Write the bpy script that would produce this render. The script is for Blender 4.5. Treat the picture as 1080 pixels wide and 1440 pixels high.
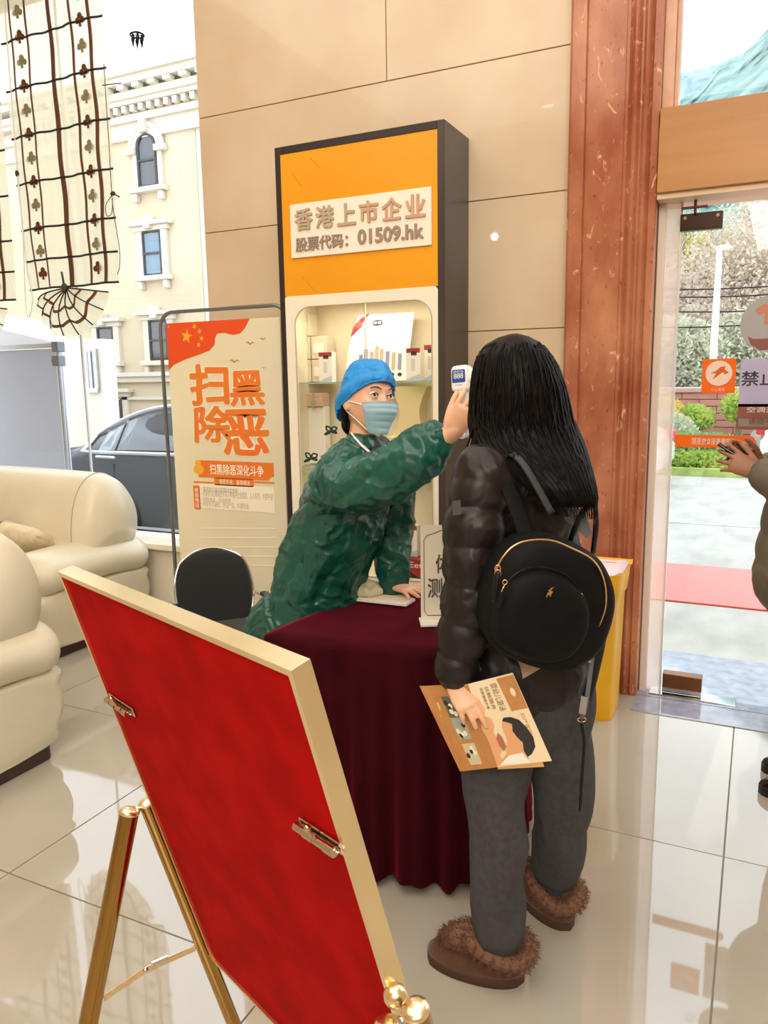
import bpy, bmesh, math, random
import numpy as np
from mathutils import Vector, Matrix, noise
PI = math.pi
rnd = random.Random(7)
for o in list(bpy.data.objects): bpy.data.objects.remove(o)
COL = bpy.context.scene.collection

# ------------------------------------------------------------------ camera
FPX = 1086.0                                   # focal length in pixels of the 1080x1440 frame
CAM = Vector((0, 0, 1.5))
RT = Vector((0.90057542, 0.43442412, -0.01547905))     # camera right
DN = Vector((0.05908173, -0.15760123, -0.98573384))    # camera down
FW = Vector((-0.43066607, 0.88681314, -0.16759832))    # camera forward
cd = bpy.data.cameras.new('camera'); cam = bpy.data.objects.new('camera', cd); COL.objects.link(cam)
cam.matrix_world = Matrix((RT, -DN, -FW)).transposed().to_4x4()
cam.location = CAM
cd.sensor_fit = 'VERTICAL'; cd.sensor_height = 36.0; cd.lens = 36.0 * FPX / 1440
cd.clip_start = 0.05; cd.clip_end = 2000
bpy.context.scene.camera = cam

# ------------------------------------------------------------------ world, sun, room light
sc = bpy.context.scene
wd = bpy.data.worlds.new('World'); sc.world = wd; wd.use_nodes = True
wn = wd.node_tree.nodes; wl = wd.node_tree.links
bg = wn['Background']
tc = wn.new('ShaderNodeTexCoord'); sp = wn.new('ShaderNodeSeparateXYZ'); rp = wn.new('ShaderNodeValToRGB')
wl.new(tc.outputs['Generated'], sp.inputs[0]); wl.new(sp.outputs['Z'], rp.inputs[0]); wl.new(rp.outputs[0], bg.inputs[0])
rp.color_ramp.elements[0].position = 0.0; rp.color_ramp.elements[0].color = (1.0, 1.0, 1.0, 1)
rp.color_ramp.elements[1].position = 0.8; rp.color_ramp.elements[1].color = (0.72, 0.86, 1.0, 1)
bg.inputs[1].default_value = 2.9
sd = bpy.data.lights.new('sun', 'SUN'); sd.energy = 3.6; sd.angle = math.radians(3); sd.color = (1, 0.95, 0.86)
so = bpy.data.objects.new('sun', sd); COL.objects.link(so)
so.rotation_euler = (-Vector((1.0, 0.12, 0.95))).to_track_quat('-Z', 'Y').to_euler()
def area(name, loc, target, sx, sy, power, color):
    l = bpy.data.lights.new(name, 'AREA'); l.shape = 'RECTANGLE'; l.size = sx; l.size_y = sy; l.energy = power; l.color = color
    o = bpy.data.objects.new(name, l); COL.objects.link(o); o.location = loc
    o.rotation_euler = (Vector(target) - Vector(loc)).to_track_quat('-Z', 'Y').to_euler(); return o
area('ceiling_light_panel', (-1.6, 0.6, 4.35), (-1.6, 0.6, 0), 4.5, 4.5, 135, (1.0, 0.92, 0.81))
area('lobby_fill_light', (1.0, -2.6, 3.9), (-1.0, 1.8, 0.9), 3.0, 2.0, 160, (1.0, 0.91, 0.79))  # fill light added out of view, brightens the sides facing the camera
vs = sc.view_settings; vs.view_transform = 'Standard'; vs.look = 'None'; vs.gamma = 1; vs.use_curve_mapping = False; vs.exposure = 0.12

# ------------------------------------------------------------------ measuring helpers
def ray(px, py): return (RT * (px - 540) + DN * (py - 720) + FW * FPX).normalized()
def atY(px, py, Y): r = ray(px, py); return CAM + r * ((Y - CAM.y) / r.y)
def atX(px, py, X): r = ray(px, py); return CAM + r * ((X - CAM.x) / r.x)
def atZ(px, py, z=0): r = ray(px, py); return CAM + r * ((z - CAM.z) / r.z)
def pxm(n, P): return n * (Vector(P) - CAM).dot(FW) / FPX       # how many metres n pixels are at P

# ------------------------------------------------------------------ materials
def C(h):
    h = h.lstrip('#'); v = [int(h[i:i+2], 16) / 255 for i in (0, 2, 4)]
    return tuple(x / 12.92 if x <= 0.04045 else ((x + 0.055) / 1.055) ** 2.4 for x in v) + (1,)
_m = {}
def mat(name, col='#808080', rough=0.5, metal=0.0, spec=0.5, col2=None, scale=5.0, bump=0.0, bscale=40.0, coat=0.0,
        sheen=0.0, emit=None, estr=0.0, trans=0.0, detail=4.0, stretch=None, lo=0.35, hi=0.65, alpha=1.0, bdist=0.01, crumple=0.0):
    if name in _m: return _m[name]
    m = bpy.data.materials.new(name); m.use_nodes = True; _m[name] = m
    N = m.node_tree.nodes; L = m.node_tree.links; p = N['Principled BSDF']
    p.inputs['Base Color'].default_value = C(col); p.inputs['Roughness'].default_value = rough
    p.inputs['Metallic'].default_value = metal; p.inputs['Specular IOR Level'].default_value = spec
    p.inputs['Coat Weight'].default_value = coat; p.inputs['Coat Roughness'].default_value = 0.05
    p.inputs['Sheen Weight'].default_value = sheen; p.inputs['Alpha'].default_value = alpha
    if emit: p.inputs['Emission Color'].default_value = C(emit); p.inputs['Emission Strength'].default_value = estr
    t = N.new('ShaderNodeTexCoord'); src = t.outputs['Object']
    if stretch:
        mp = N.new('ShaderNodeMapping'); mp.inputs['Scale'].default_value = stretch; L.new(src, mp.inputs[0]); src = mp.outputs[0]
    if col2:
        n = N.new('ShaderNodeTexNoise'); n.inputs['Scale'].default_value = scale; n.inputs['Detail'].default_value = detail
        r = N.new('ShaderNodeValToRGB'); r.color_ramp.elements[0].color = C(col); r.color_ramp.elements[1].color = C(col2)
        r.color_ramp.elements[0].position = lo; r.color_ramp.elements[1].position = hi
        L.new(src, n.inputs['Vector']); L.new(n.outputs['Fac'], r.inputs[0]); L.new(r.outputs[0], p.inputs['Base Color'])
    if bump:
        n = N.new('ShaderNodeTexNoise'); n.inputs['Scale'].default_value = bscale; n.inputs['Detail'].default_value = 5
        b = N.new('ShaderNodeBump'); b.inputs['Strength'].default_value = bump; b.inputs['Distance'].default_value = bdist
        L.new(src, n.inputs['Vector']); L.new(n.outputs['Fac'], b.inputs['Height']); L.new(b.outputs[0], p.inputs['Normal'])
    if crumple:                                # facetted creases like thin nonwoven cloth
        nz = N.new('ShaderNodeTexNoise'); nz.inputs['Scale'].default_value = 5; L.new(src, nz.inputs['Vector'])
        ad = N.new('ShaderNodeVectorMath'); ad.operation = 'MULTIPLY_ADD'; L.new(nz.outputs['Color'], ad.inputs[0]); ad.inputs[1].default_value = (.5, .5, .3); L.new(src, ad.inputs[2])
        prev = p.inputs['Normal'].links[0].from_socket if p.inputs['Normal'].links else None
        for sc1, st1 in ((5.5, crumple), (15, crumple * .45)):
            vo = N.new('ShaderNodeTexVoronoi'); vo.feature = 'SMOOTH_F1'; vo.inputs['Smoothness'].default_value = .25; vo.inputs['Scale'].default_value = sc1; L.new(ad.outputs[0], vo.inputs['Vector'])
            b = N.new('ShaderNodeBump'); b.inputs['Strength'].default_value = 1.0; b.inputs['Distance'].default_value = st1
            L.new(vo.outputs['Distance'], b.inputs['Height'])
            if prev: L.new(prev, b.inputs['Normal'])
            prev = b.outputs[0]
        L.new(prev, p.inputs['Normal'])
    if trans:
        tr = N.new('ShaderNodeBsdfTranslucent'); tr.inputs[0].default_value = C(col)
        mx = N.new('ShaderNodeMixShader'); mx.inputs[0].default_value = trans; out = N['Material Output']
        L.new(p.outputs[0], mx.inputs[1]); L.new(tr.outputs[0], mx.inputs[2]); L.new(mx.outputs[0], out.inputs[0])
    return m
def glass(name, tint='#ffffff', ior=1.45, haze=0.0, hazecol='#ffffff'):
    if name in _m: return _m[name]
    m = bpy.data.materials.new(name); m.use_nodes = True; _m[name] = m
    N = m.node_tree.nodes; L = m.node_tree.links; N.remove(N['Principled BSDF'])
    t = N.new('ShaderNodeBsdfTransparent'); t.inputs[0].default_value = C(tint)
    g = N.new('ShaderNodeBsdfGlossy'); g.inputs['Roughness'].default_value = 0.0
    lw = N.new('ShaderNodeLayerWeight'); lw.inputs[0].default_value = 0.5      # Schlick reflection, the same from both sides
    pw = N.new('ShaderNodeMath'); pw.operation = 'POWER'; L.new(lw.outputs['Facing'], pw.inputs[0]); pw.inputs[1].default_value = 5
    f = N.new('ShaderNodeMath'); f.operation = 'MULTIPLY_ADD'; L.new(pw.outputs[0], f.inputs[0]); f.inputs[1].default_value = 0.9; f.inputs[2].default_value = 0.035
    x = N.new('ShaderNodeMixShader'); L.new(f.outputs[0], x.inputs[0]); L.new(t.outputs[0], x.inputs[1]); L.new(g.outputs[0], x.inputs[2])
    o = x.outputs[0]
    if haze:
        d = N.new('ShaderNodeBsdfTranslucent'); d.inputs[0].default_value = C(hazecol)
        d2 = N.new('ShaderNodeBsdfDiffuse'); d2.inputs[0].default_value = C(hazecol)
        dm = N.new('ShaderNodeMixShader'); dm.inputs[0].default_value = 0.5; L.new(d.outputs[0], dm.inputs[1]); L.new(d2.outputs[0], dm.inputs[2])
        y = N.new('ShaderNodeMixShader'); y.inputs[0].default_value = haze; L.new(o, y.inputs[1]); L.new(dm.outputs[0], y.inputs[2]); o = y.outputs[0]
    L.new(o, N['Material Output'].inputs[0]); return m

# ------------------------------------------------------------------ mesh helpers
def B(): return bmesh.new()
def box(bm, c, s, R=None, bev=0.0, seg=2):
    r = bmesh.ops.create_cube(bm, size=1.0); vs_ = r['verts']
    M = Matrix.Translation(Vector(c)) @ (R.to_4x4() if R is not None else Matrix.Identity(4)) @ Matrix.Diagonal((*s, 1))
    bmesh.ops.transform(bm, matrix=M, verts=vs_)
    if bev:
        es = list({e for v in vs_ for e in v.link_edges})
        bmesh.ops.bevel(bm, geom=es, offset=bev, segments=seg, affect='EDGES', profile=0.5, clamp_overlap=True)
    return bm
def box2(bm, a, b, bev=0.0, seg=2):
    a = Vector(a); b = Vector(b); return box(bm, (a + b) / 2, [abs(x) for x in (b - a)], None, bev, seg)
def perp(d, ref=None):
    d = d.normalized(); ref = Vector(ref) if ref is not None else Vector((0, 0, 1))
    if abs(d.dot(ref.normalized())) > 0.97: ref = Vector((0, 1, 0)) if abs(d.y) < 0.9 else Vector((1, 0, 0))
    a = (ref - d * ref.dot(d)).normalized(); return a, d.cross(a)
def tube(bm, pts, rad, seg=12, ref=None, caps=True, closed=False, dome=False):
    """tube through pts; rad is a number, a list of numbers or of (along ref, across) pairs"""
    pts = [Vector(p) for p in pts]; n = len(pts)
    if not isinstance(rad, (list, tuple)): rad = [rad] * n
    rad = [(r, r) if not isinstance(r, (list, tuple)) else r for r in rad]
    if dome and not closed:
        d0 = (pts[0] - pts[1]).normalized(); d1 = (pts[-1] - pts[-2]).normalized()
        r0, r1 = rad[0], rad[-1]; m0, m1 = min(r0), min(r1)
        pre = [(pts[0] + d0 * m0 * s, (r0[0] * k, r0[1] * k)) for s, k in ((0.97, 0.25), (0.75, 0.66), (0.4, 0.92))]
        post = [(pts[-1] + d1 * m1 * s, (r1[0] * k, r1[1] * k)) for s, k in ((0.4, 0.92), (0.75, 0.66), (0.97, 0.25))]
        pts = [p for p, _ in pre] + pts + [p for p, _ in post]; rad = [r for _, r in pre] + rad + [r for _, r in post]; n = len(pts)
    rings = []; a = None
    for i, p in enumerate(pts):
        if closed: d = pts[(i + 1) % n] - pts[i - 1]
        else: d = pts[min(i + 1, n - 1)] - pts[max(i - 1, 0)]
        if ref is not None or a is None: a, b = perp(d, ref)
        else:
            dd = d.normalized(); a = (a - dd * a.dot(dd)).normalized(); b = dd.cross(a)
        ring = []
        for k in range(seg):
            t = 2 * PI * k / seg
            ring.append(bm.verts.new(p + a * (rad[i][0] * math.cos(t)) + b * (rad[i][1] * math.sin(t))))
        rings.append(ring)
    m = n if closed else n - 1
    for i in range(m):
        A, D = rings[i], rings[(i + 1) % n]
        for k in range(seg): bm.faces.new((A[k], A[(k + 1) % seg], D[(k + 1) % seg], D[k]))
    if caps and not closed:
        bm.faces.new(rings[0][::-1]); bm.faces.new(rings[-1])
    return bm
def cyl(bm, p0, p1, r0, r1=None, seg=16): return tube(bm, [p0, p1], [r0, r0 if r1 is None else r1], seg)
def ball(bm, c, r, R=None, seg=16, rings=10):
    s = (r, r, r) if not isinstance(r, (list, tuple)) else r
    q = bmesh.ops.create_uvsphere(bm, u_segments=seg, v_segments=rings, radius=1.0)
    bmesh.ops.transform(bm, matrix=Matrix.Translation(Vector(c)) @ (R.to_4x4() if R is not None else Matrix.Identity(4)) @ Matrix.Diagonal((*s, 1)), verts=q['verts'])
    return bm
def grid(bm, fn, nu, nv, close_u=False):
    """surface from fn(u, v), u and v in 0..1"""
    V = [[bm.verts.new(fn(i / nu, j / nv)) for i in range(nu if close_u else nu + 1)] for j in range(nv + 1)]
    for j in range(nv):
        for i in range(nu):
            i2 = (i + 1) % nu if close_u else i + 1
            bm.faces.new((V[j][i], V[j][i2], V[j + 1][i2], V[j + 1][i]))
    return V
def prism(bm, pts, d):
    """polygon (3D points, any outline) pushed along vector d"""
    pts = [Vector(p) for p in pts]; d = Vector(d)
    a = [bm.verts.new(p) for p in pts]; b = [bm.verts.new(p + d) for p in pts]; n = len(pts)
    bm.faces.new(a[::-1]); bm.faces.new(b)
    for i in range(n): bm.faces.new((a[i], a[(i + 1) % n], b[(i + 1) % n], b[i]))
    return bm
def smoothpath(pts, sub=6, closed=False):
    P = [Vector(p) for p in pts]; n = len(P); out = []
    for i in range(n if closed else n - 1):
        p0, p1, p2, p3 = (P[(i - 1) % n] if closed or i > 0 else P[0] * 2 - P[1]), P[i], P[(i + 1) % n], (P[(i + 2) % n] if closed or i < n - 2 else P[-1] * 2 - P[-2])
        for k in range(sub):
            t = k / sub
            out.append(0.5 * ((2 * p1) + (p2 - p0) * t + (2 * p0 - 5 * p1 + 4 * p2 - p3) * t * t + (3 * p1 - p0 - 3 * p2 + p3) * t ** 3))
    if not closed: out.append(P[-1])
    return out
def slab(bm, outline, mapf, th, off=0.0):
    """flat print or sheet: a polygon in (u, v) put on a surface mapf(u, v) -> (point, normal)"""
    a, b = [], []
    for u, v in outline:
        p, n = mapf(u, v); a.append(bm.verts.new(p + n * off)); b.append(bm.verts.new(p + n * (off + th)))
    n = len(a)
    try:
        bm.faces.new(b); bm.faces.new(a[::-1])
    except ValueError: pass
    for i in range(n): bm.faces.new((a[i], a[(i + 1) % n], b[(i + 1) % n], b[i]))
    return bm

WM = {}                                       # world matrix of each Empty
def tag(o, label=None, cat=None, group=None, kind=None):
    if label: o['label'] = label
    if cat: o['category'] = cat
    if group: o['group'] = group
    if kind: o['kind'] = kind
    return o
def thing(name, label, cat, loc=(0, 0, 0), rotz=0.0, group=None):
    o = bpy.data.objects.new(name, None); COL.objects.link(o); o.empty_display_size = 0.1
    o.location = loc; o.rotation_euler = (0, 0, rotz); tag(o, label, cat, group)
    WM[o.name] = Matrix.Translation(Vector(loc)) @ Matrix.Rotation(rotz, 4, 'Z'); return o
def obj(name, bm, m, parent=None, smooth=None, world=True, mod=None, label=None, origin=None, kind=None):
    """links a bmesh as ONE object; verts are in world coordinates (world=True) or in the thing's own"""
    bmesh.ops.recalc_face_normals(bm, faces=bm.faces[:])
    M = Matrix.Identity(4)
    if parent is not None and world: M = WM.get(parent.name, Matrix.Identity(4)).inverted()
    if parent is None and origin is not None: M = Matrix.Translation(-Vector(origin))
    bm.transform(M)
    me = bpy.data.meshes.new(name); bm.to_mesh(me); bm.free()
    if smooth == 'all': me.polygons.foreach_set('use_smooth', [True] * len(me.polygons))
    elif smooth:
        me.polygons.foreach_set('use_smooth', [True] * len(me.polygons)); me.set_sharp_from_angle(angle=math.radians(smooth if smooth is not True else 40))
    for x in (m if isinstance(m, (list, tuple)) else [m]): me.materials.append(x)
    o = bpy.data.objects.new(name, me); COL.objects.link(o)
    if parent is not None:
        o.parent = parent
        WM[o.name] = WM.get(parent.name, Matrix.Identity(4))
    elif origin is not None:
        o.location = origin; WM[o.name] = Matrix.Translation(Vector(origin))
    if label: o['label'] = label
    if kind: o['kind'] = kind
    return o
def struct(name, bm, m, smooth=None):
    return tag(obj(name, bm, m, None, smooth), kind='structure')
def remesh(bm, voxel, smooth=2):
    """melts overlapping closed pieces into one continuous skin"""
    me = bpy.data.meshes.new('t'); bmesh.ops.recalc_face_normals(bm, faces=bm.faces[:]); bm.to_mesh(me); bm.free()
    o = bpy.data.objects.new('t', me); COL.objects.link(o)
    r = o.modifiers.new('r', 'REMESH'); r.mode = 'VOXEL'; r.voxel_size = voxel
    if smooth:
        s = o.modifiers.new('s', 'SMOOTH'); s.iterations = smooth; s.factor = 0.5
    dg = bpy.context.evaluated_depsgraph_get(); e = o.evaluated_get(dg); m2 = bpy.data.meshes.new_from_object(e)
    out = bmesh.new(); out.from_mesh(m2)
    bpy.data.objects.remove(o); bpy.data.meshes.remove(me); bpy.data.meshes.remove(m2); return out
def puff(bm, fn):
    """moves every vertex along its normal by fn(position, normal)"""
    bm.normal_update()
    for v, d in [(v, fn(v.co, v.normal)) for v in bm.verts]: v.co = v.co + v.normal * d
    return bm
def fbm(p, s, o=3):
    return noise.fractal(Vector(p) * s, 0.8, 2.0, o)
def ridge(p, s):
    return 1 - 2 * abs(noise.noise(Vector(p) * s))
_dg = None
def text(s, mapf, u0, v0, u1, v1, m, parent=None, name='lettering', th=0.001, off=0.0, mirror=False, bold=0.0, mapped=True, world=True, jit=0.0, kind=None, fat=0.0):
    """lettering fitted into the (u, v) rectangle of a surface mapf(u, v) -> (point, normal)"""
    cu = bpy.data.curves.new('t', 'FONT'); cu.body = s; cu.size = 1; cu.extrude = 0.01; cu.offset = bold; cu.resolution_u = 3
    o = bpy.data.objects.new('t', cu); COL.objects.link(o)
    dg = bpy.context.evaluated_depsgraph_get(); me = bpy.data.meshes.new_from_object(o.evaluated_get(dg))
    bm = bmesh.new(); bm.from_mesh(me); bpy.data.objects.remove(o); bpy.data.curves.remove(cu); bpy.data.meshes.remove(me)
    if fat:                                   # heavier strokes: the outline set a few times around itself
        me2 = bpy.data.meshes.new('f'); bm.to_mesh(me2)
        for k in range(8):
            q = bmesh.new(); q.from_mesh(me2); bmesh.ops.translate(q, vec=(fat * math.cos(k * PI / 4), fat * math.sin(k * PI / 4), 0.0004 * k), verts=q.verts[:])
            m3 = bpy.data.meshes.new('g'); q.to_mesh(m3); q.free(); bm.from_mesh(m3); bpy.data.meshes.remove(m3)
        bpy.data.meshes.remove(me2)
    xs = [v.co.x for v in bm.verts]; ys = [v.co.y for v in bm.verts]
    if not xs: bm.free(); return None
    x0, x1, y0, y1 = min(xs), max(xs), min(ys), max(ys)
    for v in bm.verts:
        a = (v.co.x - x0) / max(x1 - x0, 1e-6); b = (v.co.y - y0) / max(y1 - y0, 1e-6)
        if jit:
            a += jit * noise.noise(Vector((v.co.x * 3, v.co.y * 3, 1))); b += jit * noise.noise(Vector((v.co.x * 3, v.co.y * 3, 7)))
        if mirror: a = 1 - a
        p, n = mapf(u0 + (u1 - u0) * a, v0 + (v1 - v0) * b)
        v.co = p + n * (off + (th + max(0.0, v.co.z - 0.01) * 0.12 if v.co.z > 0 else 0))
    return obj(name, bm, m, parent, world=world, kind=kind)
def plane_map(O, U, V):
    """(u, v) in 0..1 over a flat rectangle with corner O and sides U, V; normal = U x V"""
    O = Vector(O); U = Vector(U); V = Vector(V); n = U.cross(V).normalized()
    return lambda u, v: (O + U * u + V * v, n)
def rrect(u0, v0, u1, v1, ru, rv, k=5):
    out = []
    for cx, cy, a0 in ((u1 - ru, v1 - rv, 0), (u0 + ru, v1 - rv, 90), (u0 + ru, v0 + rv, 180), (u1 - ru, v0 + rv, 270)):
        for i in range(k + 1):
            t = math.radians(a0 + 90 * i / k); out.append((cx + ru * math.cos(t), cy + rv * math.sin(t)))
    return out
def rect(u0, v0, u1, v1): return [(u0, v0), (u1, v0), (u1, v1), (u0, v1)]
def copy_tree(o, parent=None):
    c = o.copy(); COL.objects.link(c); c.parent = parent
    for ch in list(o.children): copy_tree(ch, c)
    return c
# ================================================================== the room
WY = 3.72                                      # face of the stone wall
M_wall = mat('wall stone', '#d9c4a8', 0.22, col2='#cfb799', scale=2.2, bump=0.02, bscale=6, spec=0.5, coat=0.4)
M_wall.node_tree.nodes['Principled BSDF'].inputs['Coat Roughness'].default_value = 0.02
M_joint = mat('wall joint', '#a98b68', 0.8)
M_plain = mat('plain plaster', '#dcc7a6', 0.8)
M_tile = mat('polished floor tile', '#b5aea2', 0.035, col2='#aca496', scale=1.3, spec=0.5)
M_tile.node_tree.nodes['Principled BSDF'].inputs['IOR'].default_value = 1.85
M_grout = mat('floor joint', '#9a9184', 0.8)

# floor: square polished tiles with thin recessed joints
bm = B(); box2(bm, (-6.2, -4.2, -0.12), (4.2, 3.86, -0.006)); floor = struct('floor', bm, M_grout)
tme = None; S = 1.005; g = 0.0022
for i in range(-7, 5):
    for j in range(-6, 4):
        x0, y0 = -0.02 + i * S, 2.46 + (j - 1) * S
        if y0 > 3.6 or y0 < -4.2 or x0 > 3.9: continue
        y1 = min(y0 + S, 3.86)
        if abs(y1 - y0) < 0.9 or tme is None:
            b = B(); box2(b, (g, g, -0.006), (S - g, y1 - y0 - g, 0.0), 0.001, 1)
            o = obj('tile', b, M_tile, floor); o.location = (x0, y0, 0)
            if y1 - y0 > 0.9: tme = o.data
        else:
            o = bpy.data.objects.new('tile', tme); COL.objects.link(o); o.parent = floor; o.location = (x0, y0, 0)

# far wall: core plus stone slabs with recessed joints
bm = B(); box2(bm, (-2.92, WY + 0.012, 0), (-0.62, WY + 0.26, 4.6)); wallb = struct('wall_back', bm, M_joint)
zs = [0.0] + [round(0.5 + 0.612 * k, 3) for k in range(0, 7)] + [4.6]
zg = 2.345
rows = [zg + 0.612 * k for k in range(-4, 4)]
rows = [0.0] + [r for r in rows if 0.15 < r < 4.5] + [4.6]
for k in range(len(rows) - 1):
    cuts = [-2.92, -1.755, -0.62] if k % 2 == 1 else [-2.92, -1.755, -0.62]
    if rows[k] > 2.8 or rows[k] < 2.2: pass
    else: cuts = [-2.92, -0.62]
    if rows[k] < 2.2: cuts = [-2.92, -1.755, -0.62]
    for a, c in zip(cuts[:-1], cuts[1:]):
        b = B(); box2(b, (a + 0.0022, WY, rows[k] + 0.0022), (c - 0.0022, WY + 0.014, rows[k + 1] - 0.0022), 0.0015, 1)
        obj('stone_panel', b, M_wall, wallb)
# the end of the wall at the window
bm = B(); box2(bm, (-2.935, WY + 0.03, 0), (-2.921, WY + 0.26, 4.6)); struct('trim_1', bm, mat('pale window reveal', '#efe6da', 0.5))
# closing walls and ceiling outside the frame
bm = B(); box2(bm, (-6.4, -4.4, 0), (-6.2, 4.0, 4.6)); struct('wall_left', bm, M_plain)
bm = B(); box2(bm, (4.2, -4.4, 0), (4.4, 4.0, 4.6)); struct('wall_right', bm, M_plain)
bm = B(); box2(bm, (-6.4, -4.4, 0), (4.4, -4.2, 4.6)); struct('wall_front', bm, M_plain)
bm = B(); box2(bm, (-6.4, -4.4, 4.6), (4.4, 4.2, 4.8)); ceil = struct('ceiling', bm, mat('ceiling paint', '#f2eadc', 0.9))
M_lampon = mat('lit downlight lens', '#fff2dc', 0.5, emit='#fff0d8', estr=14.0)
M_white = mat('white enamel', '#f2f0ea', 0.35)
for x, y in ((-5.43, -2.0), (-3.9, -2.0), (-2.4, -2.0), (2.6, -1.0), (2.6, 1.2)):
    t = thing('downlight', 'small round ceiling downlight above the lobby ' + {-5.43: 'farthest left', -3.9: 'over the sofas', -2.4: 'over the easel side', 2.6: ('near the door side, front' if y < 0 else 'near the door side, back')}[x], 'light', (x, y, 4.6), group='ceiling downlights')
    b = B(); tube(b, [(x + 0.07 * math.cos(a), y + 0.07 * math.sin(a), 4.592) for a in [2 * PI * k / 20 for k in range(20)]], 0.009, 8, closed=True)
    obj('rim', b, M_white, t, 'all')
    b = B(); cyl(b, (x, y, 4.589), (x, y, 4.598), 0.062, seg=20); obj('lens', b, M_lampon, t)

sx, sy, sz = -3.71, -4.1, 3.59
t = thing('wall_spotlight', 'small bright spotlight on the wall opposite the cabinet, mirrored in the stone', 'light', (sx, -4.2, sz))
b = B(); cyl(b, (sx, -4.2, sz), (sx, -4.12, sz), 0.06, seg=20); obj('housing', b, M_white, t, 40)
b = B(); cyl(b, (sx, -4.12, sz), (sx, -4.112, sz), 0.05, seg=20); obj('lens', b, mat('bright spot lens', '#fff6e6', 0.5, emit='#fff4e0', estr=90.0), t)
# window on the left: one big pane, a slim mullion, a sill
M_pane = glass('window glass')
M_steel = mat('brushed steel', '#b9bcc0', 0.28, 1.0)
bm = B(); box2(bm, (-6.2, WY + 0.03, 0.0), (-2.935, WY + 0.26, 0.46)); struct('trim_2', bm, mat('sill stone', '#f0e6d2', 0.3))
bm = B(); box2(bm, (-6.2, WY - 0.03, 0.46), (-2.935, WY + 0.28, 0.50), 0.006); struct('trim_3', bm, mat('sill stone', '#f0e6d2', 0.3))
bm = B(); box2(bm, (-6.2, WY + 0.03, 3.95), (-2.935, WY + 0.26, 4.6)); struct('trim_4', bm, M_plain)
xm = atY(122, 575, WY + 0.14).x
w1 = None
bm = B(); box2(bm, (xm + 0.006, WY + 0.135, 0.5), (-2.935, WY + 0.145, 3.95)); w1 = struct('window_1', bm, M_pane)
bm = B(); box2(bm, (-6.2, WY + 0.135, 0.5), (xm - 0.006, WY + 0.145, 3.95)); w2 = struct('window_2', bm, M_pane)
bm = B(); box2(bm, (xm - 0.006, WY + 0.133, 0.5), (xm + 0.006, WY + 0.147, 3.95), 0.001); obj('mullion', bm, mat('clear joint seal', '#b8bcc2', 0.4), w1)

# ------------------------------------------------------------------ marble pillar with mouldings
def marble(name):
    m = bpy.data.materials.new(name); m.use_nodes = True; N = m.node_tree.nodes; L = m.node_tree.links; p = N['Principled BSDF']
    t = N.new('ShaderNodeTexCoord'); mp = N.new('ShaderNodeMapping'); mp.inputs['Scale'].default_value = (1.6, 1.6, 0.8); L.new(t.outputs['Object'], mp.inputs[0])
    n1 = N.new('ShaderNodeTexNoise'); n1.inputs['Scale'].default_value = 3.2; n1.inputs['Detail'].default_value = 8; L.new(mp.outputs[0], n1.inputs['Vector'])
    r1 = N.new('ShaderNodeValToRGB'); r1.color_ramp.elements[0].color = C('#9a5238'); r1.color_ramp.elements[1].color = C('#c98a68')
    r1.color_ramp.elements[0].position = 0.3; r1.color_ramp.elements[1].position = 0.7; L.new(n1.outputs['Fac'], r1.inputs[0])
    n2 = N.new('ShaderNodeTexNoise'); n2.inputs['Scale'].default_value = 14; n2.inputs['Detail'].default_value = 6; n2.inputs['Distortion'].default_value = 1.6; L.new(mp.outputs[0], n2.inputs['Vector'])
    r2 = N.new('ShaderNodeValToRGB'); r2.color_ramp.elements[0].position = 0.63; r2.color_ramp.elements[1].position = 0.74; L.new(n2.outputs['Fac'], r2.inputs[0])
    n3 = N.new('ShaderNodeTexNoise'); n3.inputs['Scale'].default_value = 45; n3.inputs['Detail'].default_value = 2; L.new(mp.outputs[0], n3.inputs['Vector'])
    r3 = N.new('ShaderNodeValToRGB'); r3.color_ramp.elements[0].position = 0.2; r3.color_ramp.elements[0].color = (1, 1, 1, 1); r3.color_ramp.elements[1].position = 0.36; r3.color_ramp.elements[1].color = (0, 0, 0, 1); L.new(n3.outputs['Fac'], r3.inputs[0])
    mx = N.new('ShaderNodeMix'); mx.data_type = 'RGBA'; L.new(r2.outputs[0], mx.inputs['Factor']); L.new(r1.outputs[0], mx.inputs['A']); mx.inputs['B'].default_value = C('#e2b394')
    mx2 = N.new('ShaderNodeMix'); mx2.data_type = 'RGBA'; L.new(r3.outputs[0], mx2.inputs['Factor']); L.new(mx.outputs['Result'], mx2.inputs['A']); mx2.inputs['B'].default_value = C('#8a4630')
    L.new(mx2.outputs['Result'], p.inputs['Base Color']); p.inputs['Roughness'].default_value = 0.16; return m
M_marb = marble('red brown marble')
PX0, PX1, PY = -0.835, -0.452, 3.64
prof = [(PX0, WY + 0.05), (PX0, PY + 0.012), (PX0 + 0.012, PY), (PX0 + 0.07, PY), (PX0 + 0.075, PY + 0.016), (PX0 + 0.235, PY + 0.016), (PX0 + 0.24, PY + 0.004)]
def bead(x0, x1, y, h, k=6): return [(x0 + (x1 - x0) * i / k, y - h * math.sin(PI * i / k)) for i in range(k + 1)]
prof += [(PX0 + 0.252, PY + 0.004)] + bead(PX0 + 0.262, PX0 + 0.30, PY + 0.016, 0.018) + bead(PX0 + 0.308, PX0 + 0.345, PY + 0.016, 0.018)
prof += [(PX0 + 0.352, PY + 0.004), (PX1 - 0.004, PY + 0.004), (PX1, PY + 0.01), (PX1, 3.86), (PX0, 3.86)]
bm = B(); prism(bm, [(x, y, 0) for x, y in prof[::-1]], (0, 0, 4.6)); struct('trim_5', bm, M_marb, 25)

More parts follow.
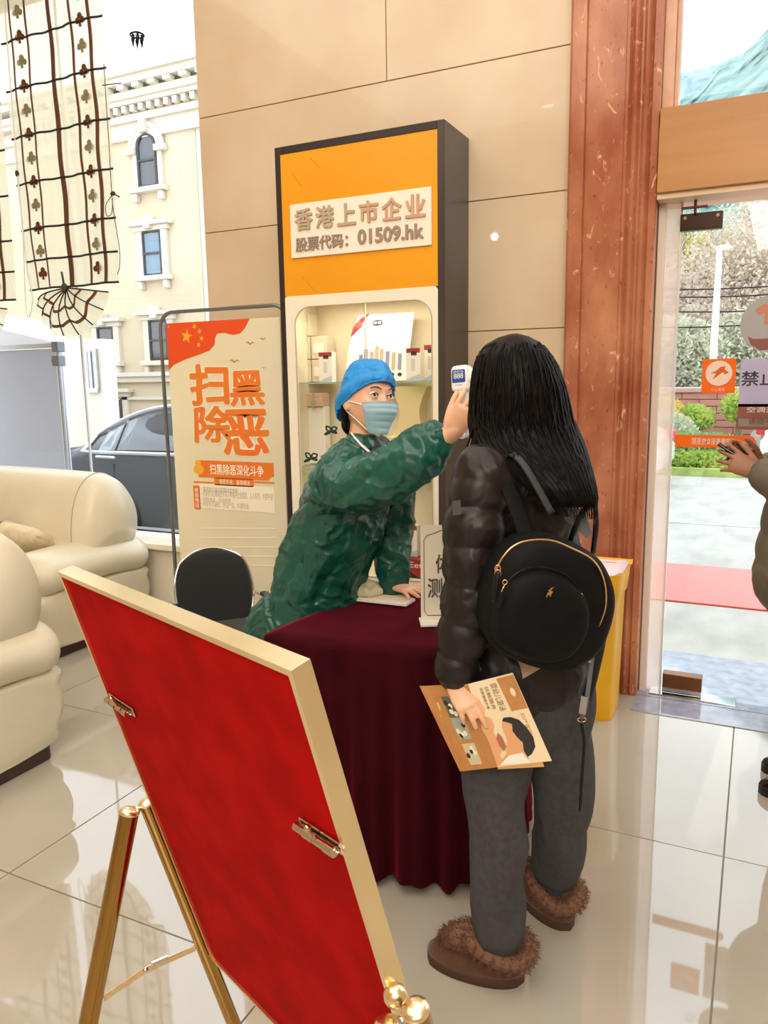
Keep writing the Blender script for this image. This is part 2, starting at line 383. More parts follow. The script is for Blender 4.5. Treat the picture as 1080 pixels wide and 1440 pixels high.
# ------------------------------------------------------------------ doorway: jamb, wooden beam, glass
M_jamb = mat('pink jamb stone', '#e0b79c', 0.2, col2='#d3a184', scale=6)
DY = 3.75
bm = B(); box2(bm, (PX1, 3.69, 2.62), (PX1 + 0.045, 3.86, 4.6), 0.003); box2(bm, (PX1 + 0.045, 3.72, 2.62), (PX1 + 0.062, 3.8, 4.6), 0.003); struct('trim_6', bm, M_jamb)
M_beam = mat('honey wood veneer', '#b98243', 0.35, col2='#a9743a', scale=3, stretch=(0.4, 3, 6), lo=0.3, hi=0.7)
bm = B(); box2(bm, (-0.447, 3.60, 2.262), (3.9, 3.86, 2.52), 0.003); beam = struct('trim_7', bm, M_beam)
b = B(); box2(b, (-0.447, 3.615, 2.52), (3.9, 3.86, 2.60), 0.003); obj('beam_cap', b, M_beam, beam)
b = B(); box2(b, (-0.447, 3.62, 2.24), (3.9, 3.86, 2.262)); obj('beam_soffit', b, mat('pale soffit', '#e9c9a4', 0.4), beam)
M_dglass = glass('door glass', '#fbfdfc')
M_fin = glass('sidelight glass', '#f7f4f0', haze=0.45, hazecol='#f6ede6')
bm = B(); box2(bm, (-0.452, DY - 0.006, 0.0), (-0.352, DY + 0.006, 2.24)); side = struct('window_3', bm, M_fin)
b = B(); box2(b, (-0.449, DY - 0.03, 0.0), (-0.418, DY + 0.02, 2.24), 0.003); obj('edge_profile', b, mat('frosted channel', '#e6d8cc', 0.35), side)
b = B(); box2(b, (-0.360, DY - 0.012, 0.0), (-0.352, DY + 0.012, 2.24)); obj('edge_seal', b, mat('clear seal strip', '#dcd8d4', 0.3), side)
bm = B(); box2(bm, (-0.346, DY - 0.006, 0.012), (0.75, DY + 0.006, 2.215)); door = struct('door_1', bm, M_dglass)
bm = B(); box2(bm, (0.758, DY - 0.006, 0.012), (1.85, DY + 0.006, 2.215)); door2 = struct('door_2', bm, M_dglass)
bm = B(); box2(bm, (1.86, 3.70, 0.0), (3.9, 3.86, 2.24)); struct('wall_back_right', bm, M_plain)
bm = B(); box2(bm, (3.6, 3.7, 2.6), (3.9, 3.86, 4.6)); struct('trim_8', bm, M_plain)
bm = B(); box2(bm, (-0.39, DY + 0.02, 2.6), (3.6, DY + 0.03, 4.6)); struct('window_4', bm, M_pane)
# fittings: bottom patch with floor plate, top patch
M_bronze = mat('polished bronze', '#8a5a38', 0.2, 1.0); M_chrome = mat('polished steel', '#d9d9da', 0.08, 1.0)
M_darkst = mat('dark steel fitting', '#3a2a24', 0.25, 0.9)
b = B(); box2(b, (-0.344, DY - 0.03, 0.035), (-0.17, DY + 0.03, 0.105), 0.003); obj('bottom_patch', b, M_bronze, door)
b = B(); box2(b, (-0.344, DY - 0.033, 0.012), (-0.17, DY + 0.033, 0.036), 0.003); obj('patch_cover', b, M_chrome, door)
bm = B(); box2(bm, (-0.40, DY - 0.06, 0.0), (-0.02, DY + 0.03, 0.01), 0.002); struct('trim_9', bm, M_chrome)
b = B(); box2(b, (-0.36, DY - 0.022, 2.12), (-0.19, DY + 0.022, 2.19), 0.003); obj('top_patch', b, M_darkst, door)
for x in (-0.34, -0.21):
    b = B(); cyl(b, (x, DY - 0.028, 2.172), (x, DY - 0.02, 2.172), 0.007); obj('screw', b, M_chrome, door)
b = B(); box2(b, (-0.355, DY - 0.05, 2.206), (-0.25, DY - 0.03, 2.214)); cyl(b, (-0.30, DY - 0.04, 2.185), (-0.30, DY - 0.04, 2.24), 0.006); obj('pivot_arm', b, mat('red brown paint', '#6a2a22', 0.5), door)
# threshold strips
M_thr = mat('grey threshold granite', '#8e90a0', 0.06, col2='#a3a5b4', scale=18)
bm = B(); box2(bm, (PX1, 3.47, 0.0), (3.9, 3.66, 0.003)); box2(bm, (PX1, 3.664, 0.0), (3.9, 3.87, 0.004)); struct('trim_10', bm, M_thr)
# ================================================================== outside, left window
M_stucco = mat('cream facade stucco', '#cdbfa6', 0.8, col2='#c3b499', scale=0.7)
M_ftrim = mat('white facade moulding', '#d2cbbc', 0.7)
M_fwin = mat('dark facade glazing', '#39434c', 0.12, spec=0.9)
M_fwin2 = mat('sky blue facade glazing', '#5f7f95', 0.12, spec=0.9)
M_fframe = mat('black window frame', '#2b2f36', 0.4)
M_asph = mat('pale asphalt', '#9c9a96', 0.85, col2='#8b8985', scale=8, bump=0.1, bscale=60)
bm = B(); box2(bm, (-60, 3.87, -0.5), (60, 200, -0.02)); struct('ground', bm, M_asph)

BY = 12.0
bl = thing('apartment_building', 'cream facade building with dentilled white cornice and arched window beyond the left window', 'building', (-9.3, BY, 0))
X1 = atY(272, 150, BY).x; ZT = 6.35
b = B(); box2(b, (-22, BY, -0.1), (X1, BY + 9, ZT)); obj('facade', b, M_stucco, bl)
b = B(); box2(b, (X1 + 0.001, BY + 0.02, -0.1), (X1 + 0.22, BY + 9.1, ZT)); obj('side_wall', b, M_ftrim, bl)
b = B()
for z0, z1, o in ((6.05, 6.15, 0.07), (6.35, 6.47, 0.12), (6.60, 6.68, 0.24), (6.68, 6.80, 0.30), (6.88, 7.0, 0.42), (7.0, 7.06, 0.5)):
    box2(b, (-22, BY - o, z0), (X1 + 0.2 + o, BY + 9.2 + o, z1))
box2(b, (-22, BY - 0.03, 6.1), (X1 + 0.22, BY + 9, 7.0))
cor = obj('cornice', b, M_ftrim, bl)
dme = None; x = X1 + 0.3; k = 0
while x > -13.5:
    if dme is None:
        b = B(); box2(b, (0, 0, 0), (0.10, 0.12, 0.11)); o = obj('dentil', b, M_ftrim, cor, world=False); dme = o.data
    else:
        o = bpy.data.objects.new('dentil', dme); COL.objects.link(o); o.parent = cor
    o.location = (x + 9.3, -0.22, 6.48); x -= 0.2
dme2 = None; x = X1 + 0.4
while x > -13.5:
    if dme2 is None:
        b = B(); box2(b, (0, 0, 0), (0.16, 0.14, 0.07)); o = obj('bracket', b, M_ftrim, cor, world=False); dme2 = o.data
    else:
        o = bpy.data.objects.new('bracket', dme2); COL.objects.link(o); o.parent = cor
    o.location = (x + 9.3, -0.42, 6.80); x -= 0.36
b = B(); box2(b, (-22, BY - 0.10, 1.55), (X1 + 0.3, BY, 1.66)); box2(b, (-22, BY - 0.16, 1.66), (X1 + 0.36, BY, 1.74)); box2(b, (-22, BY - 0.07, 1.20), (X1 + 0.28, BY, 1.26)); obj('ledge', b, M_ftrim, bl)
def fwindow(xc, z0, z1, w, arch=False, blue=False):
    b = B()
    f = obj
    if arch:
        zc = z1 - w / 2; n = 14
        out = [(xc - w / 2, BY - 0.05, z0), (xc + w / 2, BY - 0.05, z0)] + [(xc + w / 2 * math.cos(PI * i / n), BY - 0.05, zc + w / 2 * math.sin(PI * i / n)) for i in range(n + 1)]
        prism(b, out, (0, 0.05, 0))
    else: box2(b, (xc - w / 2, BY - 0.05, z0), (xc + w / 2, BY, z1))
    win = obj('window', b, M_fwin2 if blue else M_fwin, bl)
    b = B(); t = 0.045
    path = [(xc - w / 2, BY - 0.06, z0), (xc - w / 2, BY - 0.06, z1 - (w / 2 if arch else 0))]
    if arch: path += [(xc - w / 2 * math.cos(PI * i / 10), BY - 0.06, z1 - w / 2 + w / 2 * math.sin(PI * i / 10)) for i in range(1, 10)]
    path += [(xc + w / 2, BY - 0.06, z1 - (w / 2 if arch else 0)), (xc + w / 2, BY - 0.06, z0)]
    tube(b, path, t / 1.6, 6, closed=True)
    box2(b, (xc - w / 2, BY - 0.08, (z0 + z1) / 2 - 0.02), (xc + w / 2, BY - 0.04, (z0 + z1) / 2 + 0.02)); obj('window_frame', b, M_fframe, win)
    b = B()
    box2(b, (xc - w / 2 - 0.22, BY - 0.16, z0 - 0.12), (xc + w / 2 + 0.22, BY, z0 - 0.03), 0.01)
    for s in (-1, 1): box2(b, (xc + s * (w / 2 + 0.1) - 0.05, BY - 0.12, z0 - 0.28), (xc + s * (w / 2 + 0.1) + 0.05, BY, z0 - 0.12), 0.02)
    obj('window_sill', b, M_ftrim, win)
    b = B()
    if arch:
        zc = z1 - w / 2
        for r, d in ((w / 2 + 0.08, 0.05), (w / 2 + 0.17, 0.06)):
            tube(b, [(xc + r * math.cos(PI * i / 16), BY - d, zc + r * math.sin(PI * i / 16)) for i in range(17)], 0.05, 6)
        box2(b, (xc - 0.08, BY - 0.16, z1 + 0.02), (xc + 0.08, BY, z1 + 0.26), 0.02)
        for s in (-1, 1):
            box2(b, (xc + s * (w / 2 + 0.14) - 0.12, BY - 0.14, zc - 0.12), (xc + s * (w / 2 + 0.14) + 0.12, BY, zc), 0.02)
            box2(b, (xc + s * (w / 2 + 0.09) - 0.05, BY - 0.06, z0 - 0.03), (xc + s * (w / 2 + 0.09) + 0.05, BY, zc - 0.12))
    else:
        for s in (-1, 1): box2(b, (xc + s * (w / 2 + 0.09) - 0.07, BY - 0.07, z0 - 0.03), (xc + s * (w / 2 + 0.09) + 0.07, BY, z1 + 0.03))
        box2(b, (xc - w / 2 - 0.22, BY - 0.10, z1 + 0.03), (xc + w / 2 + 0.22, BY, z1 + 0.12), 0.01)
        box2(b, (xc - w / 2 - 0.3, BY - 0.18, z1 + 0.12), (xc + w / 2 + 0.3, BY, z1 + 0.19), 0.01)
        box2(b, (xc - 0.07, BY - 0.2, z1 + 0.05), (xc + 0.07, BY, z1 + 0.28), 0.01)
    obj('window_surround', b, M_ftrim, win)
p = atY(209, 220, BY); fwindow(p.x, atY(210, 262, BY).z, atY(208, 190, BY).z, 0.42, True)
fwindow(atY(217, 355, BY).x, atY(218, 386, BY).z, atY(217, 327, BY).z, 0.42, blue=True)
fwindow(atY(152, 485, BY).x, atY(152, 507, BY).z, atY(152, 462, BY).z, 0.40)
fwindow(atY(226, 480, BY).x, atY(226, 505, BY).z, atY(226, 452, BY).z, 0.42)
fwindow(atY(163, 590, BY).x, 0.2, atY(160, 560, BY).z, 0.5)
# bullet camera on the facade
pc = atY(150, 538, BY)
t = thing('security_camera', 'small white bullet camera on an arm on the cream facade', 'camera', pc)
b = B(); cyl(b, (pc.x - 0.16, BY, pc.z + 0.02), (pc.x - 0.1, BY - 0.3, pc.z + 0.02), 0.03); obj('arm', b, M_white, t, 'all')
b = B(); cyl(b, (pc.x - 0.18, BY - 0.32, pc.z), (pc.x + 0.14, BY - 0.38, pc.z - 0.04), 0.07); box2(b, (pc.x - 0.2, BY - 0.44, pc.z + 0.04), (pc.x + 0.18, BY - 0.28, pc.z + 0.08), 0.01); obj('housing', b, M_white, t, 40)
b = B(); cyl(b, (pc.x + 0.14, BY - 0.38, pc.z - 0.04), (pc.x + 0.16, BY - 0.384, pc.z - 0.043), 0.05); obj('lens', b, M_fframe, t)

# white projecting wing in front of it, left
WX = atY(146, 560, 9.0).x; WY2 = 9.0
wg = thing('white_building_wing', 'white rendered building wing with a tall narrow window left of the cream facade', 'building', (WX, WY2, 0))
b = B(); box2(b, (-20, WY2, -0.1), (WX, WY2 + 0.3, 2.2)); obj('wall', b, M_ftrim, wg)
a = atY(122, 480, WY2); c = atY(138, 546, WY2)
b = B(); box2(b, (a.x, WY2 - 0.03, c.z), (c.x, WY2, 2.02)); wn_ = obj('window', b, mat('greyish glazing', '#8b939b', 0.2), wg)
b = B(); box2(b, (a.x - 0.03, WY2 - 0.06, c.z - 0.06), (c.x + 0.04, WY2, c.z)); box2(b, (c.x, WY2 - 0.06, c.z), (c.x + 0.05, WY2, 2.05)); box2(b, ((a.x + c.x) / 2 - 0.02, WY2 - 0.05, c.z), ((a.x + c.x) / 2 + 0.02, WY2 - 0.02, 2.02)); obj('window_frame', b, M_steel, wn_)

# awning tent just outside the window
TY = 4.55
M_tent = mat('white tent canvas', '#f4f6fa', 0.8, trans=0.5)
M_tentw = mat('blue grey tent wall', '#c9d2e2', 0.7, trans=0.35)
M_alu = mat('tent frame aluminium', '#a7b0bc', 0.35, 0.9)
pr = atY(84, 486, TY); pb = atY(104, 668, TY); pt = atY(66, 442, TY)
tn = thing('canopy_tent', 'white canopy tent with an aluminium frame and grey side wall behind the cream sofa', 'tent', (pr.x, TY, 0))
b = B(); box2(b, (-9.5, TY, 0.0), (pr.x - 0.01, TY + 0.03, pr.z - 0.02)); obj('side_wall', b, M_tentw, tn)
b = B(); cyl(b, (pr.x, TY - 0.02, 0), (pr.x, TY - 0.02, pr.z + 0.02), 0.022); pole = obj('pole', b, M_alu, tn, 40)
b = B(); box2(b, (pr.x - 0.035, TY - 0.055, pr.z - 0.05), (pr.x + 0.035, TY + 0.02, pr.z + 0.03), 0.006); box2(b, (pr.x - 0.05, TY - 0.05, pr.z - 0.16), (pr.x + 0.03, TY + 0.02, pr.z - 0.08), 0.006); cyl(b, (pr.x - 0.06, TY - 0.03, pr.z - 0.12), (pr.x - 0.03, TY - 0.03, pr.z - 0.12), 0.014); obj('slider_bracket', b, mat('dark grey plastic', '#5d6672', 0.5), pole)
b = B(); box2(b, (-9.5, TY - 0.03, pr.z - 0.015), (pr.x, TY, pr.z + 0.02)); obj('rail', b, M_alu, tn)
b = B(); apex = Vector((pr.x - .55, TY + .3, pr.z + 0.24))
vs2 = [b.verts.new(q) for q in ((pr.x, TY - 0.03, pr.z + 0.02), (-9.5, TY - 0.03, pr.z + 0.02), (-9.5, TY + .3, pr.z + 0.9), apex, (pr.x - .1, TY + .5, pr.z + 0.02))]
b.faces.new((vs2[0], vs2[1], vs2[2], vs2[3])); b.faces.new((vs2[0], vs2[3], vs2[4]))
bmesh.ops.solidify(b, geom=b.faces[:], thickness=0.01); obj('canopy', b, M_tent, tn)

# ------------------------------------------------------------------ dark sedan
CY = 5.2; GZ = -0.12
car = thing('car', 'dark grey saloon car with chrome window trim parked outside the left window', 'car', (-4.9, CY + 0.9, -0.02))
M_paint = mat('dark grey car paint', '#474d54', 0.35, 0.1, coat=0.3)
M_cglass = mat('car window glass', '#75828a', 0.05, spec=1.0, coat=0.6)
M_cchr = mat('car chrome', '#f0f2f4', 0.25, 0.5)
def cX(px, py): p = atY(px, py, CY); return p.x, p.z
xr, zbelt = cX(103, 624)
x_b = xr + 0.03
cx0 = x_b - 0.55; cx1 = cx0 + 4.9                # rear bumper, front bumper
def zb(x): return atY(200, 629, CY).z + 0.01 * (x_b - x)
Z1 = zb(0); ZR = atY(210, 563, CY).z
def carprof(x):
    """(lower z, belt z, roof z) along the car"""
    t = (x - cx0)
    belt = Z1 - 0.10 * max(0, (0.5 - t)) ** 1.2 - 0.16 * max(0, (t - 3.3)) ** 1.2
    if t < 0.35: roof = belt
    elif t < 1.6: s = (t - 0.35) / 1.25; roof = belt + (ZR - belt) * math.sin(s * PI / 2) ** 0.95
    elif t < 2.3: roof = ZR
    elif t < 3.55: s = (t - 2.3) / 1.25; roof = belt + (ZR - belt) * (1 - s ** 1.7)
    else: roof = belt
    return belt, roof
secs = 60
b = B(); rows_ = []
for i in range(secs + 1):
    x = cx0 + (cx1 - cx0) * i / secs; belt, roof = carprof(x); t = (x - cx0) / (cx1 - cx0)
    pin = 0.25 * (max(0, 0.10 - t) / 0.10) ** 2 + 0.3 * (max(0, t - 0.88) / 0.12) ** 2
    hw = 0.93 - pin; rw = hw - 0.26 if roof - belt > 0.02 else hw - 0.06
    hr = max(roof - belt, 0.03)
    sec = [(hw - 0.06, 0.18), (hw - 0.01, 0.24), (hw, 0.42), (hw + 0.005, 0.6), (hw - 0.01, belt - 0.10), (hw - 0.05, belt), (hw - 0.05 - (hw - 0.05 - rw) * 0.55, belt + hr * 0.55), (rw, belt + hr * 0.93), (rw * 0.6, belt + hr), (0, belt + hr * 1.01)]
    full = [(y, z) for y, z in sec] + [(-y, z) for y, z in sec[::-1][1:]]
    rows_.append([b.verts.new((x, CY + 0.93 - y, z + GZ + 0.12)) for y, z in full])
for i in range(secs):
    for k in range(len(rows_[0]) - 1): b.faces.new((rows_[i][k], rows_[i + 1][k], rows_[i + 1][k + 1], rows_[i][k + 1]))
b.faces.new(rows_[0]); b.faces.new(rows_[-1][::-1])
obj('body', b, M_paint, car, 50)
def side_pt(x, f):
    """point on the near side glass slope: f = 0 at the belt, 1 at the roof rail"""
    belt, roof = carprof(x); hr = roof - belt; hw = 0.93; rw = hw - 0.26
    y = (hw - 0.05) - (hw - 0.05 - rw) * f * 1.0
    return Vector((x, CY + 0.93 - y - 0.012, belt + hr * 0.93 * f + GZ + 0.12))
gx0, gx1 = cx0 + 0.62, cx0 + 3.35
def strip(xa, xb, lo, hi, n=16):
    b = B(); up = []; dn = []
    for i in range(n + 1):
        x = xa + (xb - xa) * i / n; up.append(side_pt(x, hi)); dn.append(side_pt(x, lo))
    prism(b, dn + up[::-1], (0, -0.006, 0)); return b
obj('side_window', strip(gx0 + 0.16, cx0 + 0.98, 0.06, 0.86), M_cglass, car, label='small rear quarter window')
obj('side_window', strip(cx0 + 1.01, cx0 + 2.0, 0.06, 0.9), M_cglass, car)
obj('side_window', strip(cx0 + 2.08, gx1 - 0.25, 0.06, 0.9), M_cglass, car)
path = [side_pt(gx0 + (gx1 - gx0) * i / 24, 0.95) + Vector((0, -0.025, 0)) for i in range(25)]
path2 = [side_pt(gx1 - (gx1 - gx0 + 0.0) * i / 24, 0.0) + Vector((0, -0.035, 0)) for i in range(25)]
b = B(); tube(b, path + path2, 0.018, 6, closed=True); obj('chrome_trim', b, M_cchr, car, 'all')
zs_ = atY(200, 742, CY).z
b = B(); box2(b, (cx0 + 0.9, CY - 0.015, zs_ - 0.012), (cx1 - 1.2, CY + 0.01, zs_ + 0.012), 0.004); obj('sill_trim', b, M_cchr, car)
ph = atY(150, 643, CY)
for dx in (0, 1.05):
    b = B(); tube(b, [(ph.x - 0.11 + dx, CY - 0.005, ph.z), (ph.x - 0.09 + dx, CY - 0.035, ph.z + 0.006), (ph.x + 0.09 + dx, CY - 0.035, ph.z + 0.004), (ph.x + 0.11 + dx, CY - 0.005, ph.z)], 0.013, 8); obj('door_handle', b, M_cchr, car, 'all')
for x in (cx0 + 1.0, cx0 + 2.05, cx0 + 3.1):
    b = B(); box2(b, (x - 0.004, CY - 0.004, 0.25), (x + 0.004, CY + 0.05, Z1 - 0.1))
    obj('door_seam', b, M_fframe, car)
for x in (cx0 + 0.95, cx0 + 3.95):
    b = B(); cyl(b, (x, CY - 0.005, 0.3), (x, CY + 0.22, 0.3), 0.33, seg=28); w_ = obj('wheel', b, mat('tyre rubber', '#17181a', 0.8), car, 40)
    b = B(); cyl(b, (x, CY - 0.012, 0.3), (x, CY + 0.0, 0.3), 0.21, seg=24); obj('hub_cap', b, M_alu, w_, 40)
b = B(); pa = side_pt(cx0 + 1.62, 0.25); pb2 = side_pt(cx0 + 1.5, 0.6)
# ------------------------------------------------------------------ hanging lamp seen against the sky
hp = atY(193, 52, 3.2)
hl = thing('hanging_lamp', 'small dark crown-shaped hanging lamp with pointed drops against the sky', 'lamp', (hp.x, hp.y, 4.6))
M_blk = mat('blackened metal', '#1d2026', 0.4, 0.6)
b = B(); tube(b, [hp + Vector((0.033 * math.cos(a), 0.033 * math.sin(a), 0.008)) for a in [2 * PI * k / 24 for k in range(24)]], 0.0045, 8, closed=True); tube(b, [hp + Vector((0.024 * math.cos(a), 0.024 * math.sin(a), 0.016)) for a in [2 * PI * k / 24 for k in range(24)]], 0.002, 6, closed=True); obj('ring', b, M_blk, hl, 'all')
for k in range(6):
    a = 2 * PI * k / 6 + 0.3; q = hp + Vector((0.024 * math.cos(a), 0.024 * math.sin(a), 0))
    b = B(); tube(b, [q + Vector((0, 0, 0.005)), q - Vector((0, 0, 0.012)), q - Vector((0, 0, 0.022)), q - Vector((0, 0, 0.048))], [0.006, 0.009, 0.006, 0.0008], 8); obj('drop', b, M_blk, hl, 'all')
b = B(); cyl(b, hp + Vector((0, 0, 0.01)), (hp.x, hp.y, 4.6), 0.0006, seg=5)
for k in range(3):
    a = 2 * PI * k / 3; cyl(b, hp + Vector((0.033 * math.cos(a), 0.033 * math.sin(a), 0.01)), hp + Vector((0, 0, 0.06)), 0.0006, seg=5)
obj('wire', b, M_steel, hl)

# ================================================================== outside, doorway
M_pave = mat('light grey pavement', '#a5a29c', 0.7, col2='#928f89', scale=4, bump=0.2, bscale=70, stretch=(1, 0.5, 1))
bm = B(); box2(bm, (-1.6, 4.36, -0.3), (6, 8.4, -0.004)); pav = struct('pavement', bm, M_pave)
bm = B(); box2(bm, (-1.6, 3.87, -0.3), (6, 4.36, 0.0)); struct('door_step', bm, M_thr)
bm = B(); box2(bm, (-1.6, 8.4, -0.3), (6, 12.5, 0.0)); struct('road', bm, M_pave)
bm = B(); box2(bm, (-1.4, 5.38, -0.004), (5, 6.5, 0.008), 0.003, 1); tag(obj('carpet', bm, mat('faded red carpet', '#e0493f', 0.9, col2='#d5403a', scale=40, sheen=0.5)), 'red carpet runner laid across the pavement outside the door', 'carpet')
# red stone wall across the road, built of courses
M_rbrick = mat('red sandstone', '#c08478', 0.8, col2='#ad7065', scale=1.5)
RY = 16.0
zt = atY(940, 548, RY).z; zb_ = 0.0
bm = B(); box2(bm, (-8, RY + 0.03, -0.1), (14, RY + 0.4, zt - 0.06)); rw = struct('wall_outside', bm, mat('mortar', '#a88b80', 0.9))
b = B(); box2(b, (-8, RY - 0.06, zt - 0.06), (14, RY + 0.46, zt + 0.04), 0.02); obj('coping', b, mat('pale coping', '#b5968c', 0.8), rw)
bk = None; hh = (zt - 0.06) / 9
for r in range(9):
    for k in range(10):
        x = -2.6 + k * 0.62 + (0.31 if r % 2 else 0)
        if bk is None:
            b = B(); box2(b, (0, 0, 0), (0.61, 0.05, hh - 0.015), 0.006, 1); o = obj('brick', b, M_rbrick, rw, world=False); bk = o.data
        else: o = bpy.data.objects.new('brick', bk); COL.objects.link(o); o.parent = rw
        o.location = (x, RY - 0.01, r * hh + 0.01)
# planting strip
M_leaf = [mat('bright leaf green', '#8fae4a', 0.7, col2='#c3c866', scale=3, trans=0.3), mat('dark leaf green', '#7c9c66', 0.7, col2='#a3b77c', scale=3, trans=0.3), mat('dry twig brown', '#c4b2a0', 0.8, col2='#ddcfc0', scale=4, trans=0.2), mat('yellow leaf', '#cdbb62', 0.7, trans=0.3), mat('grey green leaf', '#b0b59c', 0.8, col2='#d2d2bc', scale=0.8, trans=0.25)]
M_bark = mat('grey bark', '#8c7c6c', 0.9)
def leaves(c, r, n, size, seed=1, shell=0.4):
    """many small leaf blades filling a rounded crown"""
    R = random.Random(seed); b = B()
    for _ in range(n):
        d = Vector((R.gauss(0, 1), R.gauss(0, 1), R.gauss(0, 1))).normalized() * (shell + (1 - shell) * R.random()) 
        p = Vector(c) + Vector((d.x * r[0], d.y * r[1], d.z * r[2]))
        a = Vector((R.uniform(-1, 1), R.uniform(-1, 1), R.uniform(-1, 1))).normalized(); q, w = perp(a); s = size * R.uniform(0.6, 1.3)
        vs3 = [b.verts.new(p + a * s), b.verts.new(p + q * s * 0.4), b.verts.new(p - a * s), b.verts.new(p - q * s * 0.4)]; b.faces.new(vs3)
    return b
def shrub(name, label, c, r, n, size, m, seed, group=None):
    t = thing(name, label, 'plant', (c[0], c[1], 0), group=group)
    o = obj('foliage', leaves(c, r, int(n * 1.6), size * .75, seed), m, t, kind='stuff')
    b = B(); R = random.Random(seed)
    for k in range(5): tube(b, [(c[0], c[1], 0), (c[0] + R.uniform(-.3, .3) * r[0], c[1] + R.uniform(-.3, .3) * r[1], c[2]), (c[0] + R.uniform(-.7, .7) * r[0], c[1], c[2] + r[2] * 0.6)], [0.02, 0.014, 0.006], 5)
    obj('stem', b, M_bark, t); return t
q = atY(965, 655, 13.0); bm = B(); box2(bm, (-4, 12.5, -0.1), (8, 14.9, 0.12)); struct('verge', bm, mat('verge grass', '#8aa552', 0.9, col2='#b9c070', scale=5))
shrub('hedge', 'low bright green hedge beside the road outside the door', (q.x - 0.1, 13.3, 0.3), (1.3, 0.5, 0.34), 5200, 0.06, M_leaf[1], 3)
shrub('ground_shrub', 'dark green shrub patch left of the potted bush outside', (atY(935, 640, 13.6).x, 14.1, 0.45), (0.5, 0.4, 0.45), 2600, 0.06, M_leaf[4], 4)
shrub('grass_clump', 'yellow green grass clump at the road edge outside the door', (atY(985, 663, 12.8).x, 12.8, 0.2), (0.7, 0.25, 0.16), 1800, 0.06, M_leaf[0], 5)
pq = atY(973, 590, 15.2)
tpl = thing('stone_planter', 'round grey stone planter with a clipped golden bush by the red wall', 'planter', (pq.x, 15.2, 0))
b = B(); tube(b, [(pq.x, 15.2, 0), (pq.x, 15.2, 0.3), (pq.x, 15.2, pq.z - 0.4), (pq.x, 15.2, pq.z - 0.34), (pq.x, 15.2, pq.z - 0.26)], [0.3, 0.25, 0.36, 0.42, 0.42], 20); obj('bowl', b, mat('grey carved stone', '#aeb0a8', 0.8), tpl, 40)
obj('bush', leaves((pq.x, 15.2, pq.z + 0.02), (0.42, 0.4, 0.26), 1500, 0.06, 8), M_leaf[0], tpl, kind='stuff')
shrub('climbing_shrub', 'pale yellow flowering shrub at the left of the red wall', (atY(920, 600, 15).x, 15.0, 0.75), (0.55, 0.4, 0.5), 1500, 0.06, M_leaf[3], 9)
shrub('small_bush', 'small golden bush at the right edge of the red wall', (atY(1040, 580, 15).x, 15.2, 0.95), (0.35, 0.3, 0.3), 900, 0.06, M_leaf[0], 10)
# white parked cars
def far_car(px, py, Y, label, L=4.2, rot=0.0, m=None):
    p = atY(px, py, Y); t = thing('parked_car', label, 'car', (p.x, Y, 0.0), rot, 'white cars parked across the road')
    b = B(); prof = [(0, .25), (0, .62), (.15, .78), (.75, .86), (1.35, 1.38), (2.7, 1.42), (3.5, .95), (4.1, .85), (4.2, .55), (4.2, .25)]
    prism(b, [(x, 0, z) for x, z in prof], (0, 1.7, 0)); bmesh.ops.bevel(b, geom=b.edges[:], offset=0.08, segments=3, affect='EDGES', clamp_overlap=True)
    obj('body', b, m or mat('white car paint', '#f2f3f4', 0.2, coat=1), t, 50, world=False)
    b = B(); prism(b, [(.9, -.01, .92), (1.4, -.01, 1.3), (2.6, -.01, 1.33), (3.2, -.01, .98)], (0, 1.72, 0)); obj('side_window', b, M_cglass, t, world=False)
    for x in (.85, 3.35):
        b = B(); cyl(b, (x, -.03, .3), (x, .2, .3), .3, seg=20); obj('wheel', b, mat('tyre rubber', '#17181a', .8), t, 40, world=False)
    for x in (.03, 4.15):
        b = B(); box(b, (x, .3, .68), (.12, .3, .12)); obj('lamp', b, mat('red lamp glass', '#c8323a', .2), t, world=False)
    return t
far_car(948, 668, 12.0, 'white car at the left edge of the doorway view', rot=PI)
far_car(1068, 655, 12.6, 'white car with red lamp behind the outstretched hands', rot=0.1)
# street pole
SLY = 18.5; pp = atY(1003, 500, SLY); 
t = thing('street_light', 'tall slender white street light standing behind the red wall', 'street light', (pp.x, SLY, 0))
ptop = atY(1012, 350, SLY)
b = B(); tube(b, [(pp.x - 0.06, SLY, 0), (pp.x, SLY, pp.z), (ptop.x, SLY, ptop.z)], [0.09, 0.075, 0.055], 12); obj('pole', b, M_white, t, 'all')
b = B(); ball(b, (ptop.x + 0.08, SLY, ptop.z + 0.02), (0.16, 0.09, 0.06)); obj('lamp_head', b, M_white, t, 'all')
# overhead wires
for k, (ya, yb) in enumerate(((406, 400), (416, 412), (436, 434), (460, 452))):
    A = atY(880, ya, 20); D = atY(1120, yb, 20); b = B()
    tube(b, [A + (D - A) * (i / 12) - Vector((0, 0, 0.06 * math.sin(PI * i / 12))) for i in range(13)], 0.018, 5)
    tag(obj('overhead_wire', b, M_blk, origin=tuple(A)), ['topmost dark overhead wire crossing behind the street light', 'second dark overhead wire from the top behind the street light', 'third dark overhead wire from the top behind the street light', 'lowest dark overhead wire behind the street light'][k], 'wire', 'overhead wires')
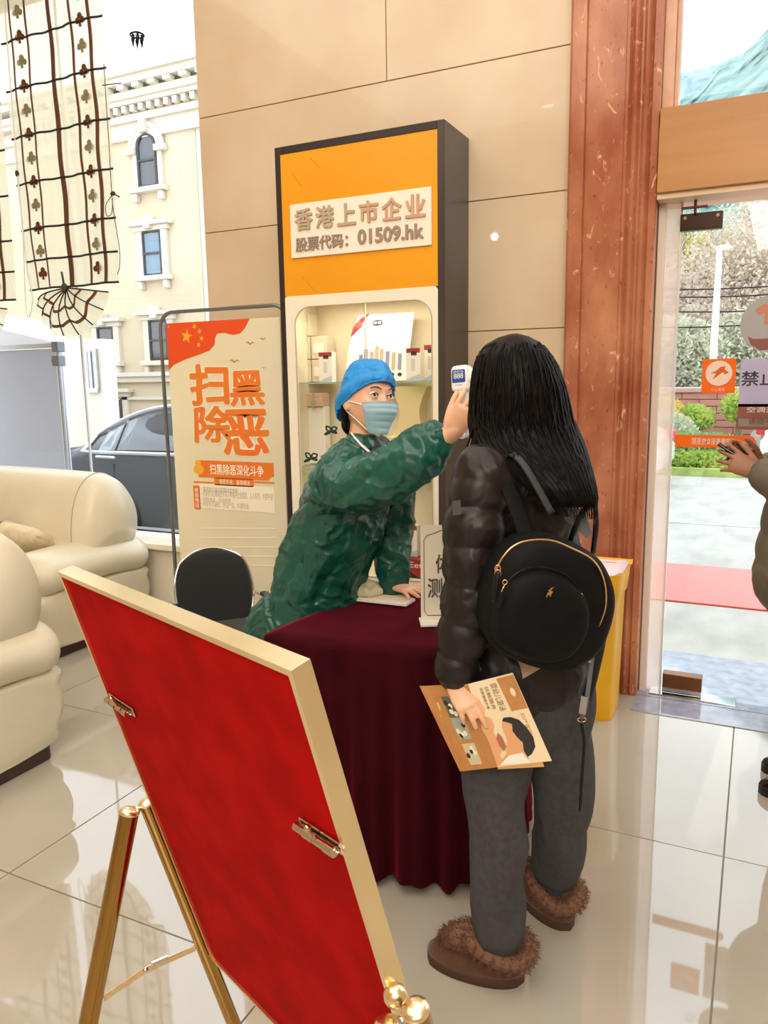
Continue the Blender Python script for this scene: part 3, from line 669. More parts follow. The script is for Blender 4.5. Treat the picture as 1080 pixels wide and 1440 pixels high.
# trees beyond the wall
def tree(label, px, py, Y, rx, rz, kind, seed, n=5200, leaf=0.075):
    c = atY(px, py, Y); t = thing('bare_tree' if kind == 2 else 'leafy_tree', label, 'tree', (c.x, Y, 0), group='trees beyond the red wall')
    R = random.Random(seed); b = B(); tw = []
    tube(b, [(c.x + 0.1, Y, 0), (c.x, Y, c.z * 0.5), (c.x, Y, c.z)], [0.16, 0.11, 0.05], 8)
    for k in range(46):
        z0 = R.uniform(0.35, 1.0) * c.z; a = R.uniform(0, 2 * PI); r = rx * R.uniform(0.5, 1.0)
        e = Vector((c.x + r * math.cos(a), Y + 0.6 * r * math.sin(a), min(c.z + rz, z0 + R.uniform(0.3, 1.1) * rz)))
        s_ = Vector((c.x, Y, z0)); m_ = (s_ + e) / 2 + Vector((0, 0, -0.15 * r))
        tube(b, [s_, m_, e], [0.05, 0.03, 0.008], 5)
        for j in range(5):
            f = R.uniform(0.4, 1); q = m_ + (e - m_) * f; w = q + Vector((R.uniform(-1, 1), R.uniform(-1, 1), R.uniform(-0.2, 1))) * rx * 0.3
            tube(b, [q, w], [0.015, 0.005], 3)
    obj('trunk', b, M_bark if kind != 2 else mat('pale twigs', '#b5a594', 0.9), t)
    obj('foliage', leaves(c, (rx, rx * 0.7, rz), int(n * 1.5), leaf, seed + 50, 0.1), M_leaf[kind], t, kind='stuff')
tree('bare pale twiggy tree right of the street light', 1062, 400, 24, 2.0, 2.6, 2, 21, 6500)
tree('bare twiggy tree left of the street light', 965, 440, 26, 1.7, 2.0, 2, 22, 6000)
tree('yellow leaved tree just left of the street light top', 990, 380, 28, 1.3, 1.4, 3, 23, 2600)
tree('dense grey green tree low behind the red wall', 945, 500, 21, 1.4, 1.0, 4, 24, 6500)
tree('green tree low behind the door sticker', 1050, 500, 22, 1.5, 1.2, 4, 25, 6000)
tree('brown twiggy tree between the wires and the wall', 1000, 480, 23, 1.3, 1.1, 2, 26, 5200)
tree('pale tree at the left edge of the doorway', 925, 360, 29, 1.6, 2.2, 4, 27, 5200)
tree('tall bare tree at the far right of the doorway', 1095, 330, 27, 1.5, 2.8, 2, 28, 5200)
# wooded mountain: sloping surface of its own relief, haze-blue with distance
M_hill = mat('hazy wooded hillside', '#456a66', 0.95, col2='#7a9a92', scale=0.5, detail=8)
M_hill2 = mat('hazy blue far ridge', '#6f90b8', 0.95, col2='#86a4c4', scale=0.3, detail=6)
def hill(label, Y, prof, m, depth, seed, bumpy):
    b = B(); xs = [prof[0][0] + (prof[-1][0] - prof[0][0]) * i / 110 for i in range(111)]
    def top(x):
        for (xa, za), (xb, zb2) in zip(prof[:-1], prof[1:]):
            if xa <= x <= xb: return za + (zb2 - za) * (x - xa) / (xb - xa)
        return prof[-1][1]
    def f(u, v):
        x = xs[int(round(u * 110))]; z = top(x) * v ** 0.8
        w = noise.noise(Vector((x * 0.35, v * 12, seed))) + 0.6 * noise.noise(Vector((x * 1.1, v * 34, seed)))
        return Vector((x, Y + depth * (v - 1) + 2.0 * w * bumpy, max(0, z + bumpy * (w + 0.4 * noise.noise(Vector((x * 2.6, v * 70, seed)))))))
    grid(b, f, 110, 70); tag(obj('mountain', b, m, None, 'all', origin=(xs[0], Y, 0)), label, 'mountain')
def hz(px, py, Y): p = atY(px, py, Y); return (p.x, p.z)
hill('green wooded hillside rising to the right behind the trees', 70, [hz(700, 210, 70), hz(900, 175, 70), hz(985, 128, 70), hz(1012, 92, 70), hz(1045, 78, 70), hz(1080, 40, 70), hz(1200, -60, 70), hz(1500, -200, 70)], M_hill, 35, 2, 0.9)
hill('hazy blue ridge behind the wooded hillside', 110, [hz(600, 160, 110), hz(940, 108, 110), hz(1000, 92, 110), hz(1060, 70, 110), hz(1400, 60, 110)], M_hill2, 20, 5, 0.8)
# ================================================================== sofas
V3 = Vector
M_leather = mat('cream leather', '#e4dcc4', 0.32, col2='#ddd3ba', scale=3, bump=0.12, bscale=120, spec=0.5, bdist=0.003)
M_leath2 = mat('leather piping', '#b9ab8c', 0.5)
M_plinth = mat('dark mahogany plinth', '#3c1f18', 0.3)
def smooth_box(bm, a, b, r, seg=5): return box2(bm, a, b, r, seg)
def sofa(label, x_side, y_back, L=1.9, D=0.86):
    """faces -Y; its right end is at x_side, its back at y_back"""
    t = thing('sofa', label, 'sofa', (x_side - L / 2, y_back - D / 2, 0), group='cream leather sofas')
    x1, x0, yb, yf = x_side, x_side - L, y_back, y_back - D
    b = B(); box2(b, (x0 + 0.05, yf + 0.07, 0.0), (x1 - 0.02, yb - 0.10, 0.07), 0.01); obj('plinth', b, M_plinth, t)
    # base body with a bulging outline
    b = B()
    side = [(yf + 0.06, .055), (yf + .0, .14), (yf - .02, .24), (yf + .03, .37), (yb - .06, .37), (yb - .005, .31), (yb + .01, .22), (yb - .03, .13), (yb - .11, .055)]
    side = smoothpath([(0, y, z) for y, z in side], 4, True)
    cs = V3((0, (yf + yb) / 2, .21)); rw_ = []; nn_ = 30
    for i in range(nn_ + 1):
        q = -1 + 2 * i / nn_; q = math.copysign(1 - (1 - abs(q)) ** 1.6, q); e = max(0.0, abs(q) - .86) / .14; k = .55 + .45 * math.sqrt(max(0.0, 1 - e ** 2.6)); k = k if i not in (0, nn_) else .5
        rw_.append([b.verts.new((x0 + L / 2 + q * (L / 2 - .0), cs.y + (p.y - cs.y) * (.86 + .14 * (k - .55) / .45), cs.z + (p.z - cs.z) * (.92 + .08 * (k - .55) / .45))) for p in side])
    for i in range(nn_):
        for k in range(len(side)): b.faces.new((rw_[i][k], rw_[i][(k + 1) % len(side)], rw_[i + 1][(k + 1) % len(side)], rw_[i + 1][k]))
    b.faces.new(rw_[0][::-1]); b.faces.new(rw_[-1])
    obj('base', b, M_leather, t, 50)
    # arms: plump pads running front to back
    for xs, nm in ((x1 - 0.16, 1), (x0 + 0.16, 2)):
        b = B(); pts = [(xs, yf + 0.10, .46), (xs, yf + 0.2, .47), (xs, yf + 0.5, .475), (xs, yb - 0.22, .47), (xs, yb - 0.10, .455)]
        tube(b, smoothpath(pts, 3), (0.125, 0.21) and [(0.125, 0.20)] * (len(smoothpath(pts, 3))), 24, ref=(0, 0, 1), dome=True)
        puff(b, lambda p, n: 0.006 * noise.noise(p * 4)); obj('armrest', b, M_leather, t, 'all')
    # seat cushion
    b = B(); box2(b, (x0 + 0.3, yf - 0.0, .30), (x1 - 0.3, yb - 0.24, .46), 0.06, 5); obj('seat_cushion', b, M_leather, t, 'all')
    # back: fat roll whose ends are rounded over
    b = B(); n = 40
    sec = [(-.50, .50), (-.52, .62), (-.50, .76), (-.45, .88), (-.37, .955), (-.27, .975), (-.17, .93), (-.09, .83), (-.055, .70), (-.07, .58), (-.13, .50), (-.30, .47)]
    sec = [p for p in smoothpath([(0, y, z) for y, z in sec], 3, True)]
    rows_ = []; c = Vector((0, -.29, .70))
    for i in range(n + 1):
        s = -1 + 2 * i / n; e = max(0.0, abs(s) - 0.80) / 0.20; k = math.sqrt(max(0.0, 1 - e ** 2.4)); k = max(k, 0.02)
        x = (x0 + x1) / 2 + s * (L / 2 + 0.02)
        ring = []
        for p in sec:
            q = c + (p - c) * (0.30 + 0.70 * k if i not in (0, n) else 0.28); ring.append(b.verts.new((x, yb + 0.03 + q.y, q.z + (0.02 * (1 - s * s)))))
        rows_.append(ring)
    for i in range(n):
        for k in range(len(sec)): b.faces.new((rows_[i][k], rows_[i][(k + 1) % len(sec)], rows_[i + 1][(k + 1) % len(sec)], rows_[i + 1][k]))
    b.faces.new(rows_[0][::-1]); b.faces.new(rows_[-1]); obj('backrest', b, M_leather, t, 'all')
    # piping along the end of the back
    s = 0.83; e = (s - .8) / .2; k = 0.30 + 0.70 * math.sqrt(1 - e ** 2.4); xx = (x0 + x1) / 2 + s * (L / 2 + 0.02)
    b = B(); tube(b, [(xx, yb + 0.03 + (c + (p - c) * (k * 1.004)).y, (c + (p - c) * (k * 1.004)).z + 0.006) for p in sec], 0.003, 6, closed=True); obj('piping', b, M_leath2, t, 'all')
    return t
sofa('cream leather sofa against the left window, with a striped cushion on it', -3.42, 3.66)
sofa('cream leather sofa nearest the camera at the left edge, cut off by the frame', -2.50, 2.15)
# cushion on the far sofa
M_cush = mat('beige striped cushion cloth', '#d9c6a2', 0.8, col2='#e8d9bb', scale=20)
cc = Vector((-3.92, 3.13, 0.60)); t = thing('cushion', 'beige and mauve striped cushion lying on the far cream sofa', 'cushion', cc)
Rc = Matrix.Rotation(0.25, 3, 'Z') @ Matrix.Rotation(-0.5, 3, 'X') @ Matrix.Rotation(0.15, 3, 'Y')
def cush(u, v, s, e=0):
    a, c_ = 2 * u - 1, 2 * v - 1; k = (1 - abs(a) ** 3.5) * (1 - abs(c_) ** 3.5); pin = 1 - 0.07 * (1 - abs(a)) * abs(c_) - 0.07 * (1 - abs(c_)) * abs(a)
    return cc + Rc @ Vector((a * 0.25 * pin, c_ * 0.20 * pin, s * (0.07 * k ** 0.5 + e)))
b = B(); grid(b, lambda u, v: cush(u, v, 1), 18, 18); grid(b, lambda u, v: cush(u, v, -1), 18, 18); bmesh.ops.remove_doubles(b, verts=b.verts[:], dist=0.0005); obj('cover', b, M_cush, t, 'all')
b = B(); grid(b, lambda u, v: cush(u * 0.42, v, 1, 0.0012), 8, 18); obj('mauve_panel', b, mat('mauve grey cloth', '#8d7a74', 0.8), t, 'all')
b = B()
for u in (0.10, 0.26, 0.42): tube(b, [cush(u, v / 16, 1, 0.003) for v in range(17)], 0.003, 6)
for v in (0.33, 0.66): tube(b, [cush(u / 16 * 0.42, v, 1, 0.003) for u in range(17)], 0.003, 6)
obj('cord_trim', b, mat('pale cord', '#efe4cc', 0.7), t, 'all')

# ================================================================== balloon shades
M_sheer = mat('sheer cream blind cloth', '#efe8cc', 0.9, trans=0.62, col2='#e6dfc0', scale=60, stretch=(1, 1, 0.02))
N_ = M_sheer.node_tree; out_ = N_.nodes['Material Output']; prev = out_.inputs[0].links[0].from_socket
tr_ = N_.nodes.new('ShaderNodeBsdfTransparent'); mx_ = N_.nodes.new('ShaderNodeMixShader'); mx_.inputs[0].default_value = 0.16
N_.links.new(prev, mx_.inputs[1]); N_.links.new(tr_.outputs[0], mx_.inputs[2]); N_.links.new(mx_.outputs[0], out_.inputs[0])
M_brown = mat('brown stripe print', '#6b4330', 0.9, trans=0.25); M_batten = mat('dark blind batten', '#241712', 0.6)
M_clo1 = mat('rust clover print', '#6e3a1c', 0.9, trans=0.2); M_clo2 = mat('pale olive clover print', '#a79b78', 0.9, trans=0.4)
M_cord = mat('pale pull cord', '#dfe3ea', 0.6); M_cordd = mat('dark cord', '#40352c', 0.7)
SY = 3.52
def shade(label, pr_top, pr_bot, w, zk, sgn_pull):
    """pr_top, pr_bot: right edge at the top and at the knot height"""
    xr = lambda z: pr_bot.x + (pr_top.x - pr_bot.x) * (z - pr_bot.z) / (pr_top.z - pr_bot.z)
    zt = 4.05; t = thing('balloon_shade', label, 'blind', (xr(zt) - w / 2, SY, zt), group='clover patterned balloon shades')
    def S(u, z):
        pinch = 0.06 * math.exp(-(z - zk) / 0.35); uu = u + (0.5 - u) * pinch * 1.2
        y = SY + 0.006 * math.sin(u * 34 + 0.5 * math.sin(z * 3)) + 0.014 * math.sin(u * 11 + z * 0.7) * (0.4 + 0.6 * math.exp(-(z - zk) / 0.6))
        return Vector((xr(z) - w + w * uu + 0.002 * math.sin(z * 7 + u * 6), y, z))
    b = B(); grid(b, lambda u, v: S(u, zk + (zt - zk) * v), 60, 60); obj('cloth', b, M_sheer, t, 'all')
    for uc, wd_ in ((0.12, .012), (0.27, .012), (0.5, .026), (0.72, .012), (0.89, .016)):
        b = B(); hw = wd_ / w / 2 * 1.3
        for s in (-1, 1): grid(b, lambda u, v: S(uc - hw + 2 * hw * u + 0.006 * math.sin(v * 30), zk + (zt - zk) * v) + Vector((0, -0.0025 * s, 0)), 3, 80)
        obj('stripe', b, M_brown, t, 'all')
    zz = zk; k = 0; zl = []
    zl = [zk + d for d in (0.0, 0.17, 0.355, 0.62, 0.885, 1.15, 1.415, 1.68, 1.94)]
    for z in zl:
        if z > zt: break
        b = B(); tube(b, [S(u / 24, z) + Vector((0, -0.004, 0)) for u in range(25)], 0.0062, 6); obj('batten', b, M_batten, t, 'all')
    def clover(u, z, m):
        c = S(u, z); b = B(); r = 0.017; pts = []
        for s in (-1, 1):
            y = Vector((0, -0.003 * s, 0)) + c
            for cx, cz in ((-0.0205, -0.004), (0.0205, -0.004), (0, 0.020)):
                cyl(b, y + Vector((cx, -0.0005, cz)), y + Vector((cx, 0.0005, cz)), r, seg=10)
            prism(b, [y + Vector(q) for q in ((-0.003, -.0005, 0), (0.003, -.0005, 0), (0.009, -.0005, -0.036), (-0.009, -.0005, -0.036))], (0, 0.001, 0))
        obj('clover', b, m, t)
    k = 0; z = zk + 0.09
    while z < zt - 0.05:
        for u in (0.2, 0.80): clover(u, z, M_clo1 if k % 2 == 0 else M_clo2)
        z += 0.1335; k += 1
    # gathered fan at the bottom
    K = S(0.47, zk) + Vector((0, -0.02, -0.01)); A0, A1 = math.radians(192), math.radians(350); Rr = 0.31
    def F(u, v):
        a = A0 + (A1 - A0) * u; p = 1 - abs(((u * 7) % 1) - 0.5) * 2; r = Rr * v * (0.93 + 0.07 * p) * (1 - 0.10 * abs(2 * u - 1))
        return K + Vector((r * math.cos(a) * (.98 + .32 * (u)), -0.05 * math.sin(PI * v) - 0.022 * p * v, r * math.sin(a)))
    b = B(); grid(b, F, 84, 12); fan = obj('gathered_fan', b, M_sheer, t, 'all')
    for q in range(8):
        b = B(); tube(b, [F(q / 7, v / 8) + Vector((0, -0.004, 0)) for v in range(9)], 0.0042, 6); obj('fan_rib', b, M_batten, fan, 'all')
    for v_ in (0.42, 0.72):
        b = B(); grid(b, lambda u, v: F(u, v_ + 0.06 * v + 0.05 * math.sin(u * 20)) + Vector((0, -0.003, 0)), 84, 1); obj('fan_stripe', b, M_brown, fan, 'all')
    b = B(); ball(b, K + Vector((0, -0.02, 0.0)), (0.018, 0.018, 0.028)); tube(b, [K + Vector((-0.002, -0.02, 0)), K + Vector((0.004, -0.03, 0.05)), K + Vector((-0.008, -0.025, 0.09))], 0.006, 8); obj('knot', b, M_cordd, t, 'all')
    return t, S, K
pT = atY(142, 10, SY); pB = atY(172, 396, SY)
shd, S1, K1 = shade('clover patterned balloon shade beside the stone wall, right one of the two', pT, pB, 0.80, pB.z, 1)
off = Vector((-0.865, 0, -0.05))
shade('clover patterned balloon shade at the left edge of the frame, mostly cut off', pT + off, pB + off, 0.80, pB.z + off.z, 1)
# pull cords
P_ = lambda a, c, Y=SY - 0.04: atY(a, c, Y)
b = B(); tube(b, smoothpath([P_(3, -40), P_(10, 60), P_(18, 160), P_(25, 244), P_(32, 330), P_(36, 420), P_(40, 446), P_(46, 420), P_(38, 380), P_(30, 300), P_(24, 250)], 6), 0.0035, 6)
t = thing('blind_cord', 'pale looped pull cord hanging between the two shades', 'cord', P_(24, 250)); obj('cord', b, M_cord, t, 'all')
b = B(); ball(b, P_(24, 244), (0.012, 0.012, 0.02)); obj('toggle', b, M_cordd, t, 'all')
b = B(); tube(b, smoothpath([P_(146, 90), P_(149, 140), P_(153, 200), P_(157, 270), P_(160, 300), P_(168, 350), P_(168, 375), P_(165, 386)], 6), 0.0022, 6)
tube(b, smoothpath([P_(157, 275), P_(149, 288), P_(150, 303), P_(157, 300), P_(158, 280), P_(155, 272)], 6), 0.0022, 6); tube(b, smoothpath([P_(144, 120), P_(160, 118), P_(170, 117)], 4), 0.003, 6)
t = thing('blind_cord', 'thin dark cord with a tied loop hanging right of the shade', 'cord', P_(157, 270)); obj('cord', b, M_cordd, t, 'all')
b = B(); ball(b, P_(159, 272), (0.016, 0.012, 0.012)); tube(b, [P_(157, 271), P_(168, 277)], 0.004, 6); obj('knot', b, M_cordd, t, 'all')

# ================================================================== poster stand left of the cabinet
M_tube = mat('grey steel tube', '#8d9094', 0.3, 0.9)
QY = 3.52
tl, tr2 = atY(222, 436, QY), atY(398, 428, QY)
x0, x1, z1 = tl.x + 0.01, -2.25, 1.90
t = thing('poster_stand', 'tall tube-framed stand holding a cream poster with orange brush lettering', 'stand', ((x0 + x1) / 2, QY, 0))
b = B(); tube(b, [(x0, QY, 0.01)] + [(x0, QY, z1 - 0.09)] + [(x0 + 0.09 - 0.09 * math.cos(a), QY, z1 - 0.09 + 0.09 * math.sin(a)) for a in [PI / 2 * k / 6 for k in range(1, 7)]] + [(x1 - 0.09 + 0.09 * math.sin(a), QY, z1 - 0.09 + 0.09 * math.cos(a)) for a in [PI / 2 * k / 6 for k in range(0, 7)]] + [(x1, QY, 0.01)], 0.011, 10); obj('frame', b, M_tube, t, 'all')
for x_ in (x0, x1 + .008):
    b = B(); box2(b, (x_ - 0.02, QY - 0.10, 0), (x_ + 0.02, QY + 0.14, 0.012), 0.004); obj('foot', b, M_tube, t)
b = B(); box2(b, (x0 + 0.008, QY + 0.008, z1 - 0.22), (x1 - 0.008, QY + 0.011, z1 - 0.01)); obj('clear_panel', b, M_pane, t)
po0, po1 = atY(234, 455, QY), atY(257, 800, QY)
ux0, ux1, vz0, vz1 = po0.x, x1 - 0.05, 0.24, po0.z
M_poster = mat('cream poster print', '#fbf1cf', 0.5, col2='#fdf7e4', scale=1.6, trans=0.3)
b = B(); box2(b, (ux0, QY - 0.002, vz0), (ux1, QY + 0.002, vz1)); poster = obj('poster', b, M_poster, t)
M_or = mat('orange print', '#ee7424', 0.5, col2='#e8862e', scale=4); M_red = mat('vermilion print', '#e8501c', 0.5); M_yel = mat('gold print', '#f6b23a', 0.5); M_whi = mat('white print', '#fbf3de', 0.6); M_gry = mat('faint grey print', '#b9ab90', 0.6); M_wisp = mat('brown print', '#b98a66', 0.6)
PM = plane_map((ux0, QY - 0.003, vz0), (ux1 - ux0, 0, 0), (0, 0, vz1 - vz0))
def pu(px, py):
    p = atY(px, py, QY); return ((p.x - ux0) / (ux1 - ux0), (p.z - vz0) / (vz1 - vz0))
def flat(pts, m, name, off=0.0, par=None, mp=None, th=0.0004):
    b = B(); slab(b, pts, mp or PM, th, off); return obj(name, b, m, par if par is not None else poster)
flag = [(0, 1), (0, pu(236, 521)[1])] + [pu(*q) for q in ((245, 513), (262, 505), (280, 499), (295, 493), (302, 485), (303, 475), (306, 469), (316, 468), (328, 471), (338, 469), (345, 461), (350, 451))] + [(pu(352, 449)[0], 1)]
flat(flag, M_red, 'red_flag_print')
def star(cx, cy, r, rot=0.0):
    c = pu(cx, cy); k = (vz1 - vz0) / (ux1 - ux0)
    return [(c[0] + r * k * (1 if i % 2 == 0 else .4) * math.sin(rot + i * PI / 5), c[1] + r * (1 if i % 2 == 0 else .4) * math.cos(rot + i * PI / 5)) for i in range(10)]
for cx, cy, r, ro in ((263, 473, .026, .2), (274, 459, .011, .5), (281, 466, .011, .1), (284, 476, .011, .3), (280, 485, .011, .2)): flat(star(cx, cy, r, ro), M_yel, 'star_print', 0.0006)
def pbox(x0_, y0_, x1_, y1_):          # poster lettering box from two corners
    a = pu(x0_, y1_); c = pu(x1_, y0_); return a[0], a[1], c[0], c[1]
for ch, bx in (('扫', (269, 512, 322, 570)), ('黑', (325, 521, 372, 571)), ('除', (275, 571, 324, 622)), ('恶', (316, 576, 378, 640))):
    q = pbox(*bx)
    text(ch, PM, q[0] - .008, q[1] - .003, q[2] + .008, q[3] + .003, M_whi, poster, 'lettering_outline', 0.0004, 0.0003, fat=0.055, jit=0.05)
    text(ch, PM, *q, M_or, poster, 'lettering', 0.0006, 0.0012, fat=0.03, jit=0.05)
q = pbox(280, 651, 385, 671); flat([(q[0], q[1]), (q[2] - .05, q[1]), (q[2] - .03, q[1] + .012), (q[2], q[1] + .014), (q[2], q[3]), (q[0], q[3])], M_or, 'banner_print')
text('扫黑除恶深化斗争', PM, *pbox(296, 655, 371, 667), M_whi, poster, 'lettering', 0.0004, 0.0005, fat=0.012)
c = pu(280, 660); flat([(c[0] + .05 * math.cos(a), c[1] + .018 * math.sin(a)) for a in [2 * PI * k / 14 for k in range(14)]], M_yel, 'round_badge_print', 0.0006)
c = pu(279, 651); flat([(c[0] + .03 * math.cos(a), c[1] + .010 * math.sin(a)) for a in [2 * PI * k / 12 for k in range(12)]], M_yel, 'round_badge_print', 0.0009)
flat(rrect(*pbox(302, 674, 357, 682), .015, .004), M_or, 'pill_print'); text('提质升效，重拳精准', PM, *pbox(309, 676, 352, 681), M_whi, poster, 'lettering', .0003, .0005)
flat(rect(*pbox(273, 678, 301, 678.8)), M_or, 'rule_print'); flat(rect(*pbox(358, 678, 386, 678.8)), M_or, 'rule_print')
flat(rect(*pbox(282, 685, 386, 714)), mat('pale print panel', '#f8f0dc', .6), 'note_panel_print'); flat(rrect(*pbox(274, 683, 281, 716), .006, .004), M_or, 'tab_print')
text('举\n报\n电\n话', PM, *pbox(275.5, 686, 279.5, 713), M_whi, poster, 'lettering', .0003, .0005)
for k, (s, xe) in enumerate((('黑恶势力违法犯罪线索举报', 335), ('积极参与扫黑除恶专项斗争维护社会稳定，人人有责，共建平安', 384), ('举报电话，欢迎提供', 325), ('举报有奖保密，依法严惩，共建和谐', 350))):
    text('• ' + s, PM, *pbox(284, 687 + 7 * k, xe, 691 + 7 * k), M_gry, poster, 'lettering', .0003, .0005)
for k in range(5): flat([pu(280, 742 + k * 13), pu(388, 742 + k * 13), pu(388, 744 + k * 13), pu(280, 744 + k * 13)], mat('barely visible print', '#f6ecca', .6), 'faint_rule_print')
for cx, cy, s in ((352, 482, 7), (370, 476, 5), (330, 507, 8), (371, 517, 3)):
    f_ = [pu(cx - s, cy + s * .1), pu(cx - s * .4, cy - s * .25), pu(cx, cy + s * .15), pu(cx + s * .5, cy - s * .2), pu(cx + s, cy + s * .2), pu(cx + s * .45, cy + s * .02), pu(cx, cy + s * .45), pu(cx - s * .5, cy + s * .02)]
    flat(f_, M_wisp, 'bird_print')
b = B()
for px_, py_ in ((237, 460), (397, 453)):
    p = atY(px_, py_, QY - 0.004); tube(b, [p + Vector((.005 * math.cos(a), 0, .005 * math.sin(a))) for a in [2 * PI * k / 12 for k in range(12)]], .0015, 6, closed=True)
obj('grommet', b, M_chrome, poster)

# ================================================================== display cabinet
M_cab = mat('dark charcoal laminate', '#3b3331', 0.35, col2='#443b38', scale=4); M_cabf = mat('black cabinet edge', '#2a2020', 0.4)
M_amber = mat('amber back-printed panel', '#f0a21c', 0.3, col2='#e8981a', scale=2); M_cabw = mat('white acrylic surround', '#f3ead6', 0.3)
FY = 3.40; fx0, fx1 = atY(389, 300, FY).x, atY(625, 167, FY).x; fz = atY(625, 167, FY).z
t = thing('display_cabinet', 'tall black-framed cabinet with amber header and glazed showcase against the stone wall', 'cabinet', ((fx0 + fx1) / 2, FY + 0.16, 0))
th = 0.035
b = B(); box2(b, (fx1 - th, FY, 0), (fx1, WY - 0.001, fz), 0.002, 1); obj('side_panel', b, M_cab, t)
b = B(); box2(b, (fx0, FY, 0), (fx0 + 0.03, WY - 0.001, fz), 0.002, 1); obj('side_panel', b, M_cabf, t)
b = B(); box2(b, (fx0 + 0.03, FY, fz - 0.035), (fx1 - th, WY - 0.001, fz), 0.002, 1); obj('top_panel', b, M_cabf, t)
ix0, ix1 = fx0 + 0.03, fx1 - th
za0, za1 = atY(405, 417, FY).z, fz - 0.035
b = B(); box2(b, (ix0, FY + 0.004, za0), (ix1, FY + 0.02, za1)); header = obj('header_panel', b, M_amber, t)
s0, s1, s2 = atY(408, 288.6, FY), atY(607, 260.8, FY), atY(412.8, 363.6, FY)
b = B(); box2(b, (s0.x, FY - 0.006, s2.z), (s1.x, FY + 0.004, s0.z), 0.002, 1); splate = obj('sign_plate', b, mat('pale lit sign face', '#f7eada', 0.4), header)
SM = plane_map((s0.x, FY - 0.006, s2.z), (s1.x - s0.x, 0, 0), (0, 0, s0.z - s2.z))
M_let = [mat('taupe lettering', '#b9a48c', 0.4), mat('rose gold lettering', '#cfa88a', 0.35, 0.2), mat('deep taupe lettering', '#9c8878', 0.4)]
for k, ch in enumerate('香港上市企业'):
    u = 0.04 + k * 0.158; text(ch, SM, u, 0.50, u + 0.135, 0.90, M_let[(0, 0, 0, 1, 1, 1)[k]], header, 'raised_letter', 0.008, 0.0, fat=0.022)
text('股票代码：', SM, 0.04, 0.11, 0.43, 0.37, M_let[2], header, 'raised_letter', 0.006, 0.0, fat=0.022)
text('01509.hk', SM, 0.50, 0.13, 0.95, 0.40, M_let[2], header, 'raised_letter', 0.006, 0.0, fat=0.03)
b = B()
for px_, py_, qx, qy in ((424, 388, 446, 412), (436, 222, 450, 236), (410, 243, 424, 262)):
    p, q_ = atY(px_, py_, FY + 0.003), atY(qx, qy, FY + 0.003); tube(b, [p, q_], 0.0012, 4)
obj('faint_pattern', b, mat('amber shade line', '#c98616', 0.4), header)
# white surround with rounded opening
ox0, ox1, oz0, oz1 = ix0 + 0.055, ix1 - 0.03, 0.52, za0 - 0.055
outer = rect(ix0, 0.42, ix1, za0)
def ring_plate(b, o, i_, y0_, y1_):
    n = len(i_); O = []
    for (x, z) in i_:
        cx, cz = (ox0 + ox1) / 2, (oz0 + oz1) / 2; dx, dz = x - cx, z - cz
        k = min((ix1 - cx if dx > 0 else cx - ix0) / max(abs(dx), 1e-6), (za0 - cz if dz > 0 else cz - 0.42) / max(abs(dz), 1e-6)); O.append((cx + dx * k, cz + dz * k))
    for y in (y0_, y1_):
        a = [b.verts.new((x, y, z)) for x, z in i_]; c = [b.verts.new((x, y, z)) for x, z in O]
        for k in range(n): b.faces.new((a[k], a[(k + 1) % n], c[(k + 1) % n], c[k]))
        if y == y0_: a0, c0 = a, c
    for k in range(n): b.faces.new((a0[k], a0[(k + 1) % n], a[(k + 1) % n], a[k])); b.faces.new((c0[k], c0[(k + 1) % n], c[(k + 1) % n], c[k]))
    return b
inn = rrect(ox0, oz0, ox1, oz1, 0.09, 0.09, 8)
obj('surround', ring_plate(B(), outer, inn, FY + 0.002, FY + 0.02), M_cabw, t)
b = B(); tube(b, [(x, FY + 0.001, z) for x, z in inn], 0.003, 6, closed=True); obj('opening_bead', b, mat('grey bead', '#b9ae9c', 0.4), t, 'all')
b = B(); box2(b, (ix0, FY + 0.004, 0.0), (ix1, FY + 0.02, 0.42)); obj('lower_panel', b, M_cabw, t)
M_inside = mat('showcase lining', '#f0e4c8', 0.4)
b = B(); box2(b, (ix0, WY - 0.02, 0.5), (ix1, WY - 0.004, za0)); obj('back_panel', b, M_inside, t)
b = B(); box2(b, (ix0, FY + 0.02, 0.5), (ix0 + 0.01, WY - 0.02, za0)); box2(b, (ix1 - 0.01, FY + 0.02, 0.5), (ix1, WY - 0.02, za0)); box2(b, (ix0, FY + 0.02, za0 - 0.01), (ix1, WY - 0.02, za0)); obj('inner_lining', b, M_inside, t)
b = B(); box2(b, (ix0, FY + 0.02, 0.42), (ix1, WY - 0.02, 0.52)); obj('showcase_floor', b, M_inside, t)
M_shelf = glass('shelf glass', '#eef7f0'); M_shedge = mat('green glass edge', '#9cb8a0', 0.15, spec=0.8)
zsh = (1.495, 1.06)
for z in zsh:
    b = B(); box2(b, (ix0 + 0.012, FY + 0.03, z - 0.006), (ix1 - 0.012, WY - 0.03, z + 0.002)); sh = obj('shelf', b, M_shelf, t)
    b = B(); box2(b, (ix0 + 0.012, FY + 0.027, z - 0.006), (ix1 - 0.012, FY + 0.030, z + 0.002)); obj('shelf_edge', b, M_shedge, sh)
b = B(); box2(b, (ix0 + 0.01, FY + 0.024, 0.62), (ix1 - 0.01, FY + 0.027, za0 - 0.01)); obj('glass_door', b, M_pane, t)
xg = atY(510, 440, FY).x; b = B(); box2(b, (xg - 0.002, FY + 0.022, 0.62), (xg + 0.002, FY + 0.029, za0 - 0.01)); obj('door_edge', b, mat('pale glass edge', '#cdd0c0', 0.2), t)
b = B(); cyl(b, (ix0 + 0.03, FY + 0.018, 1.60), (ix0 + 0.03, FY + 0.018, 1.66), 0.008); obj('door_lock', b, M_darkst, t)
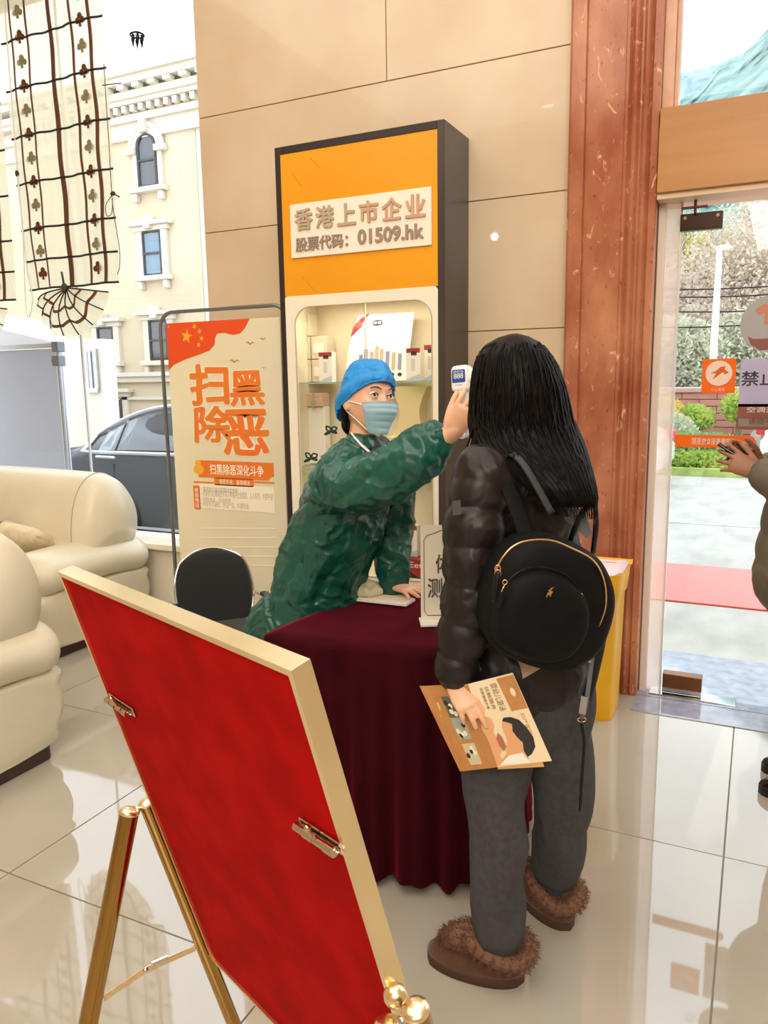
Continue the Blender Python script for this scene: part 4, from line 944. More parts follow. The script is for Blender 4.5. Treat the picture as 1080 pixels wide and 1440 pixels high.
l_ = bpy.data.lights.new('showcase_strip', 'AREA'); l_.shape = 'RECTANGLE'; l_.size = 0.6; l_.size_y = 0.05; l_.energy = 2.2; l_.color = (1, .9, .72)
lo_ = bpy.data.objects.new('showcase_strip', l_); COL.objects.link(lo_); lo_.location = ((ix0 + ix1) / 2, FY + 0.08, za0 - 0.03)
# goods in the showcase
M_box = mat('white carton', '#f6f0e4', 0.45); M_redp = mat('dark red print', '#a02834', 0.5); M_blup = mat('pale blue print', '#b9cfd6', 0.5); M_blk2 = mat('black print', '#2c2a2a', 0.5); M_grp = mat('mauve grey print', '#8f8aa0', 0.5)
def carton(px, py, w, h, d, z, label, rz=0.0, Y=3.50):
    p = atY(px, py, Y - d / 2); t = thing('carton', label, 'box', (p.x, Y, z), rz, 'small cartons in the showcase')
    b = B(); box2(b, (-w / 2, -d / 2, 0), (w / 2, d / 2, h), 0.0015, 1); obj('box', b, M_box, t, world=False)
    m = plane_map((-w / 2, -d / 2, 0), (w, 0, 0), (0, 0, h))
    b = B(); slab(b, rect(0.02, .86, .98, 1), m, .0005); obj('red_band', b, M_redp, t, world=False)
    b = B(); slab(b, rrect(.35, .78, .75, .90, .05, .03), m, .0008, .0004); obj('logo', b, M_blk2, t, world=False)
    b = B(); slab(b, [(.02, .02), (.98, .02), (.98, .22), (.5, .14), (.02, .05)], m, .0005); obj('wave_print', b, M_blup, t, world=False)
    b = B(); slab(b, rrect(.35, .30, .62, .68, .08, .05), m, .0005); obj('picture_print', b, mat('faint grey picture', '#d5d3cf', .5), t, world=False); return t
carton(457, 515, .075, .15, .05, 1.497, 'white carton with red top band left on the upper shelf', .1)
carton(581, 510, .075, .155, .05, 1.497, 'white carton with red top band right of the poster card')
carton(604, 505, .06, .17, .05, 1.497, 'partly hidden carton at the right end of the upper shelf', 0, 3.56)
carton(578, 745, .065, .16, .045, .623, 'white carton with red top in the lower right of the showcase')
carton(603, 750, .065, .13, .045, .623, 'second lower carton behind the acrylic sign', .1)
pA = atY(486, 525, 3.58); pB_ = atY(566, 525, 3.58)
g0 = atY(566, 790, 3.46).x; g1 = ix1 - .015
t = thing('gift_box', 'flat dark red box with white lettering on the showcase floor, under two cartons', 'box', ((g0 + g1) / 2, 3.52, .521))
b = B(); box2(b, (g0, 3.45, .521), (g1, 3.60, .622), .002, 1); obj('box', b, M_redp, t)
gm = plane_map((g0, 3.45, .521), (g1 - g0, 0, 0), (0, 0, .101))
b = B(); slab(b, [(0, 0), (.5, 0), (.05, .5)], gm, .0006); slab(b, [(.55, 0), (1, 0), (1, .5)], gm, .0006); obj('dark_corner_print', b, M_cabf, t)
text('[Eet]', gm, .12, .45, .62, .82, M_whi, t, 'lettering', .0008, .0004)
cw = thing('display_card', 'large white product card with a red ribbon corner on the upper shelf', 'card', ((pA.x + pB_.x) / 2, 3.60, 1.497))
wq = (pB_.x - pA.x); hq = atY(530, 442, 3.6).z - 1.497
def cardm(x0_, x1_, z0_, z1_, Y0, lean): return plane_map((x0_, Y0, z0_), (x1_ - x0_, 0, 0), (0, lean, z1_ - z0_))
cm = cardm(pA.x, pB_.x + .02, 1.499, 1.499 + hq, 3.58, .05)
b = B(); slab(b, [(.0, 0), (1, 0), (1.08, 1), (.17, 1), (.02, .45)], cm, .006); obj('card', b, M_box, cw)
b = B(); slab(b, [(.06, .68), (.10, .82), (.22, .95), (.36, 1.02), (.28, .92), (.20, .80), (.12, .72)], cm, .002, .007); obj('red_ribbon', b, M_redp, cw)
b = B(); slab(b, [(.19 + .06 * math.cos(a), .85 + .05 * math.sin(a)) for a in [2 * PI * k / 12 for k in range(12)]], cm, .002, .009); obj('red_seal', b, mat('rose print', '#c85a5c', .5), cw)
b = B(); slab(b, rrect(.42, .83, .58, .91, .04, .03), cm, .001, .007); obj('logo', b, M_blk2, cw)
b = B(); slab(b, rrect(.44, .85, .49, .89, .01, .01), cm, .001, .0082); slab(b, rrect(.51, .85, .56, .89, .01, .01), cm, .001, .0082); obj('logo_detail', b, M_box, cw)
for u, h in ((.22, .22), (.30, .30), (.40, .26), (.48, .34), (.56, .30), (.66, .26), (.76, .24), (.86, .22)):
    b = B(); slab(b, rrect(u, .16, u + .06, .16 + h, .02, .02), cm, .001, .007); slab(b, rect(u, .14 + h, u + .06, .18 + h), cm, .0012, .0082); obj('product_print', b, M_grp if int(u * 100) % 4 else M_gry, cw)
b = B()
for u in (.78, .90): slab(b, [(u + .035 * math.cos(a), .09 + .03 * math.sin(a)) for a in [2 * PI * k / 10 for k in range(10)]], cm, .001, .007)
obj('badge_print', b, M_blk2, cw)
# stacked clear boxes on the left of the upper shelf, trophy-like paper stand below, hanging tag
cb = thing('clear_box_stack', 'stack of clear cream boxes at the left of the upper shelf', 'box', (atY(440, 500, 3.62).x, 3.62, 1.497))
xa = cb.location.x
for k, (dx, dz) in enumerate(((-.04, 0), (.06, 0), (-.04, .12), (.06, .12), (-.04, .24))):
    b = B(); box2(b, (xa + dx - .047, 3.58, 1.498 + dz), (xa + dx + .047, 3.67, 1.498 + dz + .117), .004, 1); obj('box', b, mat('milky clear plastic', '#ece2c9', .2, trans=.2), cb)
    b = B(); box2(b, (xa + dx - .03, 3.577, 1.498 + dz + .03), (xa + dx + .03, 3.58, 1.498 + dz + .08)); obj('label_print', b, mat('cream label', '#f8f2e2', .5), cb)
q0 = atY(580, 600, 3.6)
st = thing('paper_stand', 'waisted cream cardboard stand under the upper shelf', 'stand', (q0.x, 3.6, 1.062))
b = B(); pf = smoothpath([(-.10, 0, 1.47), (-.075, 0, 1.42), (-.055, 0, 1.35), (-.065, 0, 1.28), (-.10, 0, 1.22)], 4); pf = [Vector((q.x, 0, q.z)) for q in pf]
prism(b, [(q0.x + p.x, 3.56, p.z - .0) for p in pf] + [(q0.x - p.x, 3.56, p.z) for p in pf[::-1]], (0, .08, 0)); obj('waist', b, mat('cream card', '#ead3a0', .6), st, 40)
b = B(); box2(b, (q0.x - .11, 3.54, 1.065), (q0.x + .11, 3.66, 1.22), .003, 1); obj('foot', b, mat('cream card', '#ead3a0', .6), st)
q1 = atY(440, 560, 3.6); tg = thing('pink_case', 'flat pink case with a hanging tag under the upper shelf', 'case', (q1.x, 3.6, 1.062))
b = B(); box2(b, (q1.x - .08, 3.56, 1.37), (q1.x + .08, 3.64, 1.44), .004, 1); obj('case', b, mat('dusty pink plastic', '#dfb49c', .4), tg)
b = B(); box2(b, (q1.x - .08, 3.58, 1.064), (q1.x + .08, 3.64, 1.37), .004, 1); obj('back_box', b, M_box, tg)
b = B(); cyl(b, (q1.x + .03, 3.55, 1.36), (q1.x + .03, 3.55, 1.45), .004); box2(b, (q1.x + .015, 3.548, 1.37), (q1.x + .045, 3.553, 1.40)); obj('tag', b, M_gry, tg)
# ================================================================== foreground easel board
M_brass = mat('polished champagne frame metal', '#ffecc4', 0.27, 1.0, col2='#f6dfb0', scale=9); M_brass2 = mat('gold tube metal', '#b08a4e', 0.14, 1.0)
M_felt = mat('red velvet board', '#b80a08', 0.95, spec=0.1, col2='#a00705', scale=14, bump=0.1, bscale=300, bdist=0.002)
M_latch = mat('nickel latch metal', '#cbb9a6', 0.2, 1.0)
P0 = Vector((-.91945929, .78752101, 1.22979944)); eu = Vector((.92275507, -.3846565, .0237164)); ev = Vector((.12065527, .2298991, -.96570633)); en = Vector((.36601283, .89397191, .2585514))
BW, BH, BT = .6, .7743, .0225
def EP(a, b_, c=0.0): return P0 + eu * a + ev * b_ + en * c
def eU(px, py, U): r = ray(px, py); return CAM + r * ((P0 + eu * U - CAM).dot(eu) / r.dot(eu))
foot1 = Vector((-.7775, 1.0845, 0)); foot2 = Vector((-.965, .635, 0))
t = thing('display_easel', 'foreground display board on a folding easel, red velvet back in a champagne metal frame', 'easel', (-.62, .72, 0))
f = 0.0075
def bar(pts): b = B(); prism(b, pts, en * BT); return b
obj('frame_bar', bar([EP(0, 0), EP(BW, 0), EP(BW - f, f), EP(f, f)]), M_brass, t)
obj('frame_bar', bar([EP(0, BH), EP(BW, BH), EP(BW - f, BH - f), EP(f, BH - f)]), M_brass, t)
obj('frame_bar', bar([EP(0, 0), EP(f, f), EP(f, BH - f), EP(0, BH)]), M_brass, t)
obj('frame_bar', bar([EP(BW, 0), EP(BW - f, f), EP(BW - f, BH - f), EP(BW, BH)]), M_brass, t)
b = B(); prism(b, [EP(f, f, .004), EP(BW - f, f, .004), EP(BW - f, BH - f, .004), EP(f, BH - f, .004)], en * .012); obj('back_board', b, M_felt, t)
b = B(); prism(b, [EP(f, f, .016), EP(BW - f, f, .016), EP(BW - f, BH - f, .016), EP(f, BH - f, .016)], en * .004); obj('front_sheet', b, M_white, t)
fl = lambda T, G: T + (G - T) * ((T.z - .004) / (T.z - G.z))
def leg(T, G, r, nm='leg'):
    G = fl(T, G); b = B(); tube(b, [T, G], r, 20); o = obj(nm, b, M_brass2, t, 50)
    d = (T - G).normalized(); b = B(); R_ = d.to_track_quat('Z', 'Y').to_matrix(); ball(b, T, (r * 1.08, r * 1.08, r * .55), R_, 20, 10); obj('cap', b, M_brass, o, 'all')
    b = B(); tube(b, [G + d * .03, G], r * 1.15, 16); obj('rubber_foot', b, M_blk, o, 50); return o
T1, B1, T2, B2 = eU(204, 1130, -.02), eU(329, 1440, -.02), eU(182, 1142, -.02), eU(124, 1440, -.02)
leg(T1 + en * .002, B1, .0125); leg(T2, B2, .0157)
R1 = eU(584, 1420, .648); R2 = eU(549, 1443, .615); R3 = eU(556, 1400, .607)
leg(R1, R1 + (B1 - T1), .0140); leg(R2, R2 + (B2 - T2), .0157)
b = B(); ball(b, R3, .013, None, 16, 10); obj('knob', b, M_brass, t, 'all')
# hinges between the leg tops
for A_, D_ in ((T1, T2), (R1, R2)):
    b = B(); m_ = (A_ + D_) / 2
    tube(b, [A_ - Vector((0, 0, .012)), m_ - Vector((0, 0, .003)), D_ - Vector((0, 0, .010))], .004, 8); ball(b, m_ - Vector((0, 0, .003)), .006, None, 12, 8)
    box(b, A_ + ev * .04 - en * .006, (.012, .006, .06), ev.to_track_quat('Z', 'Y').to_matrix(), .001); obj('hinge', b, M_chrome, t, 40)
# folding brace
def brace(a, m_, c):
    b = B()
    for p, q in ((a, m_), (m_, c)):
        d = (q - p); R_ = d.to_track_quat('Z', 'X').to_matrix(); box(b, (p + q) / 2, (.011, .003, d.length), R_, .0006, 1)
    o = obj('brace', b, M_brass, t)
    b = B(); ball(b, m_, (.0055, .0055, .0055)); box(b, m_ + (c - m_) * .28 + Vector((0, 0, .006)), (.006, .004, .03), (c - m_).to_track_quat('Z', 'X').to_matrix()); obj('knuckle', b, M_chrome, o, 40)
a_, c_ = eU(146, 1404, -.02), eU(275, 1333, -.02); m_ = eU(205, 1364, -.02)
brace(a_, m_, c_); brace(a_ + eu * .64, m_ + eu * .64, c_ + eu * .64)
# latches on the back
def latch(u0, v0, u1, v1):
    A_ = EP(u0, v0, -.002); D_ = EP(u1, v1, -.002); d = D_ - A_; L_ = d.length; d.normalize(); w = en.cross(d)
    R_ = Matrix((d, w, en)).transposed()
    b = B(); box(b, (A_ + D_) / 2 + en * .003, (L_, .015, .003), R_, .001, 1); o = obj('latch', b, M_latch, t)
    b = B()
    for f_, r, l in ((.12, .0045, .010), (.36, .0055, .009), (.60, .0050, .011), (.84, .0058, .008)):
        c = A_ + d * (L_ * f_) - en * .004; cyl(b, c - d * l * .9, c + d * l * .9, r, seg=14)
    cyl(b, A_ + d * L_ * .5 - en * .004, A_ + d * L_ * .42 - w * .013 - en * .006, .0025, seg=8); ball(b, A_ + d * L_ * .42 - w * .014 - en * .006, .004)
    obj('latch_bolt', b, M_latch, o, 40)
    b = B()
    for f_ in (.03, .97): ball(b, A_ + d * L_ * f_ - en * .0015, (.003, .003, .0015), None, 10, 6)
    obj('screw', b, M_chrome, o, 'all')
def uvb(px, py): r = ray(px, py); X = CAM + r * ((P0 - CAM).dot(en) / r.dot(en)) - P0; return X.dot(eu), X.dot(ev)
p, q = uvb(152, 979), uvb(188, 1003); latch(p[0] + .006, p[1], q[0], q[1])
p, q = uvb(422, 1157), uvb(484, 1198); latch(p[0], p[1], q[0] - .004, q[1])

# ================================================================== table under burgundy velvet
TZ = .75
M_velvet = mat('burgundy velvet', '#3a0511', 0.9, spec=0.1, col2='#31040e', scale=8, sheen=0.55, bump=0.15, bscale=90, bdist=0.003)
M_velvet.node_tree.nodes['Principled BSDF'].inputs['Sheen Tint'].default_value = C('#d8204e'); M_velvet.node_tree.nodes['Principled BSDF'].inputs['Sheen Roughness'].default_value = 0.35
tb = thing('side_table', 'small square table hidden under the burgundy velvet cloth', 'table', (-.95, 2.25, 0))
M_wood = mat('plain table wood', '#8a6a48', .6)
b = B(); box2(b, (-1.24, 1.96, TZ - .03), (-.70, 2.52, TZ - .006), .004); obj('tabletop', b, M_wood, tb)
for x in (-1.2, -.74):
    for y in (2.0, 2.48):
        b = B(); box2(b, (x - .02, y - .02, 0), (x + .02, y + .02, TZ - .03), .003, 1); obj('leg', b, M_wood, tb)
out = [(-1.318, 1.868), (-1.22, 1.862), (-1.10, 1.868), (-.97, 1.885), (-.84, 1.905), (-.72, 1.945), (-.655, 2.03), (-.635, 2.2), (-.65, 2.42), (-.70, 2.54), (-.85, 2.58), (-1.1, 2.58), (-1.23, 2.55), (-1.262, 2.40), (-1.285, 2.20), (-1.312, 2.0)]
po = smoothpath([(x, y, 0) for x, y in out], 14, True); n = len(po); cen = Vector((-.96, 2.22, 0))
b = B(); top = []
for k in range(13):
    f_ = k / 12; ring = []
    for i, p in enumerate(po):
        q = cen + (p - cen) * f_; e = max(0, f_ - .93) / .07
        ring.append(b.verts.new((q.x, q.y, TZ + .0015 * noise.noise(Vector((q.x * 9, q.y * 9, 1))) - .008 * e * e)) if k else None)
    top.append(ring)
c0 = b.verts.new((cen.x, cen.y, TZ))
for i in range(n): b.faces.new((c0, top[1][i], top[1][(i + 1) % n]))
R7 = random.Random(4); ph = [R7.uniform(0, 6.28) for _ in range(6)]; NV = 44
for k in range(1, NV + 1):
    h = k / NV; ring = []
    for i, p in enumerate(po):
        nx = (po[(i + 1) % n] - po[i - 1]).normalized(); nm = Vector((nx.y, -nx.x, 0))
        s = i / n * 2 * PI
        fold = .55 * math.sin(17 * s + ph[0] + 1.2 * math.sin(3 * s)) + .35 * math.sin(31 * s + ph[1]) + .3 * math.sin(8 * s + ph[2])
        amp = .004 + .030 * h ** 0.8
        w = fold * amp + .012 * h + .008 * h * noise.noise(Vector((s * 5, h * 3, 4)))
        z = TZ - .008 - (TZ - .035) * h + (.012 * math.sin(9 * s + ph[3]) * h if k == NV else 0) 
        ring.append(b.verts.new((p.x + nm.x * w, p.y + nm.y * w, z)))
    top.append(ring)
for k in range(1, len(top) - 1):
    for i in range(n): b.faces.new((top[k][i], top[k][(i + 1) % n], top[k + 1][(i + 1) % n], top[k + 1][i]))
tag(obj('tablecloth', b, M_velvet, None, 'all', origin=(cen.x, cen.y, TZ)), 'burgundy velvet cloth draped to the floor over the small table', 'tablecloth')

# acrylic temperature sign
SA = atZ(592, 872, .76); da = Vector((math.cos(math.radians(28)), math.sin(math.radians(28)), 0)); dn = Vector((-da.y, da.x, 0))
t = thing('table_sign', 'white acrylic table sign with dark characters, half hidden behind the black sleeve', 'sign', SA)
Rz = Matrix((da, dn, (0, 0, 1))).transposed(); WS, HS = .21, .30
b = B(); box(b, SA + da * WS / 2 - dn * .012 + Vector((0, 0, -.003)), (WS + .01, .075, .008), Rz, .001, 1); obj('base', b, mat('white acrylic', '#f3eee4', .15), t)
M_acr = mat('cream acrylic face', '#efe7d4', .25)
b = B(); box(b, SA + da * WS / 2 + Vector((0, 0, HS / 2 + .001)), (WS, .004, HS), Rz); obj('panel', b, M_acr, t)
SGM = plane_map(SA - dn * .0022, da * WS, (0, 0, HS))
b = B(); bord = [(.05, .10), (.10, .05), (.90, .05), (.95, .10), (.95, .88), (.88, .92), (.80, .92), (.70, .95), (.30, .95), (.20, .92), (.10, .90), (.05, .85)]
O_ = [SGM(u, v)[0] - dn * .0006 for u, v in bord]; tube(b, O_, .0012, 5, closed=True); obj('border', b, mat('dark bronze print', '#5a4a3c', .4), t)
M_dk = mat('dark brown lettering', '#5d5650', .4)
for s, bx in (('体', (.22, .50, .44, .70)), ('温', (.50, .50, .72, .70)), ('测', (.10, .24, .32, .45)), ('量', (.36, .24, .58, .45)), ('处', (.64, .24, .86, .45))): text(s, SGM, *bx, M_dk, t, 'lettering', .001, 0, fat=.015)
text('VOTE', SGM, .3, .78, .55, .83, M_gry, t, 'lettering', .0006)
# pad, plastic sleeve and notes under the hand
pts = [atZ(*p, .757) for p in ((479, 843), (571, 853), (584, 845), (520, 826))]
t = thing('clipboard', 'white clipboard lying on the velvet under the propping hand', 'clipboard', sum(pts, Vector()) / 4)
b = B(); prism(b, pts, (0, 0, .008)); obj('board', b, M_white, t)
b = B(); c_ = sum(pts, Vector()) / 4; prism(b, [c_ + (p - c_) * .86 + Vector((0, 0, .0082)) for p in pts], (0, 0, .002)); obj('paper', b, mat('cream paper', '#efe2c6', .7), t)
b = B(); e_ = (pts[3] + pts[0]) / 2; box(b, e_ + Vector((.02, 0, .012)), (.05, .03, .006), None, .002); obj('clip', b, M_chrome, t)
c_ = atZ(505, 836, .77); t = thing('plastic_bag', 'crumpled cream plastic bag beside the clipboard', 'bag', c_)
b = B(); ball(b, c_ + Vector((-.01, .03, .012)), (.075, .05, .020), None, 40, 24); puff(b, lambda p, nn: .010 * ridge(p, 28) + .006 * ridge(p, 60)); 
for v_ in b.verts: v_.co.z = max(v_.co.z, .7682)
obj('bag', b, mat('cream cloudy plastic', '#eadfbe', .25, trans=.3), t, 'all')

# ================================================================== black office chair
t = thing('office_chair', 'black padded office chair with chrome rim and armrests behind the easel', 'chair', (-2.06, 2.62, 0))
M_bfab = mat('black mesh fabric', '#0d0d10', .85, sheen=.2); M_bpl = mat('black plastic', '#141416', .35)
Fc = Vector((.80, -.60, 0)); Sc = Vector((.60, .80, 0)); BC = atY(303, 836, 2.70)
Rb = Matrix((Sc, Fc, Vector((0, 0, 1)))).transposed()
def backs(u, v, s, g=1.0):
    a, c = (2 * u - 1), (2 * v - 1); a_ = a * math.sqrt(max(0, 1 - .42 * c * c)); c_ = c * math.sqrt(max(0, 1 - .42 * a * a)) * 1.06
    e = math.sqrt(max(0, (1 - a ** 4) * (1 - c ** 4)))
    return BC + Sc * (a_ * .175 * g * (1 + .06 * c)) + Vector((0, 0, c_ * .185 * g)) + Fc * (-.05 * c_ + s * .028 * e - .03 * (1 - a * a))
b = B(); grid(b, lambda u, v: backs(u, v, 1), 20, 20); grid(b, lambda u, v: backs(u, v, -1), 20, 20); bmesh.ops.remove_doubles(b, verts=b.verts[:], dist=.0006); obj('backrest', b, M_bfab, t, 'all')
b = B(); rim = [backs(k / 14, 0, 0, 1.01) for k in range(15)] + [backs(1, k / 14, 0, 1.01) for k in range(1, 15)] + [backs(1 - k / 14, 1, 0, 1.01) for k in range(1, 15)] + [backs(0, 1 - k / 14, 0, 1.01) for k in range(1, 14)]
tube(b, rim, .006, 8, closed=True); obj('chrome_rim', b, M_chrome, t, 'all')
SC = atZ(328, 893, .40) ; SC.z = .41
b = B()
def seat(u, v, s):
    a, c = 2 * u - 1, 2 * v - 1; a_ = a * math.sqrt(1 - .42 * c * c); c_ = c * math.sqrt(1 - .42 * a * a); e = math.sqrt(max(0, (1 - a ** 4) * (1 - c ** 4)))
    return SC + Sc * (a_ * .27) + Fc * (c_ * .27) + Vector((0, 0, s * .035 * e))
grid(b, lambda u, v: seat(u, v, 1), 18, 18); grid(b, lambda u, v: seat(u, v, -1), 18, 18); bmesh.ops.remove_doubles(b, verts=b.verts[:], dist=.0006); obj('seat', b, M_bfab, t, 'all')
b = B(); rim = [seat(k / 12, 0, 0) for k in range(13)] + [seat(1, k / 12, 0) for k in range(1, 13)] + [seat(1 - k / 12, 1, 0) for k in range(1, 13)] + [seat(0, 1 - k / 12, 0) for k in range(1, 12)]
tube(b, rim, .007, 8, closed=True); obj('chrome_rim', b, M_chrome, t, 'all')
for s in (-1, 1):
    b = B(); a_ = BC + Sc * (.20 * s) + Vector((0, 0, -.02)); tube(b, smoothpath([a_ - Fc * .02, a_ + Fc * .10 + Vector((0, 0, .01)), a_ + Fc * .32, a_ + Fc * .36 + Vector((0, 0, -.08)), SC + Sc * (.25 * s) + Fc * .06], 6), .011, 10); ar = obj('armrest', b, M_chrome, t, 'all')
    b = B(); tube(b, [a_ + Fc * .08 + Vector((0, 0, .018)), a_ + Fc * .30 + Vector((0, 0, .012))], [(.010, .02), (.010, .02)], 12, ref=(0, 0, 1), dome=True); obj('arm_pad', b, M_bpl, ar, 'all')
b = B(); tube(b, [BC - Fc * .03 - Vector((0, 0, .16)), BC - Fc * .03 - Vector((0, 0, .3)), SC - Vector((0, 0, .04))], .012, 8); obj('back_bar', b, M_chrome, t, 'all')
b = B(); cyl(b, SC - Vector((0, 0, .30)), SC - Vector((0, 0, .02)), .026); obj('column', b, M_chrome, t, 50)
for k in range(5):
    a = 2 * PI * k / 5 + .4; e_ = Vector((SC.x + .27 * math.cos(a), SC.y + .27 * math.sin(a), .075))
    b = B(); tube(b, [Vector((SC.x, SC.y, .115)), e_], [(.018, .026), (.011, .018)], 10, ref=(0, 0, 1)); lg = obj('leg', b, M_chrome, t, 40)
    b = B()
    for s in (-1, 1): cyl(b, Vector((e_.x, e_.y, .028)) + Vector((-math.sin(a), math.cos(a), 0)) * .012 * s, Vector((e_.x, e_.y, .028)) + Vector((-math.sin(a), math.cos(a), 0)) * .026 * s, .028, seg=16)
    cyl(b, (e_.x, e_.y, .03), (e_.x, e_.y, .075), .006); obj('castor', b, M_bpl, lg, 40)

# ================================================================== yellow pedal bin
M_bin = mat('yellow bin plastic', '#f2b61c', .35, col2='#eeb018', scale=3)
bx0, bx1, by0, by1 = -.80, -.492, 3.28, 3.56; t = thing('pedal_bin', 'tall yellow pedal bin with white liner by the marble pillar', 'bin', ((bx0 + bx1) / 2, (by0 + by1) / 2, 0))
b = B(); cx, cy = (bx0 + bx1) / 2, (by0 + by1) / 2
def rr(z, k, r=.05): return [b.verts.new((cx + (x - .5) * (bx1 - bx0) * k, cy + (y - .5) * (by1 - by0) * k, z)) for x, y in rrect(0, 0, 1, 1, .2, .2, 5)]
rs = [rr(0.0, .86), rr(.012, .88), rr(.10, .89), rr(.55, .95), rr(.565, 1.0), rr(.63, 1.05), rr(.67, 1.07)]
for A_, D_ in zip(rs[:-1], rs[1:]):
    for i in range(len(A_)): b.faces.new((A_[i], A_[(i + 1) % len(A_)], D_[(i + 1) % len(A_)], D_[i]))
b.faces.new(rs[0][::-1]); ins = rr(.67, 1.03); inb = rr(.57, .92)
for A_, D_ in ((rs[-1], ins), (ins, inb)):
    for i in range(len(A_)): b.faces.new((A_[i], A_[(i + 1) % len(A_)], D_[(i + 1) % len(A_)], D_[i]))
b.faces.new(inb); obj('bucket', b, M_bin, t, 40)
b = B(); box2(b, (cx - .06, by0 - .03, .015), (cx + .06, by0 + .05, .04), .01); obj('pedal', b, M_bin, t, 40)
b = B(); box2(b, (cx - .12, by0 + .01, .45), (cx + .10, by0 + .0125, .452)); obj('scratch', b, mat('faint mark', '#c99a3c', .6), t)
b = B(); L2 = [Vector((cx + (x - .5) * (bx1 - bx0) * 1.03, cy + (y - .5) * (by1 - by0) * 1.03, 0.673 + .006 * math.sin(20 * x + 9 * y))) for x, y in rrect(0, 0, 1, 1, .2, .2, 5)]
L3 = [p + (Vector((cx, cy, p.z)) - p) * .16 - Vector((0, 0, .09)) for p in L2]; A_ = [b.verts.new(p) for p in L2]; D_ = [b.verts.new(p) for p in L3]
for i in range(len(A_)): b.faces.new((A_[i], A_[(i + 1) % len(A_)], D_[(i + 1) % len(A_)], D_[i]))
b.faces.new(D_); obj('liner', b, mat('white lilac liner', '#ece3ee', .4), t, 'all')
b = B(); pz = [(bx0 - .01, by1 + .0, .66), (bx1 + .01, by1 + .0, .66), (bx1 + .012, by1 + .01, .68), (bx0 - .012, by1 + .01, .68)]; prism(b, pz, (0, .012, 0)); obj('lid_back', b, M_bin, t)

# ================================================================== prints on the door glass
GY = DY - .0062
DM = lambda u, v: (Vector((u, GY, v)), Vector((0, -1, 0)))
def gx(px, py): p = atY(px, py, GY); return (p.x, p.z)
def gbox(x0_, y0_, x1_, y1_): a = gx(x0_, y1_); c = gx(x1_, y0_); return a[0], a[1], c[0], c[1]
M_sor = mat('orange glass film', '#f5841a', .4, trans=.45); M_slil = mat('lilac frosted film', '#cfc6d4', .5, trans=.6); M_smar = mat('faded maroon film', '#a86a62', .5, trans=.35); M_sgry = mat('translucent grey disc film', '#c5c0bc', .5, trans=.55)
M_swh = mat('white film', '#fff6ea', .5, trans=.4)
def sticker(name, label, pts, m): b = B(); slab(b, pts, DM, .0006); o = obj(name, b, m, None, origin=(pts[0][0], GY, pts[0][1])); tag(o, label, 'sticker'); return o
a = gx(905, 620); zc = gx(960, 620)[1]; e = gx(1063, 620)[0]; hz_ = (gx(960, 611)[1] - gx(960, 628)[1]) / 2
pts = [(a[0] + .12, zc - hz_), (e - hz_, zc - hz_)] + [(e - hz_ + hz_ * math.sin(t_), zc - hz_ * math.cos(t_)) for t_ in [PI * k / 8 for k in range(1, 8)]] + [(e - hz_, zc + hz_), (a[0] + .12, zc + hz_)]
pts = [(max(x, -.34), z) for x, z in pts]
o = sticker('orange_strip', 'orange strip with rounded end and mirrored white writing on the door glass', pts, M_sor)
text('健康美丽女性医院', DM, pts[0][0] + .07, zc - hz_ * .55, e - .10, zc + hz_ * .6, M_swh, o, 'lettering', .0004, .0008, mirror=True, fat=.012)
q = gbox(986, 504, 1036, 553); o = sticker('warning_sticker', 'square orange sticker with a white roundel on the door glass', rect(*q), M_sor)
cx_, cz_ = (q[0] + q[2]) / 2, (q[1] + q[3]) / 2 + .012; r_ = (q[2] - q[0]) * .40
b = B(); slab(b, [(cx_ + r_ * math.cos(k * PI / 14), cz_ + r_ * math.sin(k * PI / 14)) for k in range(28)], DM, .0004, .0008); obj('roundel', b, M_swh, o)
b = B(); arc = [(.5, .55), (.1, .5), (-.2, .2), (-.65, .0), (-.2, .0), (-.45, -.5), (.0, -.15), (.3, .1), (.45, -.1), (.75, .05), (.4, .3)]; slab(b, [(cx_ + r_ * x, cz_ + r_ * y) for x, y in arc], DM, .0004, .0013); obj('bird_emblem', b, M_sor, o)
text('小心玻璃', DM, cx_ - r_ * .5, q[1] + .008, cx_ + r_ * .5, q[1] + .024, M_swh, o, 'lettering', .0004, .0008)
q2 = gbox(1036, 503, 1130, 605); o = sticker('lilac_notice', 'lilac notice with black characters on the door glass', rect(q2[0], gx(1040, 572)[1], q2[2], q2[3]), M_slil)
text('禁止', DM, *gbox(1042, 521, 1094, 543), M_blk2, o, 'lettering', .0005, .0008, fat=.015)
text('吸烟', DM, *gbox(1098, 521, 1128, 543), M_blk2, o, 'lettering', .0005, .0008, fat=.015)
q3 = gbox(1036, 568, 1130, 604); o = sticker('maroon_notice', 'faded maroon notice with pale blocks of writing below the lilac one', rect(*q3), M_smar)
b = B(); slab(b, rect(q3[0] + .005, q3[1] + .014, q3[2], q3[1] + .048), DM, .0003, .0007); obj('pale_band', b, M_sgry, o)
text('空调开放', DM, *gbox(1050, 572, 1105, 580), M_swh, o, 'lettering', .0004, .0008, fat=.015); text('请随手关门', DM, *gbox(1052, 586, 1110, 597), M_smar, o, 'lettering', .0004, .0012, fat=.015)
c_ = gx(1084, 455); r_ = c_[0] - gx(1041, 455)[0]; o = sticker('round_sticker', 'large round translucent sticker cut off by the right edge of the frame', [(c_[0] + r_ * math.cos(k * PI / 24), c_[1] + r_ * math.sin(k * PI / 24)) for k in range(48)], M_sgry)
b = B(); slab(b, [(c_[0] + r_ * x, c_[1] + r_ * y) for x, y in ((-.72, -.42), (-.55, -.52), (.6, -.52), (.75, -.42), (.62, -.72), (.3, -.93), (-.3, -.93), (-.62, -.72))], DM, .0004, .0008); obj('lower_band', b, M_smar, o)
